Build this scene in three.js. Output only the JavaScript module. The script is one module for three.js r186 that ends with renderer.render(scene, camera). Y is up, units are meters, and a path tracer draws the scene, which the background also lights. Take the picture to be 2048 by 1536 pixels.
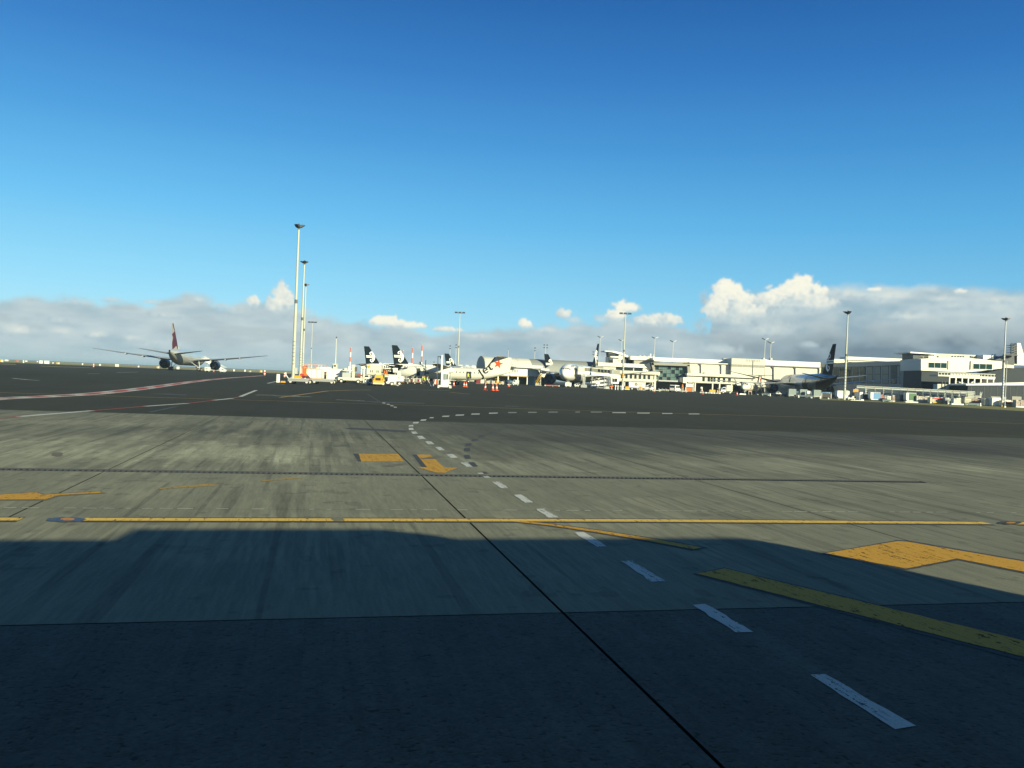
import * as THREE from 'three';
import { mergeGeometries } from 'three/addons/utils/BufferGeometryUtils.js';
import { MarchingCubes } from 'three/addons/objects/MarchingCubes.js';

// ───────── camera, sky, sun, exposure ─────────
const scene = new THREE.Scene();
const F = 1717, EYE = 1.7, ROLL = Math.atan(0.040), PITCH = -Math.atan(9 * Math.cos(ROLL) / F);
const camera = new THREE.PerspectiveCamera(2 * Math.atan(768 / F) * 180 / Math.PI, 4 / 3, 0.05, 40000);
camera.rotation.order = 'YXZ';
camera.position.set(0, EYE, 0);
camera.rotation.set(PITCH, 0, ROLL);
camera.updateMatrixWorld(true);
scene.add(camera);
const renderer = new THREE.WebGLRenderer({ antialias: true });
renderer.setSize(1024, 768);
renderer.toneMapping = THREE.LinearToneMapping;
const EXPOSURE = 1.9;
renderer.toneMappingExposure = EXPOSURE;
renderer.shadowMap.enabled = true;
const SUN_EL = 16.8 * Math.PI / 180, SUN_X = 0.596, SUN_Z = 0.803;
const sunDir = new THREE.Vector3(SUN_X * Math.cos(SUN_EL), Math.sin(SUN_EL), SUN_Z * Math.cos(SUN_EL)).normalize();
const sun = new THREE.DirectionalLight(new THREE.Color().setRGB(1.0, 0.95, 0.62), 4.15);
sun.position.copy(sunDir).multiplyScalar(300); sun.target.position.set(0, 0, -120);
sun.position.add(sun.target.position);
sun.castShadow = true; sun.shadow.mapSize.set(4096, 4096);
Object.assign(sun.shadow.camera, { left: -260, right: 260, top: 160, bottom: -160, near: 1, far: 800 });
scene.add(sun, sun.target);
scene.fog = new THREE.FogExp2(new THREE.Color().setRGB(.55, .75, .95), 0.00014);

// ───────── small tools ─────────
const rnd = (s => () => { s |= 0; s = s + 0x6D2B79F5 | 0; let t = Math.imul(s ^ s >>> 15, 1 | s); t = t + Math.imul(t ^ t >>> 7, 61 | t) ^ t; return ((t ^ t >>> 14) >>> 0) / 4294967296; })(77);
const clamp = THREE.MathUtils.clamp, lerp = THREE.MathUtils.lerp, sst = (a, b, x) => { const t = clamp((x - a) / (b - a), 0, 1); return t * t * (3 - 2 * t); };
function hsh(x, y, s) { let h = Math.imul(x, 374761393) + Math.imul(y, 668265263) + Math.imul(s, 2147483647 ^ 0x5bd1e995) | 0; h = Math.imul(h ^ h >>> 13, 1274126177); return ((h ^ h >>> 16) >>> 0) / 4294967296; }
function vn(x, y, s = 0, per = 0) {
  const xi = Math.floor(x), yi = Math.floor(y), fx = x - xi, fy = y - yi, u = fx * fx * (3 - 2 * fx), v = fy * fy * (3 - 2 * fy);
  const w = per ? (a => ((a % per) + per) % per) : (a => a);
  return lerp(lerp(hsh(w(xi), w(yi), s), hsh(w(xi + 1), w(yi), s), u), lerp(hsh(w(xi), w(yi + 1), s), hsh(w(xi + 1), w(yi + 1), s), u), v);
}
function fbm(x, y, o = 4, s = 0) { let a = 0, n = 0, k = 0.5; for (let i = 0; i < o; i++) { a += k * vn(x, y, s + i); n += k; k *= 0.5; x *= 2.03; y *= 2.03; } return a / n; }
const lin = v => { v /= 255; return v <= 0.04045 ? v / 12.92 : Math.pow((v + 0.055) / 1.055, 2.4); };

// a pixel of the 2048 x 1536 photograph -> a direction, a ground point, a point at a depth
const camQ = camera.quaternion.clone();
function dirOf(px, py) { return new THREE.Vector3((px - 1024) / F, (768 - py) / F, -1).applyQuaternion(camQ); }
function G(px, py, y = 0) { const d = dirOf(px, py), t = (y - EYE) / d.y; return new THREE.Vector3(d.x * t, y, d.z * t); }
const HOR = px => 718 + 0.04 * px;
function col(px, D, y = 0) { const d = dirOf(px, HOR(px) + F * (EYE - y) / D); const t = -D / d.z; return new THREE.Vector3(d.x * t, y, -D); }
function hgt(px, py, D) { const d = dirOf(px, py); return EYE - d.y * D / d.z; }
// the slab grid of the apron is turned 13 degrees against the view
const GA = 13 * Math.PI / 180, GC = Math.cos(GA), GS = Math.sin(GA);
const slabPt = (a, b, y = 0) => new THREE.Vector3(a * GC - b * GS, y, -(a * GS + b * GC));
const toSlab = v => [v.x * GC + (-v.z) * GS, -v.x * GS + (-v.z) * GC];

// ───────── sky: clear blue, paler to the horizon and away from the 90-degree band of the sun, a low bank of cloud ─────────
{
  const W = 4096, H = 2048, data = new Float32Array(W * H * 4);
  const stops = [[-90, 120, 130, 140], [-0.5, 150, 185, 198], [0, 172, 216, 232], [3, 166, 225, 246], [5.3, 146, 216, 247], [10.2, 106, 190, 240], [15, 79, 159, 222], [19.5, 60, 131, 202], [24, 45, 109, 180], [40, 62, 92, 128], [90, 60, 80, 102]]
    .map(a => [a[0], lin(a[1]), lin(a[2]), lin(a[3])]);
  const base = (el, o) => { let i = 1; while (i < stops.length - 1 && el > stops[i][0]) i++; const A = stops[i - 1], B = stops[i], t = clamp((el - A[0]) / (B[0] - A[0]), 0, 1); for (let k = 0; k < 3; k++) o[k] = lerp(A[k + 1], B[k + 1], t); };
  const ae = (px, py) => { const d = dirOf(px, py).normalize(); return [Math.atan2(d.x, -d.z) * 180 / Math.PI, Math.asin(d.y) * 180 / Math.PI]; };
  // outline of the cloud bank as the photograph shows it; beyond the frame it runs on at a like height
  const topPx = [[-40, 600], [0, 597], [60, 592], [130, 597], [200, 606], [250, 600], [300, 606], [370, 594], [410, 598], [450, 610], [490, 606], [530, 600], [575, 606], [610, 622], [650, 634], [700, 645], [760, 652], [860, 662], [950, 668], [1050, 660], [1110, 648], [1180, 650], [1230, 640], [1300, 645], [1365, 652], [1395, 668], [1418, 668], [1428, 630], [1440, 596], [1480, 592], [1540, 590], [1600, 576], [1680, 576], [1750, 574], [1850, 578], [1950, 579], [2048, 582], [2100, 586]].map(q => ae(...q));
  const topAt = az => {
    const out = 5.4 + 2.2 * (fbm(az * 0.06 + 40, 3.3, 3, 5) - 0.5);
    if (az < topPx[0][0]) return lerp(topPx[0][1], out, sst(0, 10, topPx[0][0] - az));
    const L = topPx[topPx.length - 1]; if (az > L[0]) return lerp(L[1], out, sst(0, 10, az - L[0]));
    for (let i = 1; i < topPx.length; i++) if (az <= topPx[i][0]) { const A = topPx[i - 1], B = topPx[i]; return lerp(A[1], B[1], sst(0, 1, (az - A[0]) / (B[0] - A[0]))); }
    return out;
  };
  // cumulus heads: px, py, half width, half height, brightness
  const puffs = [[565, 600, 26, 33, .80], [548, 612, 20, 22, .74], [507, 604, 17, 15, .78], [222, 600, 30, 8, .62], [396, 600, 15, 8, .70], [470, 620, 40, 14, .55],
    [775, 643, 42, 14, 1], [812, 650, 40, 9, .96], [752, 641, 17, 12, 1], [893, 659, 36, 6, .82],
    [1052, 648, 17, 12, .97], [1128, 628, 18, 12, .74], [1148, 640, 24, 17, .70], [1250, 615, 30, 14, 1], [1233, 630, 28, 15, .9], [1312, 642, 50, 15, .80],
    [1456, 580, 32, 23, 1], [1480, 596, 30, 24, .97], [1440, 606, 26, 26, .85], [1600, 572, 44, 21, 1], [1572, 592, 62, 20, .93], [1640, 582, 20, 12, 1],
    [1430, 622, 34, 26, .80], [1500, 618, 44, 24, .82], [1545, 600, 40, 20, .84], [1620, 606, 60, 20, .74], [1690, 592, 40, 14, .72], [1780, 592, 60, 13, .66], [1880, 598, 60, 12, .62], [1990, 600, 60, 11, .60], [1530, 660, 80, 26, .62], [600, 626, 40, 16, .64], [440, 612, 30, 10, .62], [150, 604, 50, 9, .58], [1340, 640, 30, 14, .78], [1200, 640, 20, 14, .7], [1090, 660, 40, 9, .64], [950, 672, 60, 8, .6], [120, 640, 60, 12, .56], [330, 630, 60, 10, .56], [1748, 579, 16, 5, .95], [1920, 583, 14, 4.5, .9], [1815, 634, 60, 12, .66], [1904, 612, 44, 9, .60], [1470, 640, 40, 30, .66], [1700, 590, 60, 12, .62], [40, 662, 40, 14, .62], [190, 668, 40, 10, .58], [300, 690, 90, 14, .56], [1440, 700, 60, 14, .6], [1620, 690, 30, 9, .5], [30, 660, 44, 13, .71], [120, 662, 34, 11, .70], [190, 670, 30, 9, .70], [262, 676, 30, 8, .68], [300, 604, 34, 7, .66], [1408, 600, 12, 24, .30], [1398, 655, 24, 20, .34]]
    .map(p => { const c = ae(p[0], p[1]); const e = ae(p[0] + p[2], p[1]); return { a: c[0], e: c[1], rx: e[0] - c[0], ry: p[3] / 30, b: p[4] }; });
  const o = [0, 0, 0];
  const cw = [lin(252), lin(250), lin(232)], cg = [lin(202), lin(217), lin(219)], cd = [lin(156), lin(184), lin(197)], cs = [lin(92), lin(118), lin(136)];
  for (let y = 0; y < H; y++) {
    const el = (y + 0.5) / H * 180 - 90, se = Math.sin(el * Math.PI / 180), ce = Math.cos(el * Math.PI / 180);
    for (let x = 0; x < W; x++) {
      const th = ((x + 0.5) / W - 0.5) * 2 * Math.PI, dx = Math.cos(th) * ce, dz = Math.sin(th) * ce;
      base(el, o);
      const cg2 = dx * sunDir.x + se * sunDir.y + dz * sunDir.z, k = 1 + 0.34 * (cg2 * cg2 - 0.6);
      let r = o[0] * (el > 0 ? k + (k - 1) * 0.5 : 1), g = o[1] * (el > 0 ? k : 1), b = o[2] * (el > 0 ? lerp(1, k, 0.7) : 1);
      if (el > -1.5 && el < 10.5) {
        let az = Math.atan2(dx, -dz) * 180 / Math.PI;
        const dn = 1.1 * (fbm(az * 0.9, el * 1.1, 5, 11) - 0.5), T = topAt(az);
        let m = sst(-0.28, 0.34, T + dn * 0.9 - el);
        const right = sst(8, 24, az);
        // the bank: soft stretched greys, darker under the tops on the right
        const n1 = fbm(az * 0.22, el * 0.95 + 7, 5, 21), n2 = fbm(az * 0.55 + 9, el * 1.5, 5, 31);
        const n3 = fbm(az * 0.7 + 3, el * 1.3 + n1, 5, 51); let t = clamp((n1 - 0.5) * 1.6 + 0.62 + (n2 - 0.5) * 0.9 + (n3 - 0.5) * (0.4 + 1.3 * right), 0, 1);
        const c = [0, 0, 0];
        for (let q = 0; q < 3; q++) {
          let v = lerp(cd[q], cg[q], t);
          const dark = right * sst(5.4, 1.9, el) * (0.92 + 1.3 * (n3 - 0.5)) + (1 - right) * 0.22 * sst(0.52, 0.66, n1) * sst(.6, 2, el);
          v = lerp(v, cs[q], clamp(dark, 0, 0.85));
          v = lerp(v, lin([190, 211, 214][q]), (1 - right) * 0.6 * sst(1.8, 0.1, el));
          c[q] = v;
        }
        if (Math.abs(az) < 48) for (const p of puffs) {
          const ux = (az - p.a) / p.rx, uy = (el - p.e) / p.ry;
          if (Math.abs(ux) > 1.9 || Math.abs(uy) > 2.2) continue;
          const w1 = fbm(az * 3.2 + p.a, el * 3.2, 5, 41) - 0.5, w2 = fbm(az * 7 + 3, el * 7 + p.a, 3, 47) - 0.5;
          const d = Math.sqrt(ux * ux + uy * uy) + w1 * 1.05 + w2 * 0.3;
          const pm = sst(1.02, p.b > 0.72 ? 0.72 : 0.1, d) * (p.b > 0.72 ? 1 : 0.8) * sst(-1.5, -0.2, uy);
          if (pm <= 0) continue;
          const sh = clamp(p.b + 0.16 * uy + 0.10 * ux + (w1 * 0.55 + w2 * 0.3) - (uy < -0.3 ? 0.12 : 0), 0.2, 1);
          for (let q = 0; q < 3; q++) c[q] = lerp(c[q], sh > 0.6 ? lerp(cg[q], cw[q], (sh - 0.6) / 0.4) : lerp(cd[q], cg[q], (sh - 0.2) / 0.4), pm);
          m = Math.max(m, pm);
        }
        m *= sst(-1.5, -0.4, el);
        r = lerp(r, c[0], m); g = lerp(g, c[1], m); b = lerp(b, c[2], m);
      }
      const i = (y * W + x) * 4; data[i] = r / EXPOSURE; data[i + 1] = g / EXPOSURE; data[i + 2] = b / EXPOSURE; data[i + 3] = 1;
    }
  }
  const t = new THREE.DataTexture(data, W, H, THREE.RGBAFormat, THREE.FloatType);
  t.mapping = THREE.EquirectangularReflectionMapping; t.magFilter = t.minFilter = THREE.LinearFilter; t.colorSpace = THREE.LinearSRGBColorSpace; t.needsUpdate = true;
  scene.background = t; scene.environment = t;
}

// ───────── naming, materials, geometry helpers ─────────
const taken = new Map();
function numbered(n) { const k = taken.get(n) ?? 0; taken.set(n, k + 1); return k ? `${n}_${String(k).padStart(3, '0')}` : n; }
function thing(name, label, category, pos = new THREE.Vector3(), yaw = 0, group) {
  const o = new THREE.Group(); o.name = numbered(name); o.position.copy(pos); o.rotation.y = yaw;
  o.userData = { label, category }; if (group) o.userData.group = group; scene.add(o); return o;
}
function shadowed(m) { m.castShadow = true; m.receiveShadow = true; return m; }
function part(parent, name, geo, m, label) {
  if (Array.isArray(geo)) geo = mg(geo);
  const o = shadowed(new THREE.Mesh(geo, m)); o.name = name; if (label) o.userData.label = label; parent.add(o); return o;
}
function struct(name, geo, m, label) {
  if (Array.isArray(geo)) geo = mg(geo);
  const o = shadowed(new THREE.Mesh(geo, m)); o.name = numbered(name); o.userData = { kind: 'structure' }; if (label) o.userData.label = label; scene.add(o); return o;
}
function structGroup(name, label) { const o = new THREE.Group(); o.name = numbered(name); o.userData = { kind: 'structure' }; if (label) o.userData.label = label; scene.add(o); return o; }
function copyOf(root, label, pos, yaw, group) {
  const c = root.clone(); c.name = numbered(root.name.replace(/_\d{3}$/, '')); c.userData = { ...root.userData, label }; if (group) c.userData.group = group;
  c.position.copy(pos); if (yaw !== undefined) c.rotation.y = yaw; scene.add(c); return c;
}
function mg(list) {
  const l = list.map(g => { const n = g.index ? g.toNonIndexed() : g; for (const k of Object.keys(n.attributes)) if (!['position', 'normal', 'uv'].includes(k)) n.deleteAttribute(k); if (!n.attributes.uv) n.setAttribute('uv', new THREE.BufferAttribute(new Float32Array(n.attributes.position.count * 2), 2)); if (!n.attributes.normal) n.computeVertexNormals(); return n; });
  return l.length === 1 ? l[0] : mergeGeometries(l, false);
}
const bx = (x0, x1, y0, y1, z0, z1) => new THREE.BoxGeometry(Math.abs(x1 - x0), Math.abs(y1 - y0), Math.abs(z1 - z0)).translate((x0 + x1) / 2, (y0 + y1) / 2, (z0 + z1) / 2);
const V = (x, y, z) => new THREE.Vector3(x, y, z);
function rod(a, b, r0, r1 = r0, seg = 8) {
  const d = b.clone().sub(a), g = new THREE.CylinderGeometry(r1, r0, d.length(), seg);
  g.applyQuaternion(new THREE.Quaternion().setFromUnitVectors(V(0, 1, 0), d.clone().normalize())); return g.translate((a.x + b.x) / 2, (a.y + b.y) / 2, (a.z + b.z) / 2);
}
function beam(a, b, w, h = w) { const d = b.clone().sub(a), g = new THREE.BoxGeometry(d.length(), h, w); const m = new THREE.Matrix4(), x = d.normalize(), up = Math.abs(x.y) > 0.95 ? V(0, 0, 1) : V(0, 1, 0), z = x.clone().cross(up).normalize(), y = z.clone().cross(x); m.makeBasis(x, y, z); g.applyMatrix4(m); return g.translate((a.x + b.x) / 2, (a.y + b.y) / 2, (a.z + b.z) / 2); }
function prism(pts, z0, z1, bevel = 0) { // polygon in x,y drawn out along z
  const s = new THREE.Shape(pts.map(p => new THREE.Vector2(p[0], p[1]))); const g = new THREE.ExtrudeGeometry(s, { depth: Math.abs(z1 - z0) - 2 * bevel, bevelEnabled: bevel > 0, bevelSize: bevel, bevelThickness: bevel, bevelOffset: -bevel, bevelSegments: 1 });
  return g.translate(0, 0, Math.min(z0, z1) + bevel);
}
const turnY = (g, a) => g.rotateY(a);
const mats = new Map();
function M(r, g, b, rough = 0.6, metal = 0) {
  const k = [r, g, b, rough, metal].join(); if (!mats.has(k)) { const m = new THREE.MeshStandardMaterial({ roughness: rough, metalness: metal }); m.color.setRGB(r, g, b); mats.set(k, m); } return mats.get(k);
}
const C = {
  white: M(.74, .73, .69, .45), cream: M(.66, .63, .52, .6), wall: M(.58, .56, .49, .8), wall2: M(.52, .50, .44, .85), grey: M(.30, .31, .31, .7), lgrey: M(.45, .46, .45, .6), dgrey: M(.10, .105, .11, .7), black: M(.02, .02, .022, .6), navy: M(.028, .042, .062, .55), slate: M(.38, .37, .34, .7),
  steel: M(.42, .43, .43, .42, .8), galv: M(.44, .45, .44, .55, .35), orange: M(.62, .15, .035, .5), yellow: M(.62, .40, .03, .5), red: M(.45, .035, .03, .5), maroon: M(.20, .02, .035, .5), tyre: M(.018, .018, .019, .9), rim: M(.62, .62, .58, .45), glass: M(.018, .028, .034, .06), teal: M(.10, .15, .155, .6), blue: M(.05, .16, .36, .5), green: M(.06, .20, .12, .6), amber: M(.70, .36, .03, .5), hivis: M(.55, .72, .04, .7), cone: M(.75, .10, .03, .6), pale: M(.62, .60, .50, .7),
};
function wheel(parent, x, z, r, w = r * 0.5, y = r) {
  const t = part(parent, 'wheel', new THREE.CylinderGeometry(r, r, w, 18).rotateX(Math.PI / 2).translate(x, y, z), C.tyre);
  part(t, 'rim', new THREE.CylinderGeometry(r * 0.56, r * 0.56, w + 0.02, 14).rotateX(Math.PI / 2).translate(x, y, z), C.rim); return t;
}
const canvas = (w, h, draw, opt = {}) => { const c = document.createElement('canvas'); c.width = w; c.height = h; draw(c.getContext('2d'), w, h); const t = new THREE.CanvasTexture(c); t.colorSpace = THREE.SRGBColorSpace; t.anisotropy = 8; Object.assign(t, opt); return t; };
const mapped = (t, rough = 0.5, metal = 0) => new THREE.MeshStandardMaterial({ map: t, roughness: rough, metalness: metal });

// ───────── ground ─────────
function grain(n, per, f, seedMean) { // a tile of fine surface colour, kept near 1 so that it only varies a base colour
  const d = new Uint8Array(n * n * 4);
  for (let y = 0; y < n; y++) for (let x = 0; x < n; x++) { const v = f(x / n, y / n, x, y), i = (y * n + x) * 4; for (let k = 0; k < 3; k++) d[i + k] = clamp(255 * Math.pow(v[k] ?? v[0], 1 / 2.2), 0, 255); d[i + 3] = 255; }
  const t = new THREE.DataTexture(d, n, n, THREE.RGBAFormat); t.colorSpace = THREE.SRGBColorSpace; t.wrapS = t.wrapT = THREE.RepeatWrapping; t.magFilter = THREE.LinearFilter; t.minFilter = THREE.LinearMipmapLinearFilter; t.generateMipmaps = true; t.anisotropy = 16; t.needsUpdate = true; return t;
}
const concTex = grain(1024, 0, (u, v, x, y) => { // brushed concrete, 4 m a tile, brush marks along v
  const br = vn(u * 256, v * 8, 3, 256) * 0.55 + vn(u * 128, v * 4, 4, 128) * 0.45, sp = vn(u * 512, v * 512, 5, 512), md = vn(u * 24, v * 24, 6, 24), pit = hsh(x >> 1, y >> 1, 8) > 0.988 ? 0.6 : 1;
  const k = (0.80 + 0.46 * (br - 0.5) + 0.34 * (sp - 0.5) + 0.14 * (md - 0.5)) * pit; return [k, k, k * 0.99];
});
const slabTex = (() => { // 20 m tile for the sunlit slabs: brush marks, tyre scuffs and pale scrubbed combs, 1 cm a pixel
  const n = 2048, d = new Uint8Array(n * n * 4);
  for (let y = 0; y < n; y++) { const v = y / n; for (let x = 0; x < n; x++) {
    const u = x / n, fine = vn(u * 1000, v * 90, 101, 1000), f2 = vn(u * 420, v * 24, 102, 420), md = vn(u * 150, v * 10, 103, 150), sp = hsh(x, y, 104), blot = vn(u * 26, v * 22, 105, 26) * .6 + vn(u * 60, v * 60, 106, 60) * .4;
    let k = .74 + .18 * (fine - .5) + .12 * (f2 - .5) + .07 * (md - .5) + .15 * (sp - .5) + .16 * (blot - .5);
    k += .13 * sst(.56, .66, vn(u * 9, v * 14, 107, 9) * .65 + blot * .35) * sst(.42, .56, f2 * .6 + md * .4);
    k -= .20 * sst(.70, .80, vn(u * 190, v * 5, 108, 190)) * sst(.45, .6, vn(u * 12, v * 3, 109, 12)); k -= .16 * sst(.74, .80, vn(u * 75, v * 70, 110, 75) * .7 + vn(u * 200, v * 180, 111, 200) * .3);
    const i = (y * n + x) * 4, w = 255 * Math.pow(clamp(k, 0, 1), 1 / 2.2); d[i] = d[i + 1] = w; d[i + 2] = w * .995; d[i + 3] = 255; } }
  const t = new THREE.DataTexture(d, n, n, THREE.RGBAFormat); t.colorSpace = THREE.SRGBColorSpace; t.wrapS = t.wrapT = THREE.RepeatWrapping; t.magFilter = THREE.LinearFilter; t.minFilter = THREE.LinearMipmapLinearFilter; t.generateMipmaps = true; t.anisotropy = 16; t.needsUpdate = true; return t;
})();
const roughConcTex = grain(2048, 0, (u, v, x, y) => { // older slab, stony, 8 m a tile
  const sp = vn(u * 640 + 9 * vn(u * 37, v * 41, 14, 0), v * 610, 15), s2 = vn(u * 260, v * 240, 16, 0), br = vn(u * 330, v * 9, 13, 0) * .5 + vn(u * 90, v * 5, 12, 0) * .5, lo = vn(u * 34, v * 30, 11, 0), pt = vn(u * 300, v * 420, 18, 0), lt = hsh(x, y, 19) > 0.996 ? 1.5 : 1;
  const k = (0.72 + 0.30 * (sp - 0.5) + 0.22 * (s2 - 0.5) + 0.26 * (br - 0.5) + .18 * (lo - .5) - .34 * sst(.80, .88, pt)) * lt; return [k, k, k];
});
const asphTex = grain(1024, 0, (u, v, x, y) => {
  const sp = vn(u * 420, v * 420, 25, 420), s2 = vn(u * 130, v * 130, 26, 130), md = vn(u * 14, v * 14, 27, 14), lt = hsh(x >> 1, y >> 1, 28) > 0.985 ? 1.35 : 1;
  const k = (0.76 + 0.45 * (sp - 0.5) + 0.25 * (s2 - 0.5) + 0.16 * (md - 0.5)) * lt; return [k, k, k];
});
const grassTex = grain(512, 0, (u, v) => { const a = vn(u * 200, v * 200, 35, 200), b = vn(u * 40, v * 40, 36, 40), c = vn(u * 8, v * 8, 37, 8); const k = 0.55 + 0.5 * (a - 0.3) + 0.35 * (b - 0.5); return [k * (0.9 + 0.35 * c), k, k * 0.8]; });
const paintTex = grain(1024, 0, (u, v) => { // worn paint: scuffs along v
  const s = vn(u * 120, v * 5, 45, 120) * 0.5 + vn(u * 300, v * 60, 46, 300) * 0.5, sp = vn(u * 420, v * 420, 47, 420); const wear = sst(0.66, 0.86, s * 0.8 + sp * 0.22); const k = 0.86 + 0.22 * (sp - 0.5) - wear * 0.48; return [k, k, k * (1 + wear * 0.2)];
});
const concM = new THREE.MeshStandardMaterial({ map: slabTex, bumpMap: slabTex, bumpScale: 0.004, roughness: 0.93, vertexColors: true, color: new THREE.Color().setRGB(.248, .246, .168) });
const concOldM = new THREE.MeshStandardMaterial({ map: roughConcTex, bumpMap: roughConcTex, bumpScale: 0.006, roughness: 0.95, vertexColors: true, color: new THREE.Color().setRGB(.104, .102, .080) });
const asphM = new THREE.MeshPhysicalMaterial({ specularIntensity: .45, map: asphTex, bumpMap: asphTex, bumpScale: 0.004, roughness: 0.95, vertexColors: true, color: new THREE.Color().setRGB(.045, .0475, .032) });
for (const m of [concM, concOldM, asphM]) m.userData = {};
const grassM = new THREE.MeshStandardMaterial({ map: grassTex, roughness: 1, color: new THREE.Color().setRGB(.27, .27, .07) });
const dryGrassM = new THREE.MeshStandardMaterial({ map: grassTex, roughness: 1, color: new THREE.Color().setRGB(.46, .44, .21) });

// the wide ground far below the paving, out to the horizon
struct('ground', new THREE.PlaneGeometry(60000, 60000).rotateX(-Math.PI / 2).translate(0, -0.045, 0), M(.03, .032, .028, 1));

// stains and rubber of the slabs: streaks along the brush, pale scrubbed patches, spills (matter that stays put)
const spots = [[60, 905, 2.6, 0.9, .42], [230, 880, 1.6, .5, .25], [420, 900, 1.5, .8, .40], [530, 905, 1.2, .7, .36], [590, 900, .9, .7, .28], [760, 790, 1, 1, 0], [200, 846, 2.4, .35, .35], [1500, 925, 2.2, .6, .42], [1650, 905, 2.6, .5, .36], [1800, 920, 2.4, .7, .34], [1560, 880, 2.6, .8, -.35], [1730, 870, 3, 1, -.38], [1980, 900, 3.6, 1.6, -.42], [1400, 865, 2.5, .6, -.22], [1300, 905, 2.0, .7, -.2], [470, 860, 3, .8, -.22], [150, 860, 2.2, .8, -.18], [320, 930, 1.6, .4, -.2], [980, 900, 1.4, .9, -.14], [700, 880, 1.2, .4, .18], [1150, 880, 2, .5, -.16], [640, 990, .8, .6, .12], [260, 975, 1.0, .3, .2], [1440, 1005, 1.6, .5, -.12], [1700, 1000, 2, .6, -.12]]
  .map(s => { const [a, b] = toSlab(G(s[0], s[1])); return [a, b, s[2], s[3] * 3.2, s[4]]; });
function stain(a, b) {
  const nr = lerp(.25, 1, sst(12, 17, b)); let k = 1 + nr * 0.22 * (fbm(a * 2.6, b * 0.10, 4, 61) - 0.5) + 0.26 * (fbm(a * 0.35, b * 0.22, 4, 62) - 0.5) + nr * 0.30 * (fbm(a * 8, b * 0.22, 2, 63) - 0.5);
  k -= 0.16 * sst(0.56, 0.66, fbm(a * 5.2 + 4, b * 0.12, 3, 64)) * sst(12, 17, b);
  k += 0.34 * sst(0.56, 0.62, fbm(a * 3.1, b * 0.3 + 9, 4, 65)) * sst(13, 18, b) * (1 - sst(27, 30, b));
  for (const s of spots) { const da = (a - s[0]) / s[2], db = (b - s[1]) / s[3]; if (Math.abs(da) > 1.7 || Math.abs(db) > 1.7) continue; const d = Math.sqrt(da * da + db * db) + 1.1 * (fbm(a * 3.4, b * 0.35, 4, 66) - 0.5) + 1.2 * (fbm(a * 8, b * .18, 2, 67) - .5); k += s[4] * sst(1.0, 0.75, d); }
  k *= 1 - .13 * sst(0, 8, a);
  k *= 1 - (0.24 + 0.44 * sst(-1, 7, a)) * sst(15, 25, b + 3 * (fbm(a * .4, b * .2, 3, 69) - .5)); // tyre rubber and dirt on the outer slabs
  return k;
}
function sheet(as, bs, y, uvScale, shade, turn) { // a grid in slab coordinates
  const na = as.length, nb = bs.length, pos = [], uv = [], cl = [], idx = [], nor = [];
  for (let j = 0; j < nb; j++) for (let i = 0; i < na; i++) { const p = slabPt(as[i], bs[j], y); pos.push(p.x, p.y, p.z); nor.push(0, 1, 0); uv.push(as[i] / uvScale, bs[j] / uvScale); const c = shade(as[i], bs[j]); if (c.length) cl.push(...c); else cl.push(c, c, c); }
  for (let j = 0; j < nb - 1; j++) for (let i = 0; i < na - 1; i++) { const k = j * na + i; idx.push(k, k + 1, k + na, k + 1, k + na + 1, k + na); }
  const g = new THREE.BufferGeometry(); g.setAttribute('position', new THREE.Float32BufferAttribute(pos, 3)); g.setAttribute('normal', new THREE.Float32BufferAttribute(nor, 3)); g.setAttribute('uv', new THREE.Float32BufferAttribute(uv, 2)); g.setAttribute('color', new THREE.Float32BufferAttribute(cl, 3)); g.setIndex(idx); return g;
}
const span = (a, b, n) => Array.from({ length: n + 1 }, (_, i) => a + (b - a) * i / n);
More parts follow.
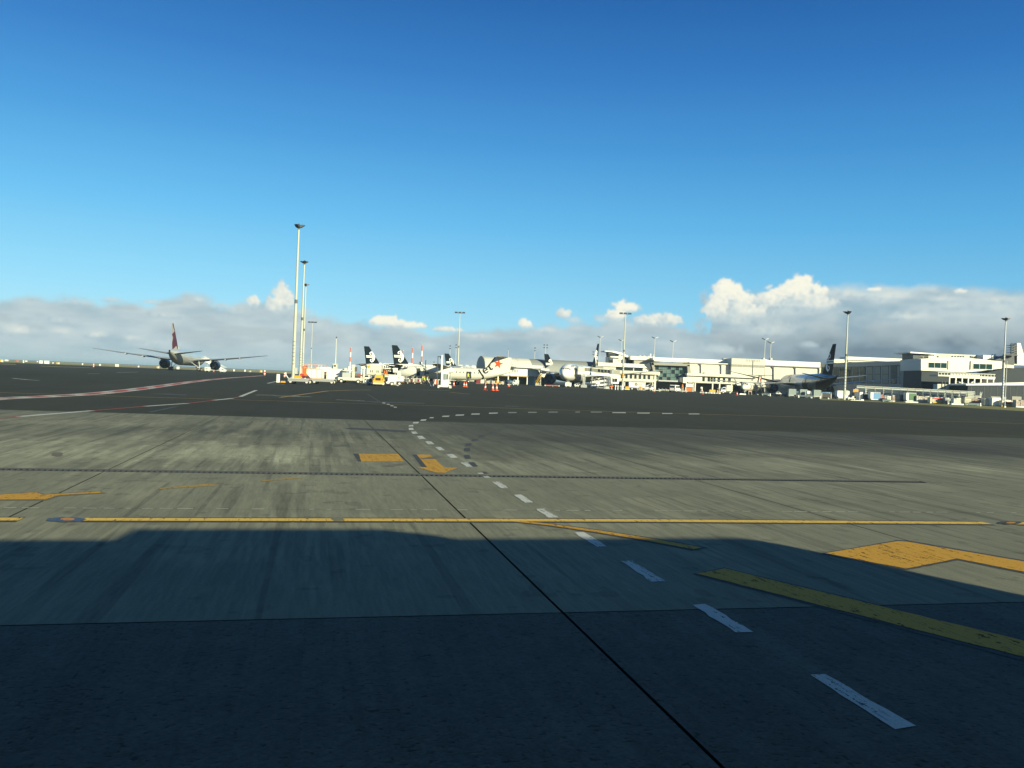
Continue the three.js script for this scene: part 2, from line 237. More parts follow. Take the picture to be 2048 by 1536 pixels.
// concrete slabs, one piece each, with open joints between them
const apron = structGroup('apron', 'grey brushed concrete apron of large slabs in the foreground');
{
  const A = [-38.15, -33.15, -28.15, -23.15, -18.15, -13.15, -8.15, -3.15, 1.85, 6.85, 11.82, 16.8, 21.8, 26.8, 31.8, 36.8, 41.8, 46.8];
  const Bj = [[-9, -4.05], [-4.05, 1.0], [1.0, 6.05], [6.05, 10.85], [10.85, 14.52], [14.84, 20.4], [20.4, 26.0], [26.0, 31.95]];
  const jw = { 1.85: 0.011, 6.85: 0.011, 11.82: 0.009, '-3.15': 0.009 };
  for (const [b0, b1] of Bj) for (let i = 0; i < A.length - 1; i++) {
    const a0 = A[i], a1 = A[i + 1], past = a0 > 11; const pc = slabPt((a0 + a1) / 2, (b0 + b1) / 2); if (pc.z > 6 || Math.abs(pc.x) > Math.max(7, -pc.z * 0.62 + 6)) continue;
    const g0 = jw[a0] ?? 0.006, g1 = jw[a1] ?? 0.006, ga = b0 === 6.05 ? 0.009 : 0.004, gb = b1 === 6.05 ? 0.009 : 0.004;
    const tone = 1 + 0.05 * (hsh(i, Math.round(b0 * 7), 5) - 0.5), old = b1 < 6.1;
    const far = b0 > 14 ? 0.125 : 0.12, na = Math.ceil((a1 - a0) / far), nb = Math.ceil((b1 - b0) / (far * 2.4));
    const s = old ? (a, b) => { const k = tone * (1 + 0.35 * (fbm(a * 0.7, b * 0.7, 4, 71) - 0.5) + 0.22 * (fbm(a * 4, b * 0.25, 3, 72) - 0.5)); return k; } : (a, b) => tone * stain(a, b);
    part(apron, 'concrete_slab', sheet(span(a0 + g0, a1 - g1, na), span(past && b0 === 14.84 ? 14.684 : b0 + ga, past && b1 === 14.52 ? 14.676 : b1 - gb, nb), 0, old ? 8 : 20, s), old ? concOldM : concM);
  }
  // pale filler worn along one joint
  const d = []; for (let a = -9; a < 15; a += 0.21) { if (hsh(Math.round(a * 100), 3, 3) < 0.62) d.push(new THREE.PlaneGeometry(0.05 + 0.16 * rnd(), 0.022 + 0.012 * rnd()).rotateX(-Math.PI / 2).rotateY(GA).translate(...slabPt(a, 10.85 + 0.012 * (rnd() - .5), 0.004).toArray())); }
  const f = part(apron, 'joint_filler', d, M(.46, .45, .40, 1)); f.userData.kind = 'stuff';
}
// asphalt beyond the slabs
{
  const bs = []; for (let b = 31.96; b < 900; b *= b < 90 ? 1.012 : 1.03) bs.push(b); bs.push(900);
  const as = []; for (let t = -1; t <= 1.0001; t += 1 / 150) as.push(Math.sign(t) * (Math.abs(t) * 60 + Math.pow(Math.abs(t), 4) * 640));
  struct('asphalt', sheet(as, bs, -0.004, 4, (a, b) => { let k = 1 + 0.5 * (fbm(a * 0.10, b * 0.07, 4, 81) - 0.5) + 0.34 * (fbm(a * 0.5, b * 0.12, 3, 82) - 0.5) + .22 * (fbm(a * 2.5, b * .06, 2, 83) - .5) + .6 * sst(.5, .7, fbm(a * .5, b * .5, 4, 84)) * sst(37, 32, b) * sst(-2, 8, a); const w = .10 * sst(0, 30, a); return [k * (1 + w * .4), k * (1 - w * .2), k * (1 - w)]; }), asphM, 'dark asphalt apron stretching to the terminal');
}
struct('grass_field', new THREE.PlaneGeometry(2600, 1800, 1, 1).rotateX(-Math.PI / 2).translate(-1300 - 40, 0.02, -460 - 900), dryGrassM, 'dry grass field along the horizon on the left');
{ // low rise at the far edge of the field and strips of taxiway crossing it
  const q = (p, y, m, n, l) => { const s = new THREE.Shape(p.map(v => new THREE.Vector2(v.x, v.z))); const g = new THREE.ShapeGeometry(s).rotateX(Math.PI / 2).translate(0, y, 0); return struct(n, g, m, l); };
  q([col(-60, 520), col(560, 700), col(560, 760), col(-60, 560)], 0.03, M(.05, .05, .047, .95), 'taxiway', 'dark taxiway strip crossing the far grass field');
  q([col(-120, 275), col(32, 290), col(32, 318), col(-120, 300)], 0.012, dryGrassM, 'grass_strip', 'short green grass strip at the left edge of the asphalt');
  q([col(78, 262), col(110, 262), col(190, 275), col(180, 285), col(84, 276)], 0.012, dryGrassM, 'grass_strip', 'thin grass strip in front of the left airfield signs');
  const e = [[1640, 800.2], [1700, 802], [1780, 806], [1850, 810.5], [1930, 815.5], [2048, 823], [2200, 833]].map(p => G(...p)), t = [col(2260, 172), col(2048, 200), col(1850, 208), col(1640, 226)];
  q([...e, ...t], 0.03, grassM, 'grass_verge', 'green grass verge beneath the row of cargo containers');
}
// ───────── painted markings (thin coats on the paving) ─────────
const chipTex = (() => { const n = 1024, d = new Uint8Array(n * n * 4); for (let y = 0; y < n; y++) for (let x = 0; x < n; x++) { const u = x / n, v = y / n, s = vn(u * 150, v * 7, 121, 150) * .42 + vn(u * 60, v * 50, 122, 60) * .26 + vn(u * 420, v * 300, 123, 420) * .32, i = (y * n + x) * 4; d[i] = d[i + 1] = d[i + 2] = 255 * (1 - sst(.69, .73, s)); d[i + 3] = 255; } const t = new THREE.DataTexture(d, n, n, THREE.RGBAFormat); t.wrapS = t.wrapT = THREE.RepeatWrapping; t.magFilter = THREE.LinearFilter; t.minFilter = THREE.LinearMipmapLinearFilter; t.generateMipmaps = true; t.needsUpdate = true; return t; })();
const PT = (c, r = .8) => { const m = new THREE.MeshStandardMaterial({ map: paintTex, alphaMap: chipTex, transparent: true, roughness: r }); m.color.setRGB(...c); return m; };
const whiteP = PT([.62, .62, .57]), yellowP = PT([.62, .32, .014]), lineP = PT([.82, .52, .08]), yellowThin = PT([.42, .27, .06]), blackP = PT([.055, .055, .055]), redP = PT([.50, .085, .07]), blueP = PT([.06, .11, .21]), orangeP = PT([.55, .24, .06]), dullP = PT([.17, .15, .10]), greyP = PT([.32, .32, .30]);
function flat(pts, y, jag = 0) { // polygon on the ground, uv in slab metres
  let P = pts.map(p => p.isVector3 ? p : G(p[0], p[1]));
  if (jag) { const o = []; P.forEach((p, i) => { const n = P[(i + 1) % P.length], L = p.distanceTo(n), k = Math.max(1, Math.min(24, Math.round(L / 0.11))); for (let j = 0; j < k; j++) { const q = p.clone().lerp(n, j / k); q.x += (rnd() - .5) * jag; q.z += (rnd() - .5) * jag; o.push(q); } }); P = o; }
  const g = new THREE.ShapeGeometry(new THREE.Shape(P.map(v => new THREE.Vector2(v.x, -v.z)))).rotateX(-Math.PI / 2).translate(0, y, 0);
  const p = g.attributes.position, uv = []; for (let i = 0; i < p.count; i++) { const [a, b] = toSlab(V(p.getX(i), 0, p.getZ(i))); uv.push(a / 3, b / 3); } g.setAttribute('uv', new THREE.Float32BufferAttribute(uv, 2)); return g;
}
function ribbon(pts, w, y) { const P = pts.map(p => p.isVector3 ? p : G(p[0], p[1])), L = [], R = []; P.forEach((p, i) => { const d = P[Math.min(i + 1, P.length - 1)].clone().sub(P[Math.max(i - 1, 0)]).setY(0).normalize(), n = V(-d.z, 0, d.x); const ww = Array.isArray(w) ? lerp(w[0], w[1], i / (P.length - 1)) : w; L.push(p.clone().addScaledVector(n, ww / 2)); R.unshift(p.clone().addScaledVector(n, -ww / 2)); }); return flat([...L, ...R], y); }
{
  const dl = structGroup('dashed_line', 'white dashed line curving from the foreground across the apron');
  const near = [[[1619, 1350], [1649, 1348.5], [1830, 1452.5], [1791.5, 1459]], [[1385, 1210.5], [1411.5, 1208.5], [1507.5, 1265.5], [1471.5, 1266]], [[1243, 1123], [1263, 1122], [1331, 1163.5], [1303, 1164]], [[1146.5, 1065], [1166.5, 1064.5], [1214, 1093], [1193, 1094]], [[1071, 1018.4], [1089, 1017.8], [1117, 1035.4], [1098, 1036]], [[1027, 990], [1042.4, 989.4], [1067.3, 1005.5], [1051.2, 1006.1]], [[984.4, 963.9], [997.9, 963.3], [1017.2, 976.5], [1002.9, 976.8]], [[921, 925.3], [934, 925], [945.7, 933.5], [932.6, 933.7]], [[892, 908.5], [905.3, 908.3], [915.9, 915.6], [901.8, 916.2]]];
  for (const q of near) part(dl, 'dash', flat(q, 0.004, 0.022), whiteP);
  const z2 = (x, y) => [600 + x / 3.413, 760 + y / 3.413];
  part(dl, 'dash', flat([[954, 946.3], [964.8, 945.8], [968, 947.7], [957, 948.1]], 0.004), whiteP); part(dl, 'dash', flat([[966, 952.6], [976, 952.3], [981.8, 955.7], [969.8, 956]], 0.004), whiteP);
  const far = [[922, 459, 960, 458, 990, 480, 950, 481], [854, 420, 894, 419, 918, 439, 875, 440], [797, 383, 834, 382, 858, 402, 815, 403], [757, 353, 790, 352, 805, 367, 770, 368], [742, 328, 772, 327, 776, 341, 744, 342], [745, 308, 772, 307, 775, 318, 740, 318], [775, 287, 812, 286, 805, 297, 768, 297], [828, 270, 866, 269, 855, 279, 820, 279], [888, 255, 914, 254.5, 910, 261, 882, 261.5], [975, 245, 1022, 244, 1015, 251, 968, 252], [1065, 237, 1122, 236, 1117, 242.5, 1060, 244], [1172, 229.5, 1228, 229, 1225, 236, 1168, 236.5], [1292, 224, 1352, 223, 1348, 229, 1288, 230.5], [1422, 219.5, 1480, 219.5, 1478, 225.5, 1420, 226], [1558, 218, 1617, 218, 1615, 224, 1556, 224.5], [1697, 216.5, 1760, 216.5, 1758, 222, 1695, 222], [1880, 216.5, 1912, 216.5, 1911, 221.5, 1878, 221.5], [1985, 216.5, 2060, 217, 2060, 222, 1984, 222]];
  for (const q of far) part(dl, 'dash', flat([z2(q[0], q[1]), z2(q[2], q[3]), z2(q[4], q[5]), z2(q[6], q[7])], 0.004), q[0] > 1300 ? greyP : whiteP);
  const z3 = (x, y) => [1200 + x / 2.415, 760 + y / 2.415]; for (const [a, b] of [[60, 125], [180, 240], [300, 350], [428, 480]]) part(dl, 'dash', flat([z3(a, 155 + a * .017), z3(b, 154 + b * .017), z3(b, 158 + b * .017), z3(a, 158.5 + a * .017)], 0.004), whiteP);
  const od = structGroup('dashed_line', 'blacked-out old dashes branching right of the white dashes');
  for (const q of [[1150, 562, 1188, 561, 1216, 591, 1178, 592], [1118, 513, 1156, 512, 1168, 538, 1128, 540], [1122, 464, 1160, 464, 1163, 487, 1120, 488], [1135, 432, 1173, 432, 1168, 450, 1130, 451], [1180, 403, 1219, 403, 1205, 418, 1168, 419], [1230, 375, 1266, 375, 1252, 391, 1218, 391], [1292, 354, 1328, 354, 1314, 365, 1282, 366], [1355, 335, 1393, 334, 1380, 343, 1344, 344], [1420, 319, 1460, 318, 1450, 327, 1412, 328]])
    part(od, 'dash', flat([z2(q[0], q[1]), z2(q[2], q[3]), z2(q[4], q[5]), z2(q[6], q[7])], 0.003), blackP);
  part(od, 'dash', flat([[963, 943.6], [971, 943.5], [977, 947.6], [968, 947.8]], 0.0025), blackP);
  part(od, 'scuff', flat([z2(985, 500), z2(1040, 487), z2(1108, 487), z2(1060, 502)], 0.003, .03), dullP);
  part(od, 'scuff', flat([z2(290, 333), z2(345, 325), z2(740, 346), z2(722, 358), z2(430, 341)], 0.003, .05), blackP);
  part(od, 'scuff', flat([z2(550, 590), z2(640, 575), z2(730, 569), z2(735, 577), z2(640, 592)], 0.003, .03), dullP);
  const box = structGroup('paint_block', 'worn yellow painted rectangle beside the long black joint');
  part(box, 'border', flat([z2(363, 503), z2(402, 503), z2(420, 557), z2(398, 557)], 0.003, .01), blackP); part(box, 'block', flat([z2(400, 505), z2(670, 505), z2(708, 557), z2(418, 558)], 0.004, .012), yellowP);
  const ar = structGroup('arrow_marking', 'yellow painted arrow pointing towards the drain grate');
  part(ar, 'border', flat([z2(766, 509), z2(795, 510), z2(868, 596), z2(835, 595)], 0.003, .01), blackP);
  part(ar, 'arrow', flat([z2(795, 510), z2(885, 509), z2(915, 535), z2(985, 599), z2(1074, 600), z2(988, 634), z2(930, 633), z2(790, 595), z2(868, 597)], 0.004, .012), yellowP);
  part(ar, 'scuff', flat([z2(812, 538), z2(920, 522), z2(965, 527), z2(930, 540), z2(840, 543)], 0.006, .02), dullP);
  // the long yellow line and its branch, each edged in black
  const yl = structGroup('guide_line', 'long yellow line with black edges crossing the apron');
  const sp = (a, b) => slabPt(a, b);
  const lineAt = a => 10.06 - Math.max(0, a - 4) * 0.03;
  const A = span(-2.36, 9.0, 24), A0 = span(-9, -2.98, 6), A1 = span(9.35, 18, 8);
  for (const S of [A, A0, A1]) { part(yl, 'edging', ribbon(S.map(a => sp(a, lineAt(a))), 0.33, 0.003), blackP); part(yl, 'line', ribbon(S.map(a => sp(a, lineAt(a))), 0.185, 0.007), lineP); }
  part(yl, 'edging', ribbon([[1012, 1041], [1100, 1050], [1200, 1064], [1300, 1080], [1402, 1099]], [.18, .30], 0.0025), blackP); part(yl, 'line', ribbon([[1012, 1041], [1100, 1050], [1200, 1064], [1300, 1080], [1396, 1097.5]], [.09, .17], 0.0055), yellowP, 'thin branch of the yellow line');
  part(yl, 'scuff', flat([[664, 1037], [684, 1037], [686, 1042.5], [666, 1042.5]], 0.009, .05), M(.16, .16, .10, .9));
  const rd = structGroup('stand_marking', 'worn blue oval with orange centre on the yellow line');
  const ov = (x, y, a, b) => Array.from({ length: 28 }, (_, i) => [x + a * Math.cos(i * Math.PI / 14) * (0.93 + .14 * hsh(i, 2, 9)), y + b * Math.sin(i * Math.PI / 14) * (0.9 + .2 * hsh(i, 3, 9))]);
  part(rd, 'oval', flat(ov(132, 1040.5, 40, 5), 0.009), blueP); part(rd, 'centre', flat(ov(135, 1040.3, 15, 2.9), 0.012), orangeP);
  const rf = structGroup('stand_marking', 'small worn orange mark at the right end of the yellow line'); part(rf, 'oval', flat(ov(2020, 1046.8, 24, 3.2), 0.009, .02), blackP); part(rf, 'centre', flat(ov(2022, 1047, 10, 1.7), 0.012), orangeP);
  const by = structGroup('paint_block', 'broad yellow painted arrow head half in sunlight at right');
  part(by, 'edging', flat([[1640, 1107.5], [1795, 1080.5], [1818, 1081.5], [2060, 1123], [2060, 1150], [1916, 1121], [1812, 1141]], 0.003, .015), blackP);
  part(by, 'block', flat([[1650, 1107.5], [1796, 1083], [1813, 1084], [2060, 1126], [2060, 1147], [1914, 1118], [1812, 1138]], 0.006, .012), yellowP);
  const bb = structGroup('paint_block', 'long yellow painted bar lying in the bus shadow');
  part(bb, 'edging', flat([[1384, 1148.5], [1448, 1135.5], [2160, 1306], [2160, 1352]], 0.003, .015), blackP); part(bb, 'bar', flat([[1393, 1148], [1449, 1138], [2160, 1310], [2160, 1344]], 0.006, .012), yellowP);
  const z1 = (x, y) => [x / 3.413, 740 + y / 3.413];
  const lf = structGroup('paint_block', 'yellow painted tapering mark at the left edge'); part(lf, 'edging', flat([z1(-60, 853), z1(240, 831), z1(310, 847), z1(690, 826), z1(725, 843), z1(400, 864), z1(320, 892), z1(-60, 895)], 0.003, .02), dullP); part(lf, 'block', flat([z1(-60, 858), z1(240, 836), z1(300, 853), z1(680, 832), z1(700, 840), z1(400, 857), z1(315, 885), z1(-60, 889)], 0.006, .02), yellowP);
  const ws = structGroup('paint_block', 'two thin worn yellow strokes left of centre'); part(ws, 'stroke', flat([z1(1080, 808), z1(1420, 778), z1(1505, 787), z1(1440, 793), z1(1090, 814)], 0.004, .03), yellowThin); part(ws, 'stroke', flat([z1(1780, 755), z1(2048, 734), z1(2085, 733), z1(2048, 741), z1(1800, 760)], 0.004, .03), yellowThin);
  part(ws, 'stroke', flat(ov(115, 909, 13, 4.5), 0.003, .05), dullP, 'dark square patch in the concrete');
  // far lines on the asphalt
  const bl = structGroup('boundary_line', 'red and white striped line curving across the asphalt at left');
  const cur = [[-40, 800], [0, 797], [88, 793.3], [176, 788.3], [264, 779.6], [322, 772], [381, 764], [440, 757.5], [528, 751.2]].map(p => G(...p));
  const cv = new THREE.CatmullRomCurve3(cur); const N = 26; for (let i = 0; i < N; i++) { const seg = [0, .5, 1].map(k => cv.getPoint((i + k) / N)); const w = [0, .5, 1].map(k => lerp(.5, .8, (i + k) / N)); const off = (p, k) => p.clone().add(V(0, 0, k)); part(bl, 'stripe', ribbon(seg, 1.15, 0.004), whiteP); part(bl, 'stripe', ribbon(seg.map(p => off(p, i % 2 ? -.42 : .42)), .62, 0.008), redP); }
  const b2 = structGroup('boundary_line', 'thin line of alternating white and red dashes at left');
  const pl = [[-100, 336, 'r'], [130, 318, 'w'], [630, 278, 'r'], [990, 248, 'w'], [1280, 228, 'r'], [1460, 207, 'w'], [1590, 193, 'r'], [1640, 182, 'w'], [1750, 138, 0]]; for (let i = 0; i < pl.length - 1; i++) part(b2, 'dash', ribbon([z1(pl[i][0], pl[i][1]), z1(pl[i + 1][0], pl[i + 1][1])], pl[i][2] === 'w' ? .24 : .12, 0.004), pl[i][2] === 'w' ? whiteP : redP);
  const tl = structGroup('taxi_line', 'thin faded yellow line across the whole asphalt');
  part(tl, 'line', ribbon([[-60, 783.5], [0, 785.2], [300, 794.5], [600, 803.3], [900, 812.5], [1200, 822.5], [1500, 831], [1800, 839.5], [2100, 849]], .24, 0.003), yellowThin);
  const t2 = structGroup('taxi_line', 'faint yellow arc near the parked baggage dollies'); part(t2, 'line', ribbon([[560, 795], [600, 789.5], [655, 782], [700, 780.3], [742, 779.8]], [.25, .4], 0.003), yellowThin); part(t2, 'line', ribbon([[900, 784.5], [925, 787], [940, 788.3]], .35, 0.003), yellowThin); part(t2, 'line', ribbon([[1013, 789], [1060, 791.5], [1070, 792]], .35, 0.003), yellowThin); part(t2, 'line', ribbon([[1811, 817.3], [1870, 819.5], [1945, 823.8]], .3, 0.003), yellowThin);
  const wl = structGroup('stand_line', 'scattered faded white strokes on the asphalt'); for (const q of [[[25, 756.5], [55, 759.5], [78, 761]], [[176, 747.3], [200, 747.3]], [[234, 745.2], [277, 744]], [[512, 790], [550, 790.4]], [[548, 791.6], [600, 792.3]], [[582, 793.2], [622, 793.6]], [[672, 799.5], [730, 801.5]], [[815, 778.6], [845, 780], [900, 781]], [[535, 766.8], [558, 761.5]], [[535, 767], [570, 769]]]) part(wl, 'stroke', ribbon(q, .3, 0.003), whiteP);
  for (const q of [[570, 157], [600, 166], [625, 176], [648, 186]]) part(wl, 'stroke', flat([z2(q[0] - 10, q[1] - 3), z2(q[0] + 10, q[1] - 3), z2(q[0] + 14, q[1] + 3), z2(q[0] - 6, q[1] + 3)], 0.003), whiteP);
  const bp = structGroup('repair_patch', 'narrow black repair strips in the asphalt'); part(bp, 'strip', flat([[297, 787.4], [335, 787], [374, 789], [372, 790.8], [335, 789.5]], 0.002, .1), blackP); part(bp, 'strip', flat([[690, 801.5], [760, 803], [850, 806], [848, 807.6], [760, 805.6]], 0.002, .1), blackP); part(bp, 'strip', flat([[1010, 811.4], [1038, 812.2], [1038, 813.4], [1012, 812.8]], 0.002, .1), blackP);
  part(bp, 'strip', ribbon([[300, 824.5], [330, 818], [352, 813]], .2, 0.002), blackP); part(bp, 'strip', ribbon([[735, 788], [757, 802], [770, 806]], .12, 0.002), blackP);
}
// drain: an open channel with a bar grate
{
  const g = structGroup('drain', 'long steel drain grate sunk across the apron');
  const e0 = -16, e1 = 12.1;
  const fr = []; for (const b of [14.535, 14.825]) { fr.push(new THREE.BoxGeometry(e1 - e0, 0.05, 0.025).rotateY(GA).translate(...slabPt((e0 + e1) / 2, b, -0.021).toArray())); }
  part(g, 'frame', fr, M(.025, .03, .04, .8));
  const bar = new THREE.InstancedMesh(new THREE.BoxGeometry(0.02, 0.03, 0.262), M(.012, .015, .022, .8), Math.floor((e1 - e0) / 0.085)); bar.name = 'grate_bar'; bar.userData.kind = 'stuff'; const m = new THREE.Matrix4();
  for (let i = 0; i < bar.count; i++) { m.makeRotationY(GA); m.setPosition(slabPt(e0 + 0.04 + i * 0.085, 14.68, -0.024)); bar.setMatrixAt(i, m); } shadowed(bar); g.add(bar);
  part(g, 'channel', new THREE.BoxGeometry(e1 - e0, 0.01, 0.3).rotateY(GA).translate(...slabPt((e0 + e1) / 2, 14.68, -0.039).toArray()), C.black);
}

// ───────── the airport bus the picture is taken from: behind the lens, its shadow fills the foreground ─────────
{
  const bus = thing('bus', 'long white apron bus standing behind the camera', 'bus', slabPt(8.9, -0.15), GA);
  // local x along the bus (0 = right end), -z towards the terminal, +z behind
  const L = 13.4, W = 2.9, Ht = 3.0;
  const r = .16, pro = [[-L, .35], [0, .35], [0, Ht - r], [-r * .3, Ht - r * .3], [-r, Ht], [-L + r, Ht], [-L, Ht - r]];
  part(bus, 'body', prism(pro, 0.02, W), C.white);
  const pod = [[-6.7, Ht], [-3.1, Ht], [-3.35, Ht + .2], [-3.75, Ht + .32], [-6.25, Ht + .32], [-6.55, Ht + .16]];
  part(bus, 'roof_unit', prism(pod, .42, 2.4), C.lgrey);
  for (let i = 0; i < 6; i++) part(bus, 'window', bx(-12.9 + i * 2.1, -11 + i * 2.1, 1.15, 2.5, W + .002, W + .02), C.glass);
  for (const x of [-2.4, -10.4]) for (const z of [.2, W - .2]) wheel(bus, x, z, .45, .3);
}

// ───────── aircraft ─────────
// local axes: x forward, y up, z starboard; x = 0 at the main gear, y = 0 on the ground
const yawTo = (hx, hz) => Math.atan2(-hz, hx);
function bodyProfile(p, s) { // s = distance from the nose -> [radius, centre height]
  const q = s / p.noseLen, t = (p.L - s) / p.tailLen; let r = p.R, y = p.cy;
  if (q < 1) { r = p.R * Math.pow(Math.max(0, 1 - (1 - q) ** 2), 0.56); y -= p.R * (p.droop ?? 0.22) * (1 - q) ** 1.8; }
  if (t < 1) { const k = 1 - t; r = p.R * (p.tailR + (1 - p.tailR) * (1 - k ** 1.75)); y += p.R * (p.upsweep ?? 0.62) * k ** 1.6; }
  return [Math.max(r, 0.02), y];
}
function surf(p, s, a) { const [r, y] = bodyProfile(p, s); return V(p.gear - s, y - Math.cos(a) * r, Math.sin(a) * r); }
function bodyGeo(p, s0, s1, n, a0 = 0, a1 = Math.PI * 2, na = 36, lift = 0, planar) {
  const pos = [], uv = [], idx = [];
  for (let i = 0; i <= n; i++) { let s = s0 + (s1 - s0) * i / n; if (s0 === 0 && s1 > p.noseLen) { const k = i / n; s = k < 0.4 ? p.noseLen * (k / 0.4) ** 1.8 : p.noseLen + (p.L - p.noseLen) * (k - 0.4) / 0.6; } for (let j = 0; j <= na; j++) { const a = a0 + (a1 - a0) * j / na, v = surf(p, s, a); if (lift) { v.y -= Math.cos(a) * lift; v.z += Math.sin(a) * lift; } pos.push(v.x, v.y, v.z); if (planar) uv.push((p.gear - v.x) / p.L, v.y / planar); else uv.push(s / p.L, a / (2 * Math.PI)); } }
  const w = na + 1; for (let i = 0; i < n; i++) for (let j = 0; j < na; j++) { const k = i * w + j; idx.push(k, k + w, k + 1, k + 1, k + w, k + w + 1); }
  const g = new THREE.BufferGeometry(); g.setAttribute('position', new THREE.Float32BufferAttribute(pos, 3)); g.setAttribute('uv', new THREE.Float32BufferAttribute(uv, 2)); g.setIndex(idx); g.computeVertexNormals(); return g;
}
const FOIL = [[0, 0], [.02, .42], [.08, .78], [.2, 1], [.4, .95], [.65, .6], [.85, .24], [1, .03]];
function loft(secs, vertical, uvf) { // secs: {x,y,z,c,t}: leading edge, chord backwards, thickness
  const ring = FOIL.map(f => [f[0], f[1]]).concat(FOIL.slice(1, -1).reverse().map(f => [f[0], -f[1] * (vertical ? 1 : .75)]));
  const pos = [], uv = [], idx = [], n = ring.length;
  const U = (s, f) => { const x = s.x - f[0] * s.c, h = f[1] * s.t / 2; return vertical ? [x, s.y, s.z + h] : [x, s.y + h * (s.up ?? 1), s.z + (s.side ?? 0) * h]; };
  for (const s of secs) for (let j = 0; j <= n; j++) { const f = ring[j % n], q = U(s, f); pos.push(...q); uv.push(...(uvf ? uvf(q) : [0, 0])); }
  const w = n + 1; for (let i = 0; i < secs.length - 1; i++) for (let j = 0; j < n; j++) { const k = i * w + j; idx.push(k, k + 1, k + w, k + 1, k + w + 1, k + w); }
  for (const e of [0, secs.length - 1]) { const b = e * w; for (let j = 1; j < n - 1; j++) e ? idx.push(b, b + j, b + j + 1) : idx.push(b, b + j + 1, b + j); }
  const g = new THREE.BufferGeometry(); g.setAttribute('position', new THREE.Float32BufferAttribute(pos, 3)); g.setAttribute('uv', new THREE.Float32BufferAttribute(uv, 2)); g.setIndex(idx);
  const f = g.toNonIndexed(); f.computeVertexNormals(); return f;
}
// liveries (flat print)
function kuru(x, w, h, ox, oy, s) { // the white double curl of the black tails
  x.save(); x.translate(ox, oy); x.scale(s, s); x.fillStyle = x.strokeStyle = '#efefe6'; x.lineCap = 'round';
  const curl = (cx, cy, sg, rot) => { for (let i = 0; i < 90; i++) { const t = i / 90, a = rot + sg * t * 5.6, r = 6 + 34 * (1 - t) * 0.98, wd = 5 + 15 * (1 - t) * .7 + (t > .86 ? 5 : 0); x.beginPath(); x.arc(cx + Math.cos(a) * r * .82, cy + Math.sin(a) * r, wd / 2 + 1, 0, 7); x.fill(); } };
  curl(-4, -48, -1, 0.6); curl(8, 54, 1, -0.6);
  // outer sickle joining both curls along the leading side
  x.beginPath(); x.moveTo(2, -92); x.bezierCurveTo(44, -92, 70, -34, 74, 4); x.bezierCurveTo(74, 44, 48, 96, 8, 98); x.bezierCurveTo(36, 74, 50, 44, 50, 6); x.bezierCurveTo(48, -34, 34, -66, 2, -92); x.fill();
  x.fillRect(-78, -17, 142, 13); x.fillRect(-74, 5, 136, 13);
  x.restore();
}
const tailTex = canvas(512, 512, (x, w, h) => { x.fillStyle = '#0f1a21'; x.fillRect(0, 0, w, h); kuru(x, w, h, 205, 292, 1.72); });
function sideText(x, w, h, t, u, v, size, color) { // both sides of a fuselage texture
  x.fillStyle = color; x.font = `bold ${size}px sans-serif`; x.textBaseline = 'middle'; x.textAlign = 'center';
  x.save(); x.translate(u * w, h * (1 - v)); x.scale(-1, 1); x.fillText(t, 0, 0); x.restore(); x.save(); x.translate(u * w, h * v); x.scale(1, -1); x.fillText(t, 0, 0); x.restore();
}
const fernSide = (x, w, h, y0, sg, front) => { // y0: canvas row of the fuselage top, sg: direction down the side
  const Y = v => y0 + sg * v * h / 2, X = u => u * w;
  x.fillStyle = '#0b0f13'; x.beginPath(); x.moveTo(X(1), Y(-.02)); x.lineTo(X(front - .02), Y(-.02)); x.bezierCurveTo(X(front - .06), Y(.2), X(front - .13), Y(.5), X(front - .10), Y(1.02)); x.lineTo(X(1), Y(1.02)); x.fill();
  x.fillStyle = '#e6e6dc'; x.beginPath(); x.moveTo(X(.93), Y(.06)); x.bezierCurveTo(X(.84), Y(.10), X(front + .02), Y(.04), X(front - .012), Y(.10)); x.bezierCurveTo(X(front - .07), Y(.32), X(front - .10), Y(.55), X(front - .03), Y(.66)); x.bezierCurveTo(X(front + .08), Y(.60), X(.82), Y(.42), X(.93), Y(.06)); x.fill();
  x.fillStyle = '#0b0f13'; for (let i = 0; i < 13; i++) { const u = front - .055 + i * .0225, v = .30 + .012 * i - (i > 8 ? (i - 8) * .03 : 0), l = .16 - .008 * i; x.beginPath(); x.moveTo(X(u), Y(v - l * .6)); x.lineTo(X(u + .010), Y(v - l * .2)); x.lineTo(X(u + .016), Y(v + l)); x.lineTo(X(u - .004), Y(v + l * .9)); x.fill(); if (i < 7) { x.beginPath(); x.moveTo(X(u - .012), Y(v + l * 1.25)); x.lineTo(X(u + .012), Y(v + l * 1.2)); x.lineTo(X(u + .028), Y(v + l * 2.0)); x.lineTo(X(u + .016), Y(v + l * 2.1)); x.fill(); } }
};
const windowRow = (x, w, h, v, u0, u1, n) => { x.fillStyle = '#5d656a'; for (let i = 0; i < n; i++) { const u = u0 + (u1 - u0) * i / n; for (const yy of [1 - v, v]) x.fillRect(u * w, yy * h - 3, 3, 6); } };
const fernTex = canvas(1536, 768, (x, w, h) => { x.fillStyle = '#eceae2'; x.fillRect(0, 0, w, h); windowRow(x, w, h, .28, .1, .6, 60); fernSide(x, w, h, h / 2, 1, .70); fernSide(x, w, h, h / 2, -1, .70); sideText(x, w, h, 'AIR NEW ZEALAND', .22, .40, 52, '#23292c'); });
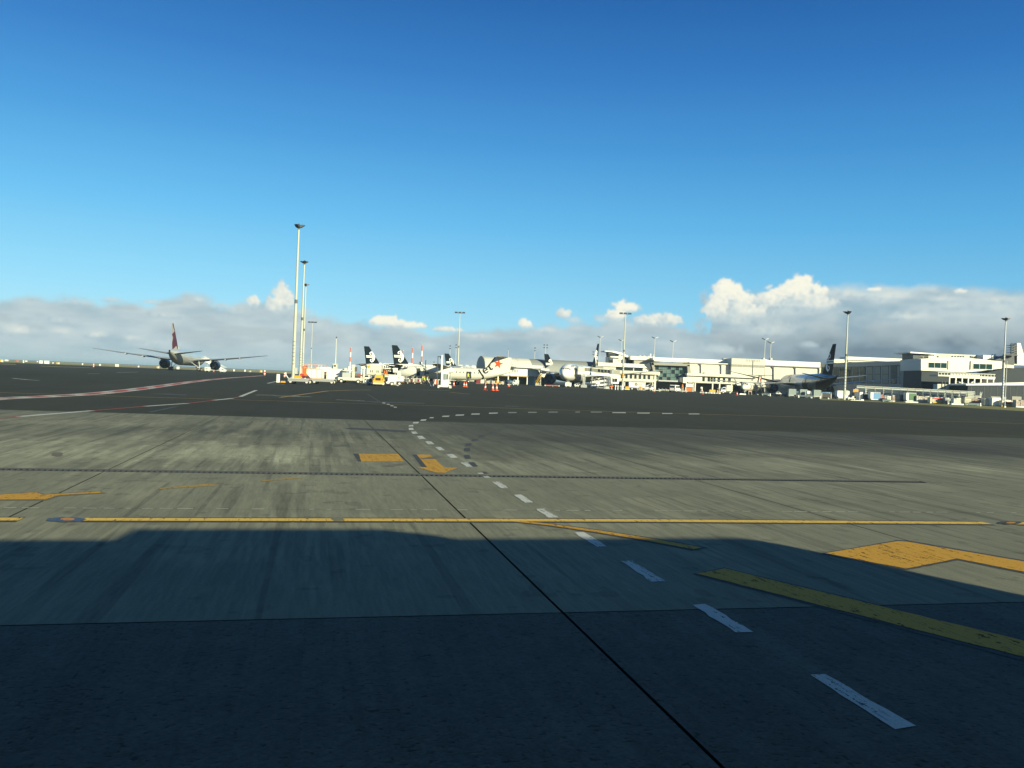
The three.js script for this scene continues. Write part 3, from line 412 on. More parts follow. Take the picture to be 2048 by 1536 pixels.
const fernTexDark = canvas(1536, 768, (x, w, h) => { x.fillStyle = '#d3d5d2'; x.fillRect(0, 0, w, h); windowRow(x, w, h, .28, .1, .6, 60);
  for (const sg of [1, -1]) { const Y = v => h / 2 + sg * v * h / 2, X = u => u * w; x.fillStyle = '#0b0f13'; x.beginPath(); x.moveTo(X(1), Y(-.02)); x.lineTo(X(.66), Y(-.02)); x.bezierCurveTo(X(.60), Y(.25), X(.53), Y(.55), X(.54), Y(1.02)); x.lineTo(X(1), Y(1.02)); x.fill();
    x.strokeStyle = '#c6cbc9'; x.lineCap = 'round'; for (let i = 0; i < 11; i++) { const u = .625 + i * .020, v = .16 + .012 * i; x.lineWidth = 7; x.beginPath(); x.moveTo(X(u), Y(v)); x.quadraticCurveTo(X(u - .035), Y(v + .14), X(u - .030), Y(v + .36 - .015 * i)); x.stroke(); }
    x.lineWidth = 9; x.beginPath(); x.moveTo(X(.60), Y(.34)); x.lineTo(X(.90), Y(.20)); x.stroke();
    x.fillStyle = '#8d8f8a'; x.beginPath(); x.moveTo(X(.70), Y(.52)); x.bezierCurveTo(X(.63), Y(.60), X(.62), Y(.86), X(.70), Y(.96)); x.bezierCurveTo(X(.74), Y(.86), X(.79), Y(.62), X(.80), Y(.46)); x.fill(); x.strokeStyle = '#0b0f13'; x.lineWidth = 5; for (let i = 0; i < 9; i++) { x.beginPath(); x.moveTo(X(.64 + i * .018), Y(.86 - i * .03)); x.lineTo(X(.70 + i * .014), Y(.52 - i * .004)); x.stroke(); } }
  sideText(x, w, h, 'AIR NEW ZEALAND', .29, .36, 50, '#1d2326'); });
const plainTex = canvas(1024, 512, (x, w, h) => { x.fillStyle = '#bdbdb8'; x.fillRect(0, 0, w, h); windowRow(x, w, h, .28, .1, .82, 70); });
const oryxTex = canvas(256, 512, (x, w, h) => { x.fillStyle = '#aeaaa2'; x.fillRect(0, 0, w, h); x.save(); x.translate(-70, -60); x.scale(1.5, 1.12); x.fillStyle = '#520d22'; x.beginPath(); x.moveTo(60, 500); x.lineTo(84, 300); x.lineTo(60, 250); x.lineTo(100, 190); x.lineTo(150, 230); x.lineTo(190, 360); x.lineTo(178, 505); x.lineTo(140, 440); x.lineTo(96, 505); x.fill(); x.lineWidth = 15; x.strokeStyle = '#520d22'; x.beginPath(); x.moveTo(118, 205); x.quadraticCurveTo(70, 110, 66, 24); x.stroke(); x.beginPath(); x.moveTo(140, 215); x.quadraticCurveTo(112, 120, 112, 60); x.stroke(); x.beginPath(); x.moveTo(206, 480); x.lineTo(222, 250); x.stroke(); x.restore(); });
const STD = { tailR: .10 };
const finMat = new THREE.MeshPhysicalMaterial({ map: tailTex, roughness: .8, specularIntensity: .25 }), oryxMat = mapped(oryxTex, .5);
const T777 = { ...STD, L: 73, R: 3.1, cy: 5.2, noseLen: 9, tailLen: 24, gear: 37.5, span: 64.8, wx: 24, rc: 14.5, kinkC: 8.2, tc: 1.6, tipX: 46.5, wy: 4.0, ty: 7.3, th: .11, eng: { x: 23.5, z: 9.9, r: 1.95, l: 6.2, y: 2.65 }, fin: { x0: 56, c0: 11.5, x1: 67.2, c1: 3.6, y0: 7.8, top: 17.3 }, st: { x0: 61.5, c0: 7.6, x1: 69.4, c1: 2.4, span: 21.5, y0: 6.1, y1: 7.6 }, track: 11, wheels: 6, wr: .66, ng: 5.9 };
const T787 = { ...STD, L: 62.8, R: 2.95, cy: 4.8, noseLen: 8.5, tailLen: 21, gear: 32, span: 60, wx: 20, rc: 12.8, kinkC: 7.4, tc: .9, tipX: 42.5, wy: 3.6, ty: 7.6, th: .10, eng: { x: 20, z: 9.8, r: 1.78, l: 5.6, y: 2.45 }, fin: { x0: 47.5, c0: 10.2, x1: 57.6, c1: 3.4, y0: 7.2, top: 17 }, st: { x0: 52.5, c0: 6.6, x1: 59.3, c1: 2.1, span: 19.8, y0: 5.9, y1: 7.4 }, track: 9.8, wheels: 4, wr: .66, ng: 6 };
const T320 = { ...STD, L: 37.6, R: 2.0, cy: 3.75, noseLen: 5.4, tailLen: 13.5, gear: 17.7, span: 34, wx: 11.2, rc: 7.2, kinkC: 4.0, tc: 1.5, tipX: 20.3, wy: 2.75, ty: 4.4, th: .12, eng: { x: 10.4, z: 5.75, r: 1.12, l: 4.2, y: 1.75 }, fin: { x0: 28.6, c0: 6.0, x1: 33.8, c1: 2.1, y0: 5.3, top: 11.8 }, st: { x0: 31.2, c0: 3.9, x1: 34.6, c1: 1.4, span: 12.4, y0: 4.5, y1: 5.1 }, track: 7.6, wheels: 2, wr: .55, ng: 5, sharklet: 2.4 };
function airliner(name, label, p, o, pos, yaw, group) {
  const t = thing(name, label, 'aeroplane', pos, yaw, group), g = p.gear;
  const f = part(t, 'fuselage', bodyGeo(p, 0, p.L, 60), o.body);
  // flight deck windows: three panes a side
  const na = p.noseLen; for (const sg of [1, -1]) for (let i = 0; i < 3; i++) { const a0 = Math.PI + sg * (.10 + i * .30), a1 = Math.PI + sg * (.34 + i * .30); part(f, 'cockpit_window', bodyGeo(p, na * (.165 + .045 * i), na * (.245 + .05 * i), 4, Math.min(a0, a1), Math.max(a0, a1), 5, .02), C.glass); }
  for (const sg of [1, -1]) for (const d of [.105, .30, .62, .84]) part(f, 'door', bodyGeo(p, p.L * d, p.L * d + 1.05, 2, Math.PI * (1 + sg * .34), Math.PI * (1 + sg * .34) + sg * Math.PI * .20, 4, .015), o.door ?? C.lgrey);
  const half = p.span / 2, kz = half * .34, lex = z => p.wx + (p.tipX - p.wx) * (z / half);
  for (const sg of [1, -1]) {
    const secs = [0, p.R * .8, kz, half * .7, half].map(z => ({ x: g - lex(z), z: sg * z, y: lerp(p.wy, p.ty, (z / half) ** 1.25), c: z < kz ? lerp(p.rc, p.kinkC, z / kz) : lerp(p.kinkC, p.tc, (z - kz) / (half - kz)) })).map(s => ({ ...s, t: s.c * p.th }));
    const wg = part(t, 'wing', loft(secs), o.wing ?? C.lgrey);
    for (const fz of [.30, .48, .66]) { const z = half * fz, c = lerp(p.kinkC, p.tc, (z - kz) / (half - kz)), x = g - lex(z) - c * .55, y = lerp(p.wy, p.ty, fz ** 1.25) - c * p.th * .35; part(wg, 'flap_fairing', new THREE.SphereGeometry(1, 10, 8).scale(c * .5, .26 * p.R / 2.5, .24 * p.R / 2.5).translate(x - c * .12, y, sg * z), o.fair ?? C.white); }
    if (p.sharklet) part(wg, 'winglet', loft([{ x: g - p.tipX, y: p.ty, z: sg * half, c: p.tc, t: .18, up: .3, side: sg }, { x: g - p.tipX - .7, y: p.ty + .5, z: sg * (half + .45), c: 1.2, t: .14, up: .2, side: sg }, { x: g - p.tipX - 1.9, y: p.ty + p.sharklet, z: sg * (half + .75), c: .55, t: .08, up: .1, side: sg }]), o.winglet ?? C.black);
    const e = p.eng, ex = g - e.x, prof = [[.80, 0], [.92, -.04], [1, .10], [1.06, .28], [1.05, .55], [.92, .82], [.80, 1]];
    const nac = part(t, 'engine', new THREE.LatheGeometry(prof.map(q => new THREE.Vector2(q[0] * e.r, -q[1] * e.l)), 32).rotateZ(-Math.PI / 2).translate(ex, e.y, sg * e.z), o.nac ?? C.white);
    part(nac, 'duct', new THREE.LatheGeometry([[.80, 0], [.78, .2], [.78, .92], [.80, 1]].map(q => new THREE.Vector2(q[0] * e.r, -q[1] * e.l)), 28).rotateZ(-Math.PI / 2).translate(ex, e.y, sg * e.z), C.dgrey);
    const bl = []; for (let i = 0; i < 18; i++) bl.push(new THREE.BoxGeometry(.10, e.r * .56, e.r * .16).rotateY(.6).translate(0, e.r * .48, 0).rotateX(i * Math.PI / 9)); bl.push(new THREE.CylinderGeometry(e.r * .78, e.r * .78, .03, 24).rotateZ(Math.PI / 2).translate(-.22, 0, 0));
    part(nac, 'fan', mg(bl).translate(ex - e.l * .2, e.y, sg * e.z), C.dgrey);
    part(nac, 'spinner', new THREE.ConeGeometry(e.r * .24, e.r * .45, 16).rotateZ(-Math.PI / 2).translate(ex - e.l * .2 + e.r * .25, e.y, sg * e.z), C.steel);
    part(nac, 'exhaust_cone', mg([new THREE.CylinderGeometry(e.r * .46, e.r * .58, e.l * .3, 20).rotateZ(Math.PI / 2).translate(ex - e.l * 1.08, e.y, sg * e.z), new THREE.ConeGeometry(e.r * .28, e.l * .3, 16).rotateZ(Math.PI / 2).translate(ex - e.l * 1.35, e.y, sg * e.z)]), C.dgrey);
    part(t, 'pylon', prism([[ex - e.l * .22, e.y + e.r * .95], [ex - e.l * .1, e.y + e.r * 1.02], [ex - e.l * .9, lerp(p.wy, p.ty, (e.z / half) ** 1.25)], [ex - e.l * 1.5, lerp(p.wy, p.ty, (e.z / half) ** 1.25)], [ex - e.l * 1.1, e.y + e.r * .55]], sg * e.z - .2, sg * e.z + .2), o.wing ?? C.lgrey);
    const s = p.st; part(t, 'tailplane', loft([{ x: g - s.x0, y: s.y0, z: 0, c: s.c0, t: s.c0 * .1 }, { x: g - s.x0 - (s.x1 - s.x0) * .1, y: s.y0 + .1, z: sg * s.span * .05, c: s.c0 * .93, t: s.c0 * .1 }, { x: g - s.x1, y: s.y1, z: sg * s.span / 2, c: s.c1, t: s.c1 * .1 }]), o.stab ?? C.lgrey);
    const gear = part(t, 'main_gear', [rod(V(0, p.wr, sg * p.track / 2), V(0, p.wy, sg * p.track / 2 * .92), .16, .2), rod(V(0, p.wr * 1.6, sg * p.track / 2), V(-.3, p.wy, sg * p.R * .5), .1, .12), beam(V(-p.wr * 1.2 * (p.wheels / 2 - 1) - .1, p.wr, sg * p.track / 2), V(p.wr * 1.2 * (p.wheels / 2 - 1) + .1, p.wr, sg * p.track / 2), .25)], C.lgrey);
    for (let i = 0; i < p.wheels / 2; i++) for (const d of [-.45, .45]) wheel(gear, (i - (p.wheels / 2 - 1) / 2) * p.wr * 2.2, sg * p.track / 2 + d, p.wr, .4);
  }
  const n = p.fin, x0 = g - n.x0, x1 = g - n.x1 - n.c1, dx = x0 - x1; const fu = q => [(q[0] - x1) / dx, (q[1] - n.y0) / (n.top - n.y0)];
  part(t, 'fin', loft([{ x: x0, y: n.y0 - 1, z: 0, c: n.c0 * 1.02, t: n.c0 * .10 }, { x: x0 - (n.x1 - n.x0) * .04, y: n.y0, z: 0, c: n.c0, t: n.c0 * .10 }, { x: g - n.x1, y: n.top, z: 0, c: n.c1, t: n.c1 * .09 }], true, fu), o.fin);
  part(t, 'dorsal_fillet', prism([[x0 + n.c0 * .42, n.y0 - p.R * .12], [x0 - .3, n.y0 + n.c0 * .12], [x0 - n.c0 * .3, n.y0 + .2], [x0 - n.c0 * .3, n.y0 - p.R * .4]], -.14, .14), o.dorsal ?? o.body2 ?? C.white);
  const ng = part(t, 'nose_gear', [rod(V(g - p.ng, p.wr, 0), V(g - p.ng + .2, p.cy - p.R * .8, 0), .12, .15), bx(g - p.ng - .9, g - p.ng - .8, p.cy - p.R - .9, p.cy - p.R + .2, -.6, .6)], C.lgrey); for (const d of [-.3, .3]) wheel(ng, g - p.ng, d, p.wr * .8, .3);
  return t;
}
const body = t => new THREE.MeshPhysicalMaterial({ map: t, roughness: .35, clearcoat: .6, clearcoatRoughness: .12 });
const fernM = body(fernTex), fernDarkM = body(fernTexDark), plainM = body(plainTex), blackPaint = M(.016, .020, .026, .4);
// far left: wide-body seen from behind
airliner('airliner', 'pale twin-engined airliner with maroon emblem on its tail, seen from behind at far left', T777, { body: plainM, fin: oryxMat, wing: M(.36, .37, .37, .5), stab: M(.33, .34, .34, .5), nac: M(.10, .12, .15, .4) }, V(-131.4, 0, -345), yawTo(-.205, -.979));  // engine colour is darkened to navy in place of shade
// two wide-bodies with black tails
{ const h = V(-16.3, 0, 56).normalize(), nose = V(16.6, 0, -279); airliner('airliner', 'white airliner facing the camera with its nose at the glazed jet bridge', T787, { body: fernM, fin: finMat, wing: C.lgrey, stab: blackPaint, nac: M(.10, .13, .17, .4), dorsal: blackPaint }, nose.clone().addScaledVector(h, -T787.gear), yawTo(h.x, h.z)); }
{ const h = V(.052, 0, -1).normalize(), tail = V(101.2, 0, -268); airliner('airliner', 'airliner with black fern-patterned rear fuselage and black tail, seen from behind at right', T787, { body: fernDarkM, fin: finMat, wing: M(.40, .41, .42, .4), stab: M(.33, .34, .35, .4), nac: blackPaint, dorsal: blackPaint, door: C.dgrey }, tail.clone().addScaledVector(h, T787.L - T787.gear), yawTo(h.x, h.z)); }
// narrow-bodies parked behind, only their tails and backs in view
const narrow = (label, px, D, ang) => { const h = V(Math.cos(ang), 0, -Math.sin(ang)), tail = col(px, D); return airliner('narrow_body_airliner', label, T320, { body: fernM, fin: finMat, wing: C.lgrey, stab: blackPaint, dorsal: C.white, winglet: blackPaint }, tail.addScaledVector(h, T320.L - T320.gear - 1), yawTo(h.x, h.z), undefined); };
narrow('leftmost black-tailed airliner with white curl emblem, behind the catering truck', 722, 316, .66);
narrow('black-tailed airliner with white curl emblem, behind the propeller plane nose', 777, 292, .60);
narrow('distant black-tailed airliner rising behind the white wing of the propeller plane', 884, 372, .55);
narrow('black-tailed airliner mostly hidden behind the engine of the white airliner', 1083, 322, .70);

// twin turboprops, high wing and T-tail
const PROPL = 25.7, planarH = 9;
const jetTex = canvas(2048, 716, (x, w, h) => { // side view, nose at the left, 25.7 m x 9 m
  const X = m => m / PROPL * w, Y = m => h - m / planarH * h;
  x.fillStyle = '#d9d6ca'; x.fillRect(0, 0, w, h); x.fillStyle = '#c4c3bb'; x.fillRect(0, Y(1.6), w, X(.04));
  x.fillStyle = '#55595a'; for (let i = 0; i < 17; i++) if (i < 8 || i > 9) x.fillRect(X(5.6 + i * .8), Y(2.98), X(.24), X(.32));
  x.save(); x.translate(X(19.2), Y(1.95)); x.rotate(-.66); x.fillStyle = '#1d1e1a'; x.font = `bold ${X(2.35)}px sans-serif`; x.textBaseline = 'alphabetic'; x.fillText('Jet', 0, 0); x.restore();
  const sx = X(22.6), sy = Y(4.95), R = X(1.12); x.fillStyle = '#e0521e'; x.beginPath(); for (let i = 0; i < 10; i++) { const a = -Math.PI / 2 + .18 + i * Math.PI / 5, r = i % 2 ? R * .40 : R; x.lineTo(sx + Math.cos(a) * r, sy + Math.sin(a) * r); } x.fill();
});
const jetM = mapped(jetTex, .4);
function turboprop(label, pos, yaw, doorOpen) {
  const p = { L: PROPL, R: 1.36, cy: 2.45, noseLen: 4.2, tailLen: 9.5, gear: 13, tailR: .12, droop: .34, upsweep: .78 }, g = p.gear;
  const t = thing('turboprop', label, 'propeller plane', pos, yaw);
  const f = part(t, 'fuselage', bodyGeo(p, 0, p.L - 1.6, 60, 0, Math.PI * 2, 36, 0, planarH), jetM);
  for (const sg of [1, -1]) for (let i = 0; i < 2; i++) { const a0 = Math.PI + sg * (.16 + i * .42), a1 = Math.PI + sg * (.50 + i * .44); part(f, 'cockpit_window', bodyGeo(p, 1.35 + .3 * i, 2.25 + .5 * i, 3, Math.min(a0, a1), Math.max(a0, a1), 5, .02), C.glass); }
  for (const sg of [-1]) { part(f, 'door_opening', bodyGeo(p, 5.0, 5.7, 2, Math.PI * 1.28, Math.PI * 1.68, 6, .015), M(.03, .04, .04, .8)); if (doorOpen) part(f, 'cargo_opening', bodyGeo(p, 15.9, 17.0, 2, Math.PI * 1.36, Math.PI * 1.73, 6, .015), M(.03, .035, .04, .8)); }
  const uvf = q => [(g - q[0]) / p.L, q[1] / planarH];
  part(t, 'fin', loft([{ x: g - 18.4, y: 3.2, z: 0, c: 6.6, t: .42 }, { x: g - 20.3, y: 4.1, z: 0, c: 5.0, t: .42 }, { x: g - 22.0, y: 6.4, z: 0, c: 3.4, t: .34 }], true, uvf), jetM);
  part(t, 'deicing_boot', [beam(V(g - 18.3, 3.3, 0), V(g - 20.2, 4.15, 0), .2, .12), beam(V(g - 20.2, 4.15, 0), V(g - 21.9, 6.4, 0), .36, .22)], C.black);
  for (const sg of [1, -1]) {
    part(t, 'tailplane', loft([{ x: g - 22.2, y: 6.42, z: 0, c: 2.6, t: .3 }, { x: g - 22.65, y: 6.5, z: sg * 3.95, c: 1.6, t: .18 }]), M(.30, .30, .29, .5));
    part(t, 'wing', loft([{ x: g - 10.1, y: 3.72, z: 0, c: 3.0, t: .52 }, { x: g - 10.1, y: 3.74, z: sg * 4.4, c: 3.0, t: .52 }, { x: g - 10.7, y: 4.3, z: sg * 13.7, c: 1.6, t: .25 }]), M(.42, .42, .41, .5));
    const nz = sg * 3.94; const prof = [[.30, 0], [.52, .06], [.62, .3], [.64, .6], [.52, .85], [.16, 1]].map(q => new THREE.Vector2(q[0], -q[1] * 6.4));
    const nac = part(t, 'engine', new THREE.LatheGeometry(prof, 20).rotateZ(-Math.PI / 2).scale(1, 1.25, 1).translate(g - 7.6, 3.15, nz), C.white); part(nac, 'intake', bx(g - 8.2, g - 7.75, 2.15, 2.6, nz - .35, nz + .35), C.dgrey);
    part(t, 'spinner', new THREE.ConeGeometry(.3, .7, 14).rotateZ(-Math.PI / 2).translate(g - 7.25, 3.15, nz), C.lgrey);
    for (let i = 0; i < 4; i++) part(t, 'propeller_blade', new THREE.BoxGeometry(.10, 1.75, .26).rotateY(.6).translate(0, 1.1, 0).rotateX(i * Math.PI / 2 + .06 + (sg > 0 ? .3 : 0)).translate(g - 7.45, 3.15, nz), M(.03, .03, .032, .5));
    const mg2 = part(t, 'main_gear', [rod(V(0, .42, nz), V(-.1, 2.6, nz), .1, .12), rod(V(0, .8, nz), V(.9, 2.5, nz), .06)], C.lgrey); for (const d of [-.25, .25]) wheel(mg2, 0, nz + d, .42, .26);
  }
  const ng = part(t, 'nose_gear', [rod(V(g - 2.4, .3, 0), V(g - 2.2, 1.4, 0), .07), bx(g - 3.1, g - 2.3, .9, 1.25, .36, .39), bx(g - 3.1, g - 2.3, .9, 1.25, -.39, -.36)], C.white); for (const d of [-.17, .17]) wheel(ng, g - 2.4, d, .28, .18);
  return t;
}
{ const n = col(791, 188.5), k = col(1016, 185.5), h = n.clone().sub(k).normalize(); turboprop('white propeller plane with JET lettering and orange star on its T-tail', n.clone().addScaledVector(h, -13), yawTo(h.x, h.z), true); }
{ const n = col(1485, 271), k = col(1523, 294), h = n.clone().sub(k).normalize(); turboprop('white propeller plane facing the camera in front of the terminal at right', n.clone().addScaledVector(h, -13), yawTo(h.x, h.z), false); }

// ───────── terminal buildings ─────────
// a wall plane standing at (px0, D), turned about the vertical; at() drops a pixel onto it
class Site {
  constructor(px0, D, yawDeg, name, label, category = 'building', group) {
    this.g = thing(name, label, category, col(px0, D), yawDeg * Math.PI / 180, group); this.p = this.g.position; const a = this.g.rotation.y; this.ex = V(Math.cos(a), 0, -Math.sin(a)); this.ez = V(Math.sin(a), 0, Math.cos(a));
  }
  at(px, py, zo = 0) { const d = dirOf(px, py), n = this.ez, q = this.p.clone().addScaledVector(n, zo).sub(camera.position), t = q.dot(n) / d.dot(n), w = d.multiplyScalar(t).add(camera.position).sub(this.p); return [w.dot(this.ex), w.y]; }
  rect(x0, y0, x1, y1, zf = 0) { const ym = (y0 + y1) / 2, xm = (x0 + x1) / 2; return [this.at(x0, ym, zf)[0], this.at(x1, ym, zf)[0], this.at(xm, y1, zf)[1], this.at(xm, y0, zf)[1]]; }
  box(x0, y0, x1, y1, zf, depth, toGround) { const r = this.rect(x0, y0, x1, y1, zf); return bx(r[0], r[1], toGround ? 0 : r[2], r[3], zf - depth, zf); }
  poly(pts, zf, depth) { return prism(pts.map(q => this.at(q[0], q[1], zf)), zf - depth, zf); }
  add(name, m, x0, y0, x1, y1, zf, depth, toGround, label) { return part(this.g, name, this.box(x0, y0, x1, y1, zf, depth, toGround), m, label); }
  sub(parent, name, m, x0, y0, x1, y1, zf, depth) { return part(parent, name, this.box(x0, y0, x1, y1, zf, depth), m); }
  windows(x0, y0, x1, y1, n, gap, zf, frameM = C.cream, sl = 0.04) { for (let i = 0; i < n; i++) { const w = (x1 - x0) / n, a = x0 + i * w, dy = sl * (a - x0); const f = this.add('window', frameM, a + gap / 2, y0 + dy, a + w - gap / 2, y1 + dy, zf + .06, .1); this.sub(f, 'pane', C.glass, a + gap / 2 + .3, y0 + dy + .3, a + w - gap / 2 - .3, y1 + dy - .3, zf + .065, .03); } }
}
const dark = M(.34, .33, .29, .85), shade = M(.44, .43, .38, .8), glassTeal = M(.10, .17, .165, .15), shedM = M(.014, .024, .036, .7), band = M(.70, .68, .60, .6), louvre = M(.30, .29, .25, .8), roofM = M(.33, .34, .33, .7);  // glassTeal is lightened so its colour carries the reflected sky

// barrel-roofed pier behind the propeller plane
{
  const S = new Site(972, 316, 16, 'pier_building', 'cream barrel-roofed pier with dark round gable and a row of windows');
  const r = S.rect(972, 714, 1200, 740, 0), L = r[1] - r[0], y0 = S.at(980, 737)[1], y1 = S.at(985, 713.2)[1], R = 6.6;
  const arc = []; for (let i = 0; i <= 14; i++) { const a = Math.PI * i / 14; arc.push([Math.cos(a) * R, y0 + Math.sin(a) * (y1 - y0)]); }
  const vault = (a, b) => { const g = prism([[R, y0 - .5], ...arc, [-R, y0 - .5]].map(q => [q[0], q[1]]), 0, b - a); return g.rotateY(-Math.PI / 2).translate(b, 0, -R - .6); };
  const x1065 = S.at(1066, 725)[0], x1200 = S.at(1210, 728)[0];
  part(S.g, 'vault', vault(0.05, x1065), C.wall); part(S.g, 'vault', vault(x1065 + .05, x1200), M(.24, .25, .24, .7), 'grey part of the barrel roof');
  part(S.g, 'gable', prism([[R + .35, 0.4], ...arc.map(q => [q[0] * 1.05, q[1] + .25]), [-R - .35, 0.4]], 0, .5).rotateY(-Math.PI / 2).translate(0, 0, -R - .6), shade);
  for (const px of [1015, 1040]) part(S.g, 'roof_joint', prism([...arc.map(q => [q[0] * 1.012, q[1] + .06]), ...arc.map(q => [q[0] * .98, q[1] - .2]).reverse()], 0, .12).rotateY(-Math.PI / 2).translate(S.at(px, 722)[0], 0, -R - .6), C.wall2);
  S.add('roof_vent', shade, 1027, 723, 1031, 730, -.2, 2); S.add('lower_roof', C.lgrey, 996, 729.5, 1086, 735.5, 1.4, 4);
  S.add('wall', M(.76, .75, .71, .7), 985, 735.5, 1098, 751.5, 0, 8);
  for (const [a, b, n, y] of [[993, 1000, 2, 737], [1001.5, 1017, 5, 737], [1018.5, 1036, 6, 737.8], [1075, 1090, 4, 741]]) S.windows(a, y, b, y + 7.5, n, 1, 0, C.white);
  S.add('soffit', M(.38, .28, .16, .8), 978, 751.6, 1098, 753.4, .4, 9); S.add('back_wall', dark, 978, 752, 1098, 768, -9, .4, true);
  for (const px of [996, 1016.5, 1035.5, 1054.5, 1070]) S.add('column', band, px - 1, 752 + .03 * (px - 990), px + 1.2, 768, .2, .5, true);
  S.add('wall_bay', C.cream, 1055, 753, 1070, 768, -1.4, .5, true); S.add('door', C.wall2, 1060, 756, 1066, 768, -1.32, .2, true);
  // the small pale letters under the vault, too far to read
  const ltr = M(.10, .24, .14, .7); for (let i = 0; i < 7; i++) if (i !== 3) S.add('sign_letter', i < 3 ? ltr : C.dgrey, 1000.5 + i * 3.5, 723.2 + i * .08, 1002.2 + i * 3.5, 725.6 + i * .08, .12, .1);
  S.add('sign_board', C.wall, 998, 721.5, 1027, 727.5, 0.02, 7);
}
{ // low white hall far behind the propeller plane
  const S = new Site(742, 440, 0, 'low_hall', 'long low white hall on the far side behind the black tails'); S.add('wall', band, 770, 734, 1000, 748, 0, 12, true); S.add('roof', C.white, 766, 730.6, 990, 733.8, .8, 14);
  for (let i = 0; i < 5; i++) S.add('roof_unit', C.lgrey, 905 + i * 13, 729 + i * .5, 912 + i * 13, 733 + i * .5, -3 - i * .01, 3);
}
// ramp control tower with a swept roof
{
  const S = new Site(1235, 346, 6, 'control_tower', 'small ramp control tower with glazed cab and swept white roof', 'tower');
  S.add('base', C.glass, 1217, 716, 1266, 735, 0, 6, true); S.add('wall', C.wall, 1226, 718, 1252, 727.5, .4, 6); S.add('vent', dark, 1236, 720, 1240, 722.5, .45, .1);
  part(S.g, 'cab', S.poly([[1217, 705], [1241, 709], [1237, 715], [1237, 720], [1219, 720]], .2, 5), C.navy);
  for (const [a, b] of [[1218.6, 1228], [1229.2, 1236.4]]) S.add('cab_window', C.glass, a, 708.5, b, 712, .27, .1);
  S.add('sill', band, 1221, 712.4, 1238, 715, .5, 5.6); S.add('pier', C.cream, 1237.5, 707, 1247, 719, .45, 5);
  part(S.g, 'roof', S.poly([[1208.5, 702.6], [1210, 701.5], [1228, 702], [1245, 706], [1258, 713], [1262, 718], [1256, 715.4], [1240, 708.4], [1224, 704.4]], 1, 8), C.white);
  for (const [x, y] of [[1220, 696], [1224, 694.5], [1228, 697]]) part(S.g, 'aerial', rod(V(S.at(x, y)[0], S.at(x, y)[1], -2), V(S.at(x, 702)[0], S.at(x, 702.5)[1], -2), .06), C.lgrey);
  part(S.g, 'catwalk', S.poly([[1214, 714.4], [1222, 714.4], [1222, 715.2], [1214, 715.2]], .5, 3), C.dgrey);
}
// main terminal, left block behind the jet bridge
{
  const S = new Site(1198, 331, 0, 'terminal', 'cream terminal block with dark strip windows beside the glass hall');
  S.add('wall', C.wall, 1196, 735, 1300, 761, 0, 14); S.add('fascia', band, 1196, 726.8, 1300, 734, .9, 16); S.add('wall_panel', C.wall2, 1198, 730.5, 1231, 740, .3, 1);
  for (const [a, b] of [[1232, 1247], [1248, 1266.5], [1268.5, 1285]]) { const f = S.add('window', C.dgrey, a, 733 + (a - 1232) * .04, b, 741.6 + (a - 1232) * .04, .12, .2); S.sub(f, 'pane', C.glass, a + .4, 733.5 + (a - 1232) * .04, b - .4, 741 + (a - 1232) * .04, .15, .05); }
  S.add('wall_panel', band, 1286, 733, 1299, 742.5, .2, 1);
  S.add('lower_roof', C.cream, 1234, 742.2, 1320, 748, 3.2, 8); S.add('lower_wall', C.wall2, 1236, 748, 1312, 764, 2, 6);
  S.windows(1239.5, 748.2, 1302.5, 757.2, 7, 4, 2.02, C.wall2);
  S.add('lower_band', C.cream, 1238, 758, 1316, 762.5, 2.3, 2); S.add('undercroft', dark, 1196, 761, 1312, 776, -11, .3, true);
  for (let i = 0; i < 5; i++) S.add('column', C.wall2, 1244 + i * 15, 762.5 + i * .6, 1246.4 + i * 15, 776, 2.2, .6, true);
}
{ // plant room on the roof
  const S = new Site(1262, 342, 0, 'plant_room', 'roof plant room with louvred grey sides above the terminal'); S.add('wall', louvre, 1268, 718, 1305, 732, 0, 9); S.add('cap', band, 1261, 712.8, 1306, 720, .7, 11);
  for (let i = 0; i < 16; i++) S.add('louvre_blade', C.wall2, 1269 + i * 2.2, 721 + i * .06, 1270 + i * 2.2, 728.4 + i * .06, .12, .1); part(S.g, 'sloped_roof', S.poly([[1306, 712.6], [1322, 719.4], [1322, 724], [1306, 724]], .3, 9), C.white);
  for (const [x, y] of [[1279, 710.5], [1287, 711], [1296, 711.5]]) S.add('roof_unit', C.lgrey, x, y, x + 3, 713.5, -1, 2); S.add('flue', C.white, 1300, 707.5, 1302.4, 713.5, -1, 1); S.add('flue', dark, 1306, 708, 1308.5, 713.5, -1.2, 1);
}
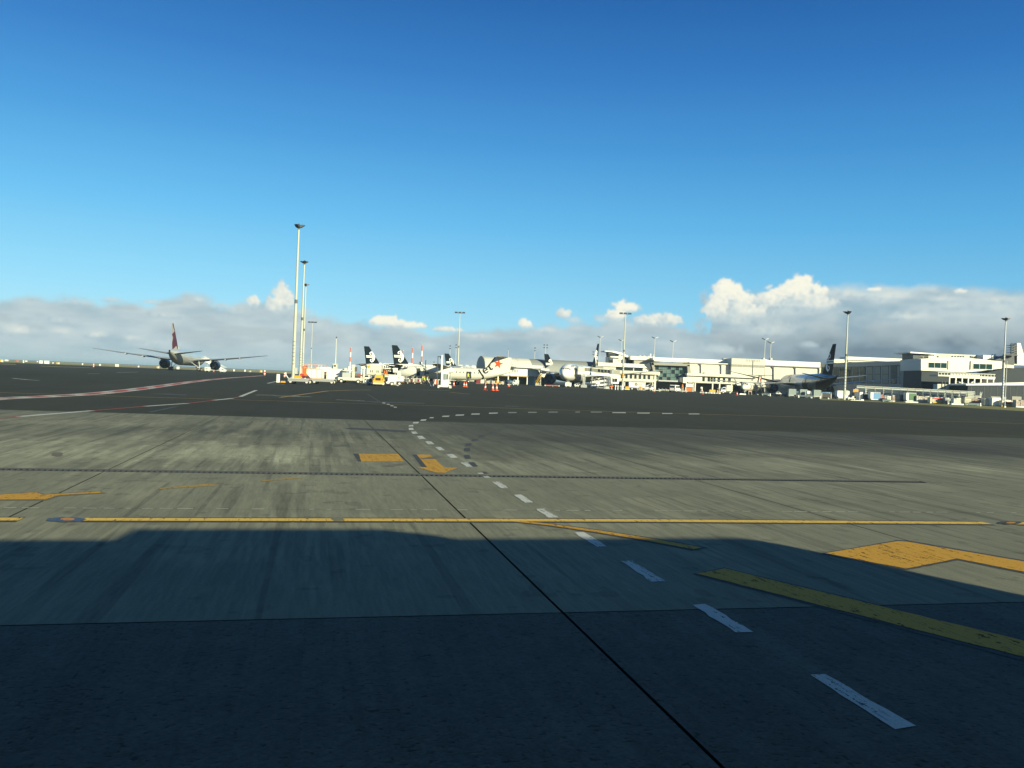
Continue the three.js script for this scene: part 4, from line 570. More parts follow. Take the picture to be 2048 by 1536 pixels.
// glass hall
{
  const S = new Site(1300, 331, 0, 'glass_hall', 'tall terminal hall with slanted grey portal frame and green glass wall');
  part(S.g, 'portal', [S.poly([[1303, 724.5], [1380, 727.6], [1380, 732.4], [1303, 730]], 2, 8), S.poly([[1302.2, 725], [1307, 725], [1312, 745], [1306, 741]], 2, 8), S.poly([[1374.5, 730], [1379.5, 730], [1382.5, 747.5], [1376, 751]], 2, 8)], louvre);
  part(S.g, 'wind_break', S.poly([[1290, 728.6], [1301.5, 725.4], [1303, 740], [1298, 736]], 1.4, 1), C.navy);  // navy colour stands in for shade on this slanted fin
  part(S.g, 'wall', S.poly([[1308, 731], [1375, 733], [1376, 762], [1310, 762]], -.6, 8), dark);
  for (let i = 0; i < 8; i++) for (let j = 0; j < 4; j++) { const x0 = 1309.5 + i * 8.1, y0 = 731.6 + .035 * i * 8 + j * 7.3; part(S.g, 'pane', S.poly([[x0 + .25, y0 + .2], [x0 + 7.8, y0 + .5], [x0 + 7.8, y0 + 7.2], [x0 + .25, y0 + 6.9]], 0, .1), (i * 7 + j * 3) % 5 < 2 ? C.glass : glassTeal); }
  for (let i = 0; i <= 8; i++) S.add('mullion', M(.16, .20, .19, .5), 1309.2 + i * 8.1, 731.2 + .3 * i, 1309.9 + i * 8.1, 761, .16, .3);
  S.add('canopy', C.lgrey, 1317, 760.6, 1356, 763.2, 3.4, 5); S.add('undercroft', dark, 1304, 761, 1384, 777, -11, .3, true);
  S.add('column', band, 1308.4, 750, 1312, 777, 2.4, 1, true); S.add('wall_panel', C.cream, 1305, 745, 1319, 751.5, 2.2, 1.2);
  const rb = new Site(1384, 336, 0, 'terminal_roof', 'long bright white roof edge over the glass hall', 'roof'); rb.add('roof', C.white, 1306, 717.6, 1462.5, 722.2, 0, 16); rb.add('gutter', C.cream, 1308, 722.3, 1462.5, 725.6, .5, 3); rb.add('roof_unit', C.lgrey, 1447, 716.8, 1456, 722, -2, 3); rb.add('support', dark, 1372, 728, 1374, 731, -.5, 40, false);
}
// cream wing right of the glass hall
{
  const S = new Site(1378, 330, 0, 'terminal_wing', 'cream terminal wing with bracket columns and a row of dark windows');
  S.add('wall', C.wall, 1377, 726, 1463, 764, 0, 12); S.add('eaves', C.cream, 1379, 725.6, 1463, 727.6, .8, 2);
  for (const px of [1401.5, 1442, 1460.5]) part(S.g, 'bracket_column', S.poly([[px - 4, 727.6], [px + .8, 727.6], [px + 1, 749], [px - .2, 749], [px - .2, 731.6]], .5, .5), C.dgrey);
  S.add('roof_hatch', C.lgrey, 1409, 745, 1420, 749.5, 1.6, 1.5);
  S.add('lower_roof', C.cream, 1374, 748.6, 1514, 753.8, 3.4, 9); S.add('lower_wall', C.cream, 1376, 753.6, 1516, 768, 2, 5);
  for (const [a, b] of [[1404.5, 1410], [1415, 1420.5], [1421, 1426], [1426.5, 1431.5], [1435, 1440.5], [1445.5, 1451], [1456, 1461.5], [1466.2, 1472], [1477, 1482.6], [1487.5, 1493]]) { const dy = (a - 1404) * .045; const f = S.add('window', C.cream, a, 754 + dy, b, 763 + dy, 2.06, .1); S.sub(f, 'pane', C.glass, a + .3, 754.3 + dy, b - .3, 762.7 + dy, 2.08, .04); }
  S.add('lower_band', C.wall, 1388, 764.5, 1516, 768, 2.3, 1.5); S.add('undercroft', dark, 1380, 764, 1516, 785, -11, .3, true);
  for (const px of [1389, 1424, 1438, 1462, 1490, 1512]) S.add('column', band, px, 766, px + 2.4, 785, 2.2, .6, true);
}
{ // taller plain box
  const S = new Site(1462, 329, 0, 'terminal_block', 'taller plain cream terminal block with a grey panel stripe'); S.add('wall', C.wall, 1462.5, 717.6, 1529, 765, 1.2, 13);
  for (let i = 0; i < 6; i++) S.add('stripe_panel', louvre, 1463.5 + i * 11, 728.5 + i * .42, 1473.8 + i * 11, 733.4 + i * .42, 1.26, .1);
  for (let i = 0; i < 9; i++) S.add('slot', louvre, 1492 + i * 3.3, 718.6 + i * .13, 1493 + i * 3.3, 723.4 + i * .13, 1.26, .1); S.add('downpipe', C.dgrey, 1505.2, 720, 1506, 762, 1.4, .2);
}
{ // cream wing behind the black-tailed airliner
  const S = new Site(1530, 330, 0, 'terminal_wing', 'cream terminal wing with white roof behind the black-tailed airliner'); S.add('wall', C.wall, 1529, 733, 1641, 790, 0, 12, true); S.add('roof', C.white, 1530, 722.6, 1641, 732.5, 1.2, 15); part(S.g, 'roof_ramp', S.poly([[1528.5, 718], [1545, 722], [1545, 727], [1528.5, 727]], 1.3, 12), C.white);
  S.add('eaves', louvre, 1526, 732.6, 1640, 733.8, .9, 1); for (const px of [1547, 1590.5, 1638]) part(S.g, 'bracket_column', S.poly([[px - 4, 733.8], [px + .8, 733.8], [px + 1, 760], [px - .4, 760], [px - .4, 737.6]], .5, .5), C.dgrey); for (const x of [1526, 1541]) S.add('roof_unit', C.lgrey, x, 716, x + 4, 722, -2, 2);
}
// dark glazed concourse running towards the camera on the right, its face turned from the sun
{
  const S = new Site(1640, 336, -62, 'glazed_concourse', 'dark glazed concourse with blue-grey fascia turned away from the sun');
  const SL = (px, y0, y1) => lerp(y0, y1, (px - 1650) / 150);
  const reflectPane = M(.34, .33, .25, .8), darkGlass = M(.016, .045, .048, .05);  // beige panes stand in for the reflection of a sunlit wall
  part(S.g, 'wall', S.poly([[1636, 733], [1806, 731], [1806, 790], [1636, 790]], 0, 4), shade);
  part(S.g, 'fascia', S.poly([[1636, 727.5], [1718, 724], [1806, 722], [1806, 729.5], [1720, 733], [1636, 734]], .5, 5), M(.42, .41, .37, .6));
  for (let i = 0; i < 13; i++) { const x0 = 1643 + i * (11 + i * .28), x1 = x0 + 10.2 + i * .28; const f = part(S.g, 'window', S.poly([[x0, SL(x0, 734.5, 731.5)], [x1, SL(x1, 734.5, 731.5)], [x1, SL(x1, 765, 768)], [x0, SL(x0, 765, 768)]], .12, .1), C.dgrey); part(f, 'pane', S.poly([[x0 + .8, SL(x0, 735.2, 732.2)], [x1 - .8, SL(x1, 735.2, 732.2)], [x1 - .8, SL(x1, 748, 748)], [x0 + .8, SL(x0, 748, 748)]], .15, .03), i > 6 && i !== 10 ? reflectPane : darkGlass); part(f, 'pane', S.poly([[x0 + .8, SL(x0, 749, 749)], [x1 - .8, SL(x1, 749, 749)], [x1 - .8, SL(x1, 764.4, 767)], [x0 + .8, SL(x0, 764.4, 767)]], .15, .03), i > 6 && i !== 10 ? reflectPane : darkGlass); }
  const R2 = new Site(1720, 330, 0, 'concourse_roof', 'cream roof fascia above the dark glazed concourse', 'roof'); R2.add('fascia', C.wall, 1664, 718.2, 1697, 726, 0, 6); R2.add('fascia', band, 1695, 715.4, 1816, 722, 1, 8); R2.add('roof', C.wall, 1696, 721.6, 1812, 726, .4, 6); R2.add('wall', shade, 1660, 726, 1830, 740, -4, 2, true);
}
// white building with two banks of windows
{
  const S = new Site(1842, 262, 0, 'white_building', 'white building with two banks of three dark windows at right');
  part(S.g, 'wall', S.poly([[1842, 718], [1899, 714.5], [1930, 715], [2004, 723], [2004, 737], [1930, 745], [1842, 741]], 0, 14), M(.70, .68, .60, .7));
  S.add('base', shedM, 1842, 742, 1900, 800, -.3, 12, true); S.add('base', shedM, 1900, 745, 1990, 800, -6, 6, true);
  for (const [a, b, y] of [[1857, 1894, 724.8], [1946.5, 1985, 727.2]]) { const f = S.add('window', band, a - .8, y - .6, b + .8, y + 12, .1, .2); for (let i = 0; i < 3; i++) { const w = (b - a) / 3; S.sub(f, 'pane', M(.012, .04, .04, .1), a + i * w + .5, y + .5 + i * .35, a + (i + 1) * w - .5, y + 10.6 + i * .35, .16, .1); } }
  for (const px of [1896.5, 1941.5]) S.add('downpipe', louvre, px - .5, 722, px + .5, 739, .3, .3); S.add('soffit_beam', C.cream, 1842, 739.8, 1905, 742.4, .25, 3);
  const T = new Site(1822, 275, -62, 'side_wall', 'dark slate side wall left of the white building', 'wall'); part(T.g, 'wall', T.poly([[1802, 727], [1816, 719], [1842, 722], [1842, 797], [1802, 790]], 0, 6), C.slate); part(T.g, 'canopy', T.poly([[1814, 717.5], [1836, 717.5], [1841, 724], [1820, 723]], .4, 5), C.dgrey); for (const px of [1812, 1826, 1836]) part(T.g, 'rib', T.poly([[px, 726], [px + 1, 726], [px + 1, 792], [px, 792]], .25, .3), shade);
  const U = new Site(1822, 285, 0, 'roof_lantern', 'roof lantern with white flat roof and green glazing'); U.add('wall', C.navy, 1826, 708, 1858, 722, 0, 8); for (const [a, b] of [[1840, 1846.5], [1847.5, 1856]]) { const f = U.add('window', C.cream, a, 712, b, 716.6, .1, .1); U.sub(f, 'pane', C.glass, a + .5, 712.5, b - .5, 716, .14, .05); }
  part(U.g, 'roof', U.poly([[1821, 703.4], [1871, 707], [1871, 709.2], [1821, 706]], 1.4, 12), C.white); part(U.g, 'side', U.poly([[1857, 708], [1878, 716], [1878, 722], [1857, 722]], .3, 7), band);
  const R = new Site(1930, 292, 0, 'rear_roof', 'long cream roof structure behind the white building', 'roof'); R.add('wall', C.wall, 1868, 709.2, 1995, 722, 0, 8); R.add('roof_unit', C.white, 1966.5, 710.4, 1988, 719, 4, 5); for (const px of [1877, 1906, 1912, 1918, 1923, 1928, 1943, 1946]) R.add('vent', C.lgrey, px, 711.5, px + 1.6, 714.6, .5, .6); for (const px of [1985, 1990]) R.add('flue', C.white, px, 708, px + 1.4, 713, 0, .5);
}
{ // open white steel frame with a railed deck
  const S = new Site(1877, 252, 0, 'deck_frame', 'white open steel frame carrying a railed deck', 'canopy');
  S.add('deck', C.wall, 1876, 751.4, 1991, 754.6, 0, 5); S.add('edge_beam', band, 1898, 754.8, 1990, 757, .1, .4);
  for (let i = 0; i < 8; i++) { const px = 1899 + i * 12.6, y = 754 + i * .45; S.add('post', band, px - 1, y, px + 1.1, i < 3 ? 784 : 768, .2, .35, true); }
  for (let i = 0; i < 19; i++) { const px = 1876.5 + i * 6.2, y = 745.2 + i * .26; S.add('railing_post', C.white, px, y, px + .6, y + 6, .05, .1); } S.add('rail', C.white, 1876, 746.2, 1991, 747, .1, .1); S.add('rail_panel', C.wall, 1900, 748, 1960, 752, -.1, .06);
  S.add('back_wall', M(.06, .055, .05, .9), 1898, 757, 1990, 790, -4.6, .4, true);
  for (const [a, b, c, d] of [[1914, 763, 1921, 765.4], [1922, 764.2, 1934, 769], [1936, 768, 1948, 763]]) part(S.g, 'brace', beam(V(...S.at(a, b, -1), -1), V(...S.at(c, d, -1), -1), .3), C.cream);
  const b = new Site(1876, 250, 0, 'site_container', 'pale container with two poles beneath the deck frame', 'container'); part(b.g, 'body', b.poly([[1875, 768], [1890, 768], [1898, 771], [1895, 781], [1875, 781]], 0, 2.5), C.pale); for (const px of [1884, 1890]) b.add('pole', C.dgrey, px, 762, px + .8, 784, .2, .15, true);
}
{ // dark shed with white eaves at the right edge
  const S = new Site(1936, 240, -4, 'dark_shed', 'dark blue-grey shed with bright white eaves at the right edge');
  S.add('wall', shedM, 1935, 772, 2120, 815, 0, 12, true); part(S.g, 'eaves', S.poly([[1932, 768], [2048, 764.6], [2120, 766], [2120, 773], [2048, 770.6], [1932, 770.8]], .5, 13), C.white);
  for (let i = 0; i < 12; i++) S.add('cladding_rib', C.dgrey, 1942 + i * 13, 772.5, 1942.7 + i * 13, 800, .06, .1, true); for (const px of [1982, 2024]) S.add('doorway', dark, px, 793, px + 19, 800, .1, .1, true); S.add('doorway', dark, 1948, 791, 1962, 800, .1, .1, true);
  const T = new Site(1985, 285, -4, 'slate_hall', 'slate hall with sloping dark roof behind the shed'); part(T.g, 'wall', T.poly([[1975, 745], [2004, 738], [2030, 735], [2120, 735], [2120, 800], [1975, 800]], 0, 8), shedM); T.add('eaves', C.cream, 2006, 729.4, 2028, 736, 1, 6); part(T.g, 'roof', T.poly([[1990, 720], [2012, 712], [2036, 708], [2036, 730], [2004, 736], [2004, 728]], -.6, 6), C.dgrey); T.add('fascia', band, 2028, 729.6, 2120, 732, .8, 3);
  const W = new Site(2038, 286, 0, 'fin_wall', 'tall tapering cream fin wall at the top right', 'wall'); part(W.g, 'wall', W.poly([[2034, 686], [2041, 686], [2050, 716], [2090, 716], [2090, 730], [2035, 730]], 1.6, 4), band);
  const E = new Site(2030, 284, 0, 'steel_stair', 'dark open steel stair frame beside the tapering fin wall', 'stair'); for (let j = 0; j < 5; j++) { E.add('landing', C.dgrey, 2022.5, 690 + j * 4.6, 2034, 690.7 + j * 4.6, 1, 3); part(E.g, 'flight', beam(V(...E.at(2023, 694.5 + j * 4.6, 1), 1), V(...E.at(2033, 690.5 + j * 4.6, 1), 1), .3), C.dgrey); } for (const px of [2022.6, 2028, 2033.4]) E.add('post', C.dgrey, px, 689, px + .7, 712, 1.1, .2); E.add('landing', C.dgrey, 2012, 709, 2036, 711, 1.2, 2);
}
// rooftop and apron floodlight masts
function mast(label, px, pyTop, D, o = {}) {
  const y1 = hgt(px, pyTop, D), p = V(0, 0, 0), base = dirOf(px, pyTop); const X = base.x * D / -base.z; // the mast stands straight: its head gives its place
  const t = thing('floodlight_mast', label, 'light mast', V(X, o.y0 ?? 0, -D), 0, o.group), h = y1 - (o.y0 ?? 0), r0 = o.r0 ?? .28, r1 = o.r1 ?? .13;
  part(t, 'pole', [rod(V(0, 0, 0), V(0, h * .5, 0), r0, lerp(r0, r1, .5), 14), rod(V(0, h * .5, 0), V(0, h - .8, 0), lerp(r0, r1, .5) * .94, r1, 14)], o.mat ?? M(.44, .45, .38, .5));
  if (!o.y0 && r0 > .27) { part(t, 'joint_collar', rod(V(0, h * .49, 0), V(0, h * .515, 0), lerp(r0, r1, .5) * 1.12, lerp(r0, r1, .5) * 1.1, 14), C.dgrey); part(t, 'winch_cabinet', bx(r0 * .7, r0 + .45, 1.1, 2.3, -.3, .3), C.lgrey); for (let i = 0; i < 7; i++) part(t, 'climbing_rung', bx(-.22, .22, 3 + i * .7, 3.06 + i * .7, r0 * .9, r0 + .14), C.dgrey); }
  if (o.band) part(t, 'painted_band', rod(V(0, o.band[0], 0), V(0, o.band[1], 0), r0 * 1.01, r0 * 1.0, 14), C.amber);
  if (o.base) part(t, 'base', new THREE.CylinderGeometry(r0 * 1.8, r0 * 1.8, .5, 14).translate(0, .25, 0), C.lgrey);
  const hd = o.head ?? 'wings', lamp = M(.045, .05, .055, .5);
  if (hd === 'wings') { for (let i = 0; i < 3; i++) { const a = (o.turn ?? .3) + i * 2.1; part(t, 'floodlight', prism([[.15, -.28], [.6, -.12], [1.15, .26], [.62, .36], [.18, .26]], -.34, .34, .05).rotateZ(.02).rotateY(a).translate(0, h - .5, 0), lamp); } part(t, 'head', [rod(V(0, h - 1.1, 0), V(0, h - .3, 0), r1 * 1.05, r1 * 1.15), new THREE.SphereGeometry(.15, 8, 6).translate(0, h - .08, 0)], lamp); }
  else if (hd === 'three') { part(t, 'crossbar', beam(V(-1.6, h - .5, 0), V(1.6, h - .5, 0), .12), lamp); for (const x of [-1.35, 0, 1.35]) part(t, 'floodlight', bx(x - .5, x + .5, h - .55, h - .05, -.35, .5), lamp); }
  else if (hd === 'pair') { for (const s of [-1, 1]) part(t, 'floodlight', prism([[.1 * s, -.3], [1.3 * s, .25], [1.25 * s, .55], [.1 * s, .05]], -.4, .4).translate(0, h - .4, 0), s > 0 ? C.lgrey : lamp); }
  else if (hd === 'stack') { for (let i = 0; i < 2; i++) for (const s of (o.side ?? [-1, 1])) part(t, 'floodlight', bx(s * .7 - .35, s * .7 + .35, h - .5 - i * 1.3, h - i * 1.3, -.3, .3), lamp); }
  else part(t, 'tip', new THREE.SphereGeometry(.25, 8, 6).translate(0, h - .3, 0), lamp);
  return t;
}
mast('tallest and nearest white floodlight mast, leftmost of the three in a row', 598, 448, 162, { r0: .34, r1: .17, base: 1, turn: .2 });
mast('second tallest white floodlight mast, middle of the three in a row', 609, 521, 216, { r0: .34, r1: .17, base: 1, turn: .9 });
mast('third white floodlight mast, rightmost and farthest of the three in a row', 612, 567, 272, { r0: .34, r1: .17, base: 1, turn: .5 });
mast('thin floodlight mast with three separate lamps right of the tall trio', 625, 643, 372, { head: 'three', r0: .28 });
mast('floodlight mast with three lamps rising behind the propeller plane', 920, 623.5, 311, { head: 'three', r0: .36 });
mast('floodlight mast with an orange band near its foot, right of the jet bridge', 1251, 625, 270, { head: 'three', r0: .34, band: [3.6, 5.2], base: 1 });
mast('brown-sided floodlight mast standing among the cargo containers', 1696, 621.5, 205, { r0: .30, r1: .14, turn: .7 });
mast('floodlight mast at the right edge behind the red-panelled crate', 2012, 635, 222, { r0: .30, r1: .14, turn: .1, mat: C.galv });
{ const t = thing('lamp_post', 'thin grey post in front of the right-edge floodlight mast', 'post', col(2009.5, 172)); part(t, 'pole', rod(V(0, 0, 0), V(.05, 9.4, 0), .09, .06, 10), C.galv); part(t, 'base', bx(-.16, .16, 0, .3, -.16, .16), C.galv); }
for (const [px, py, D, y0, l] of [[1201, 672.5, 385, 6, 'roof mast with paired lamps just behind the white airliner tail fin'], [1243, 679, 380, 10, 'roof mast with paired lamps behind the control tower'], [1310, 674, 350, 11, 'taller roof mast with paired lamps left of the glass hall roof'], [1346.5, 681, 350, 10, 'roof mast with paired lamps above the glass hall'], [1530.5, 676.5, 340, 10, 'roof mast with paired lamps at the edge of the plain block'], [1542, 683.5, 340, 9, 'shorter roof mast with paired lamps beside the plain block edge']]) mast(l, px, py, D, { head: 'pair', y0, r0: .14, r1: .12, mat: C.lgrey });
mast('slender mast with stacked lamps above the barrel roof, left one', 1070, 695, 420, { head: 'stack', side: [0], r0: .2, mat: C.lgrey }); mast('slender mast with four stacked lamps above the barrel roof, right one', 1091.5, 689, 420, { head: 'stack', r0: .2, mat: C.lgrey });
mast('thin mast with stacked lamps left of the long low roof, behind a black fin', 900.5, 691, 450, { head: 'stack', side: [0], r0: .16, mat: C.lgrey }); mast('thin mast just left of the three-lamp mast behind the propeller plane', 912.5, 689, 440, { head: 'stack', side: [0], r0: .2, mat: C.lgrey });
mast('faint slender mast above the left part of the barrel roof', 1017, 697, 520, { head: 'tip', r0: .18, mat: C.lgrey }); mast('thin aerial mast above the cream equipment cabin', 673, 673, 300, { head: 'tip', r0: .22, r1: .1, mat: C.pale });
mast('faint mast with four lamps left of the white airliner tail fin', 1189.5, 703, 430, { head: 'stack', r0: .15, mat: C.lgrey });
{ // red and white banded poles beyond the hall
  const g = 'red and white banded poles beyond the parked airliners'; [[701.5, 695, 'banded pole left of both black tails, beside the cream cabin'], [806.5, 701, 'shortest banded pole just right of the second black tail'], [825.5, 695.5, 'middle banded pole right of the second black tail'], [844.5, 690.5, 'tallest banded pole, farthest right of the four']].forEach(([px, py, l]) => { const D = 470, h = hgt(px, py, D), d = dirOf(px, py), t = thing('banded_pole', l, 'pole', V(d.x * D / -d.z, 0, -D), 0, g); for (let i = 0; i < 6; i++) part(t, 'band', rod(V(0, h * i / 6, 0), V(0, h * (i + 1) / 6, 0), .42 - i * .012, .41 - i * .012, 12), i % 2 ? M(.50, .16, .11, .6) : C.white); part(t, 'cap', new THREE.CylinderGeometry(.5, .5, .2, 12).translate(0, h, 0), C.lgrey); });
}

// ───────── things on the apron ─────────
const at = (px, D, dx = 0) => { const p = col(px, D); p.x += dx; return p; };
const bev = (x0, x1, y0, y1, z0, z1, b = .03) => prism([[x0 + b, y0], [x1 - b, y0], [x1, y0 + b], [x1, y1 - b], [x1 - b, y1], [x0 + b, y1], [x0, y1 - b], [x0, y0 + b]], z0, z1, b);
// traffic cones
function cone(px, D, label, h = .95) {
  const t = thing('traffic_cone', label, 'cone', at(px, D), .2 * px, 'orange traffic cones around the propeller plane');
  part(t, 'base', bev(-.26, .26, 0, .06, -.26, .26, .015), C.cone); part(t, 'body', new THREE.LatheGeometry([[.20, .06], [.045, h], [0, h]].map(q => new THREE.Vector2(...q)), 18), C.cone); part(t, 'white_band', new THREE.LatheGeometry([[.158, h * .36], [.108, h * .62]].map(q => new THREE.Vector2(...q)), 18), C.white); return t;
}
for (const [px, D, l] of [[907.5, 165, 'orange cone under the propeller plane beside the white hoist truck'], [928, 158, 'left cone of the close pair below the propeller plane cargo door'], [932.3, 155, 'right cone of the close pair below the propeller plane cargo door'], [970.5, 124, 'left cone of the three nearest cones below the tail lettering'], [985.5, 122.5, 'middle and largest cone of the three nearest cones'], [993, 124, 'right cone of the three nearest cones below the starred tail'], [1017.5, 196, 'small far cone in front of the blue tank'], [1308.5, 215, 'lone cone left of the white van near the terminal'], [1405.5, 205, 'cone between the white van and the front-facing propeller plane'], [1474, 216, 'red cone beside the nose wheel of the front-facing propeller plane']]) cone(px, D, l);
// people in bright vests: one skinned surface each, vest over it
function capsField(bones) { // bones: [ax,ay,az, bx,by,bz, ra, rb]
  return (x, y, z) => { let s = 0; const k = 26; for (const b of bones) { const vx = b[3] - b[0], vy = b[4] - b[1], vz = b[5] - b[2], wx = x - b[0], wy = y - b[1], wz = z - b[2], t = clamp((wx * vx + wy * vy + wz * vz) / (vx * vx + vy * vy + vz * vz + 1e-9), 0, 1); const d = Math.hypot(wx - vx * t, wy - vy * t, wz - vz * t) - lerp(b[6], b[7], t); s += Math.exp(-k * d); } return -Math.log(s) / k; };
}
function skin(field, res, size, cy) {
  const mc = new MarchingCubes(res, C.black, false, false, 120000); mc.isolation = 0; const h = size / 2;
  for (let k = 0; k < res; k++) for (let j = 0; j < res; j++) for (let i = 0; i < res; i++) mc.field[i + j * res + k * res * res] = -field((i - res / 2) / (res / 2) * h, (j - res / 2) / (res / 2) * h + cy, (k - res / 2) / (res / 2) * h);
  mc.update(); const n = mc.count, g = new THREE.BufferGeometry(), p = mc.positionArray.slice(0, n * 3); for (let i = 0; i < n; i++) { p[i * 3] *= h; p[i * 3 + 1] = p[i * 3 + 1] * h + cy; p[i * 3 + 2] *= h; }
  g.setAttribute('position', new THREE.BufferAttribute(p, 3)); g.setAttribute('normal', new THREE.BufferAttribute(mc.normalArray.slice(0, n * 3), 3)); g.computeVertexNormals(); return g;
}
const skinM = new THREE.MeshStandardMaterial({ vertexColors: true, roughness: .8 });
function person(label, pos, yaw, pose = 'stand') {
  const sit = pose === 'sit', w = pose === 'walk' ? .28 : pose === 'stand' ? .05 : 0, hip = sit ? .12 : .94;
  const B = [[0, hip, 0, 0, hip + .28, .01, .15, .14], [0, hip + .28, .01, 0, hip + .48, 0, .15, .17], [0, hip + .54, 0, 0, hip + .62, .02, .06, .055], [0, hip + .68, .03, 0, hip + .76, .035, .095, .105]];
  for (const s of [-1, 1]) {
    const f = s * w; const hipP = [s * .09, hip - .02, 0], knee = sit ? [s * .13, hip, .44] : [s * .10, .50, f * .55 + .03], ank = sit ? [s * .13, hip - .42, .46] : [s * .10, .09, f - (s < 0 ? .05 : 0)], sh = [s * .19, hip + .50, 0], el = [s * .25, hip + .22, -f * .4 + .02], wr = sit ? [s * .2, hip + .2, .34] : [s * .24, hip - .02, -f * .6 + .10];
    B.push([...hipP, ...knee, .088, .062], [...knee, ...ank, .06, .042], [...ank, ank[0], ank[1] - .05, ank[2] + .16, .045, .04], [0, hip + .48, 0, ...sh, .10, .07], [...sh, ...el, .058, .045], [...el, ...wr, .044, .032], [...wr, wr[0], wr[1] - .09, wr[2] + .04, .038, .026]);
    for (let i = 0; i < 4; i++) B.push([wr[0] - .024 + i * .016, wr[1] - .08, wr[2] + .035, wr[0] - .026 + i * .017, wr[1] - .16 + Math.abs(i - 1.5) * .01, wr[2] + .06, .010, .008]); B.push([wr[0] - s * .03, wr[1] - .04, wr[2] + .03, wr[0] - s * .05, wr[1] - .10, wr[2] + .07, .012, .009]);
  }
  B.push([0, hip + .70, .13, 0, hip + .685, .145, .018, .016]); // nose
  const f = capsField(B), g = skin(f, 64, 2.0, sit ? .35 : .92), p = g.attributes.position, cl = [];
  for (let i = 0; i < p.count; i++) { const y = p.getY(i) - hip, x = Math.abs(p.getX(i)); const c = y > .60 ? (y > .76 || p.getZ(i) < .0 ? [.04, .03, .02] : [.45, .28, .19]) : (!sit && y < -.80) ? [.02, .02, .02] : (x > .17 && y < .05 && y > -.25 && !sit) ? [.45, .28, .19] : y > .02 ? [.06, .07, .09] : [.025, .03, .045]; cl.push(...c); }
  g.setAttribute('color', new THREE.Float32BufferAttribute(cl, 3));
  const t = thing('person', label, 'person', pos, yaw); part(t, 'body', g, skinM);
  const V2 = capsField([[0, hip + .06, 0, 0, hip + .30, .01, .175, .165], [0, hip + .30, .01, 0, hip + .47, 0, .17, .18], [0, hip + .48, 0, -.17, hip + .49, 0, .11, .09], [0, hip + .48, 0, .17, hip + .49, 0, .11, .09]]);
  const v = part(t, 'vest', skin(V2, 40, 1.0, hip + .3), C.hivis); for (const k of [.16, .32]) part(v, 'reflective_band', new THREE.CylinderGeometry(.187, .188, .05, 20).translate(0, hip + k, .005), M(.5, .5, .48, .3));
  return t;
}
person('person in yellow vest standing by the open nose door of the propeller plane, left one', at(844.5, 168), 1.2, 'stand');
person('person in yellow vest walking below the propeller plane nose door, nearest one', at(848.5, 164), -.9, 'walk');
person('person in yellow vest at the right end of the group by the propeller plane nose', at(854.5, 167), 2.4, 'stand');
{ const p = at(935.4, 182.3); p.y = 1.02; person('person in yellow vest in the open cargo door of the propeller plane', p, .2, 'stand'); }
{ const p = at(768.3, 129.5); p.y = .95; person('driver in yellow vest seated on the white tug behind the orange tug', p, 1.4, 'sit'); }
// white posts, boxes and boards on the left
{ const t = thing('marker_post', 'white square marker post on the asphalt left of the masts', 'post', at(556, 117), .1); part(t, 'body', bev(-.21, .21, .02, 1.16, -.2, .2, .04), C.white); part(t, 'foot', bx(-.24, .24, 0, .05, -.23, .23), C.grey); }
{ const t = thing('wheel_chock', 'low orange chock block beside the white marker post', 'chock', at(566, 119)); part(t, 'block', prism([[-.35, 0], [.35, 0], [.28, .2], [-.28, .2]], -.12, .12, .02), C.amber); part(t, 'handle', beam(V(-.3, .24, 0), V(.3, .24, 0), .04), C.steel); }
const pole = (px, D, h, l) => { const t = thing('marker_bollard', l, 'bollard', at(px, D)); for (let i = 0; i < 4; i++) part(t, 'band', rod(V(0, h * i / 4, 0), V(0, h * (i + 1) / 4, 0), .24, .24, 12), i % 2 ? C.white : C.red); };
pole(529, 240, 1.5, 'red and white bollard at the far end of the striped line'); pole(187, 320, 1.3, 'red and white bollard left of the far airliner'); pole(569, 205, 1.1, 'red and white bollard just left of the tallest mast foot');
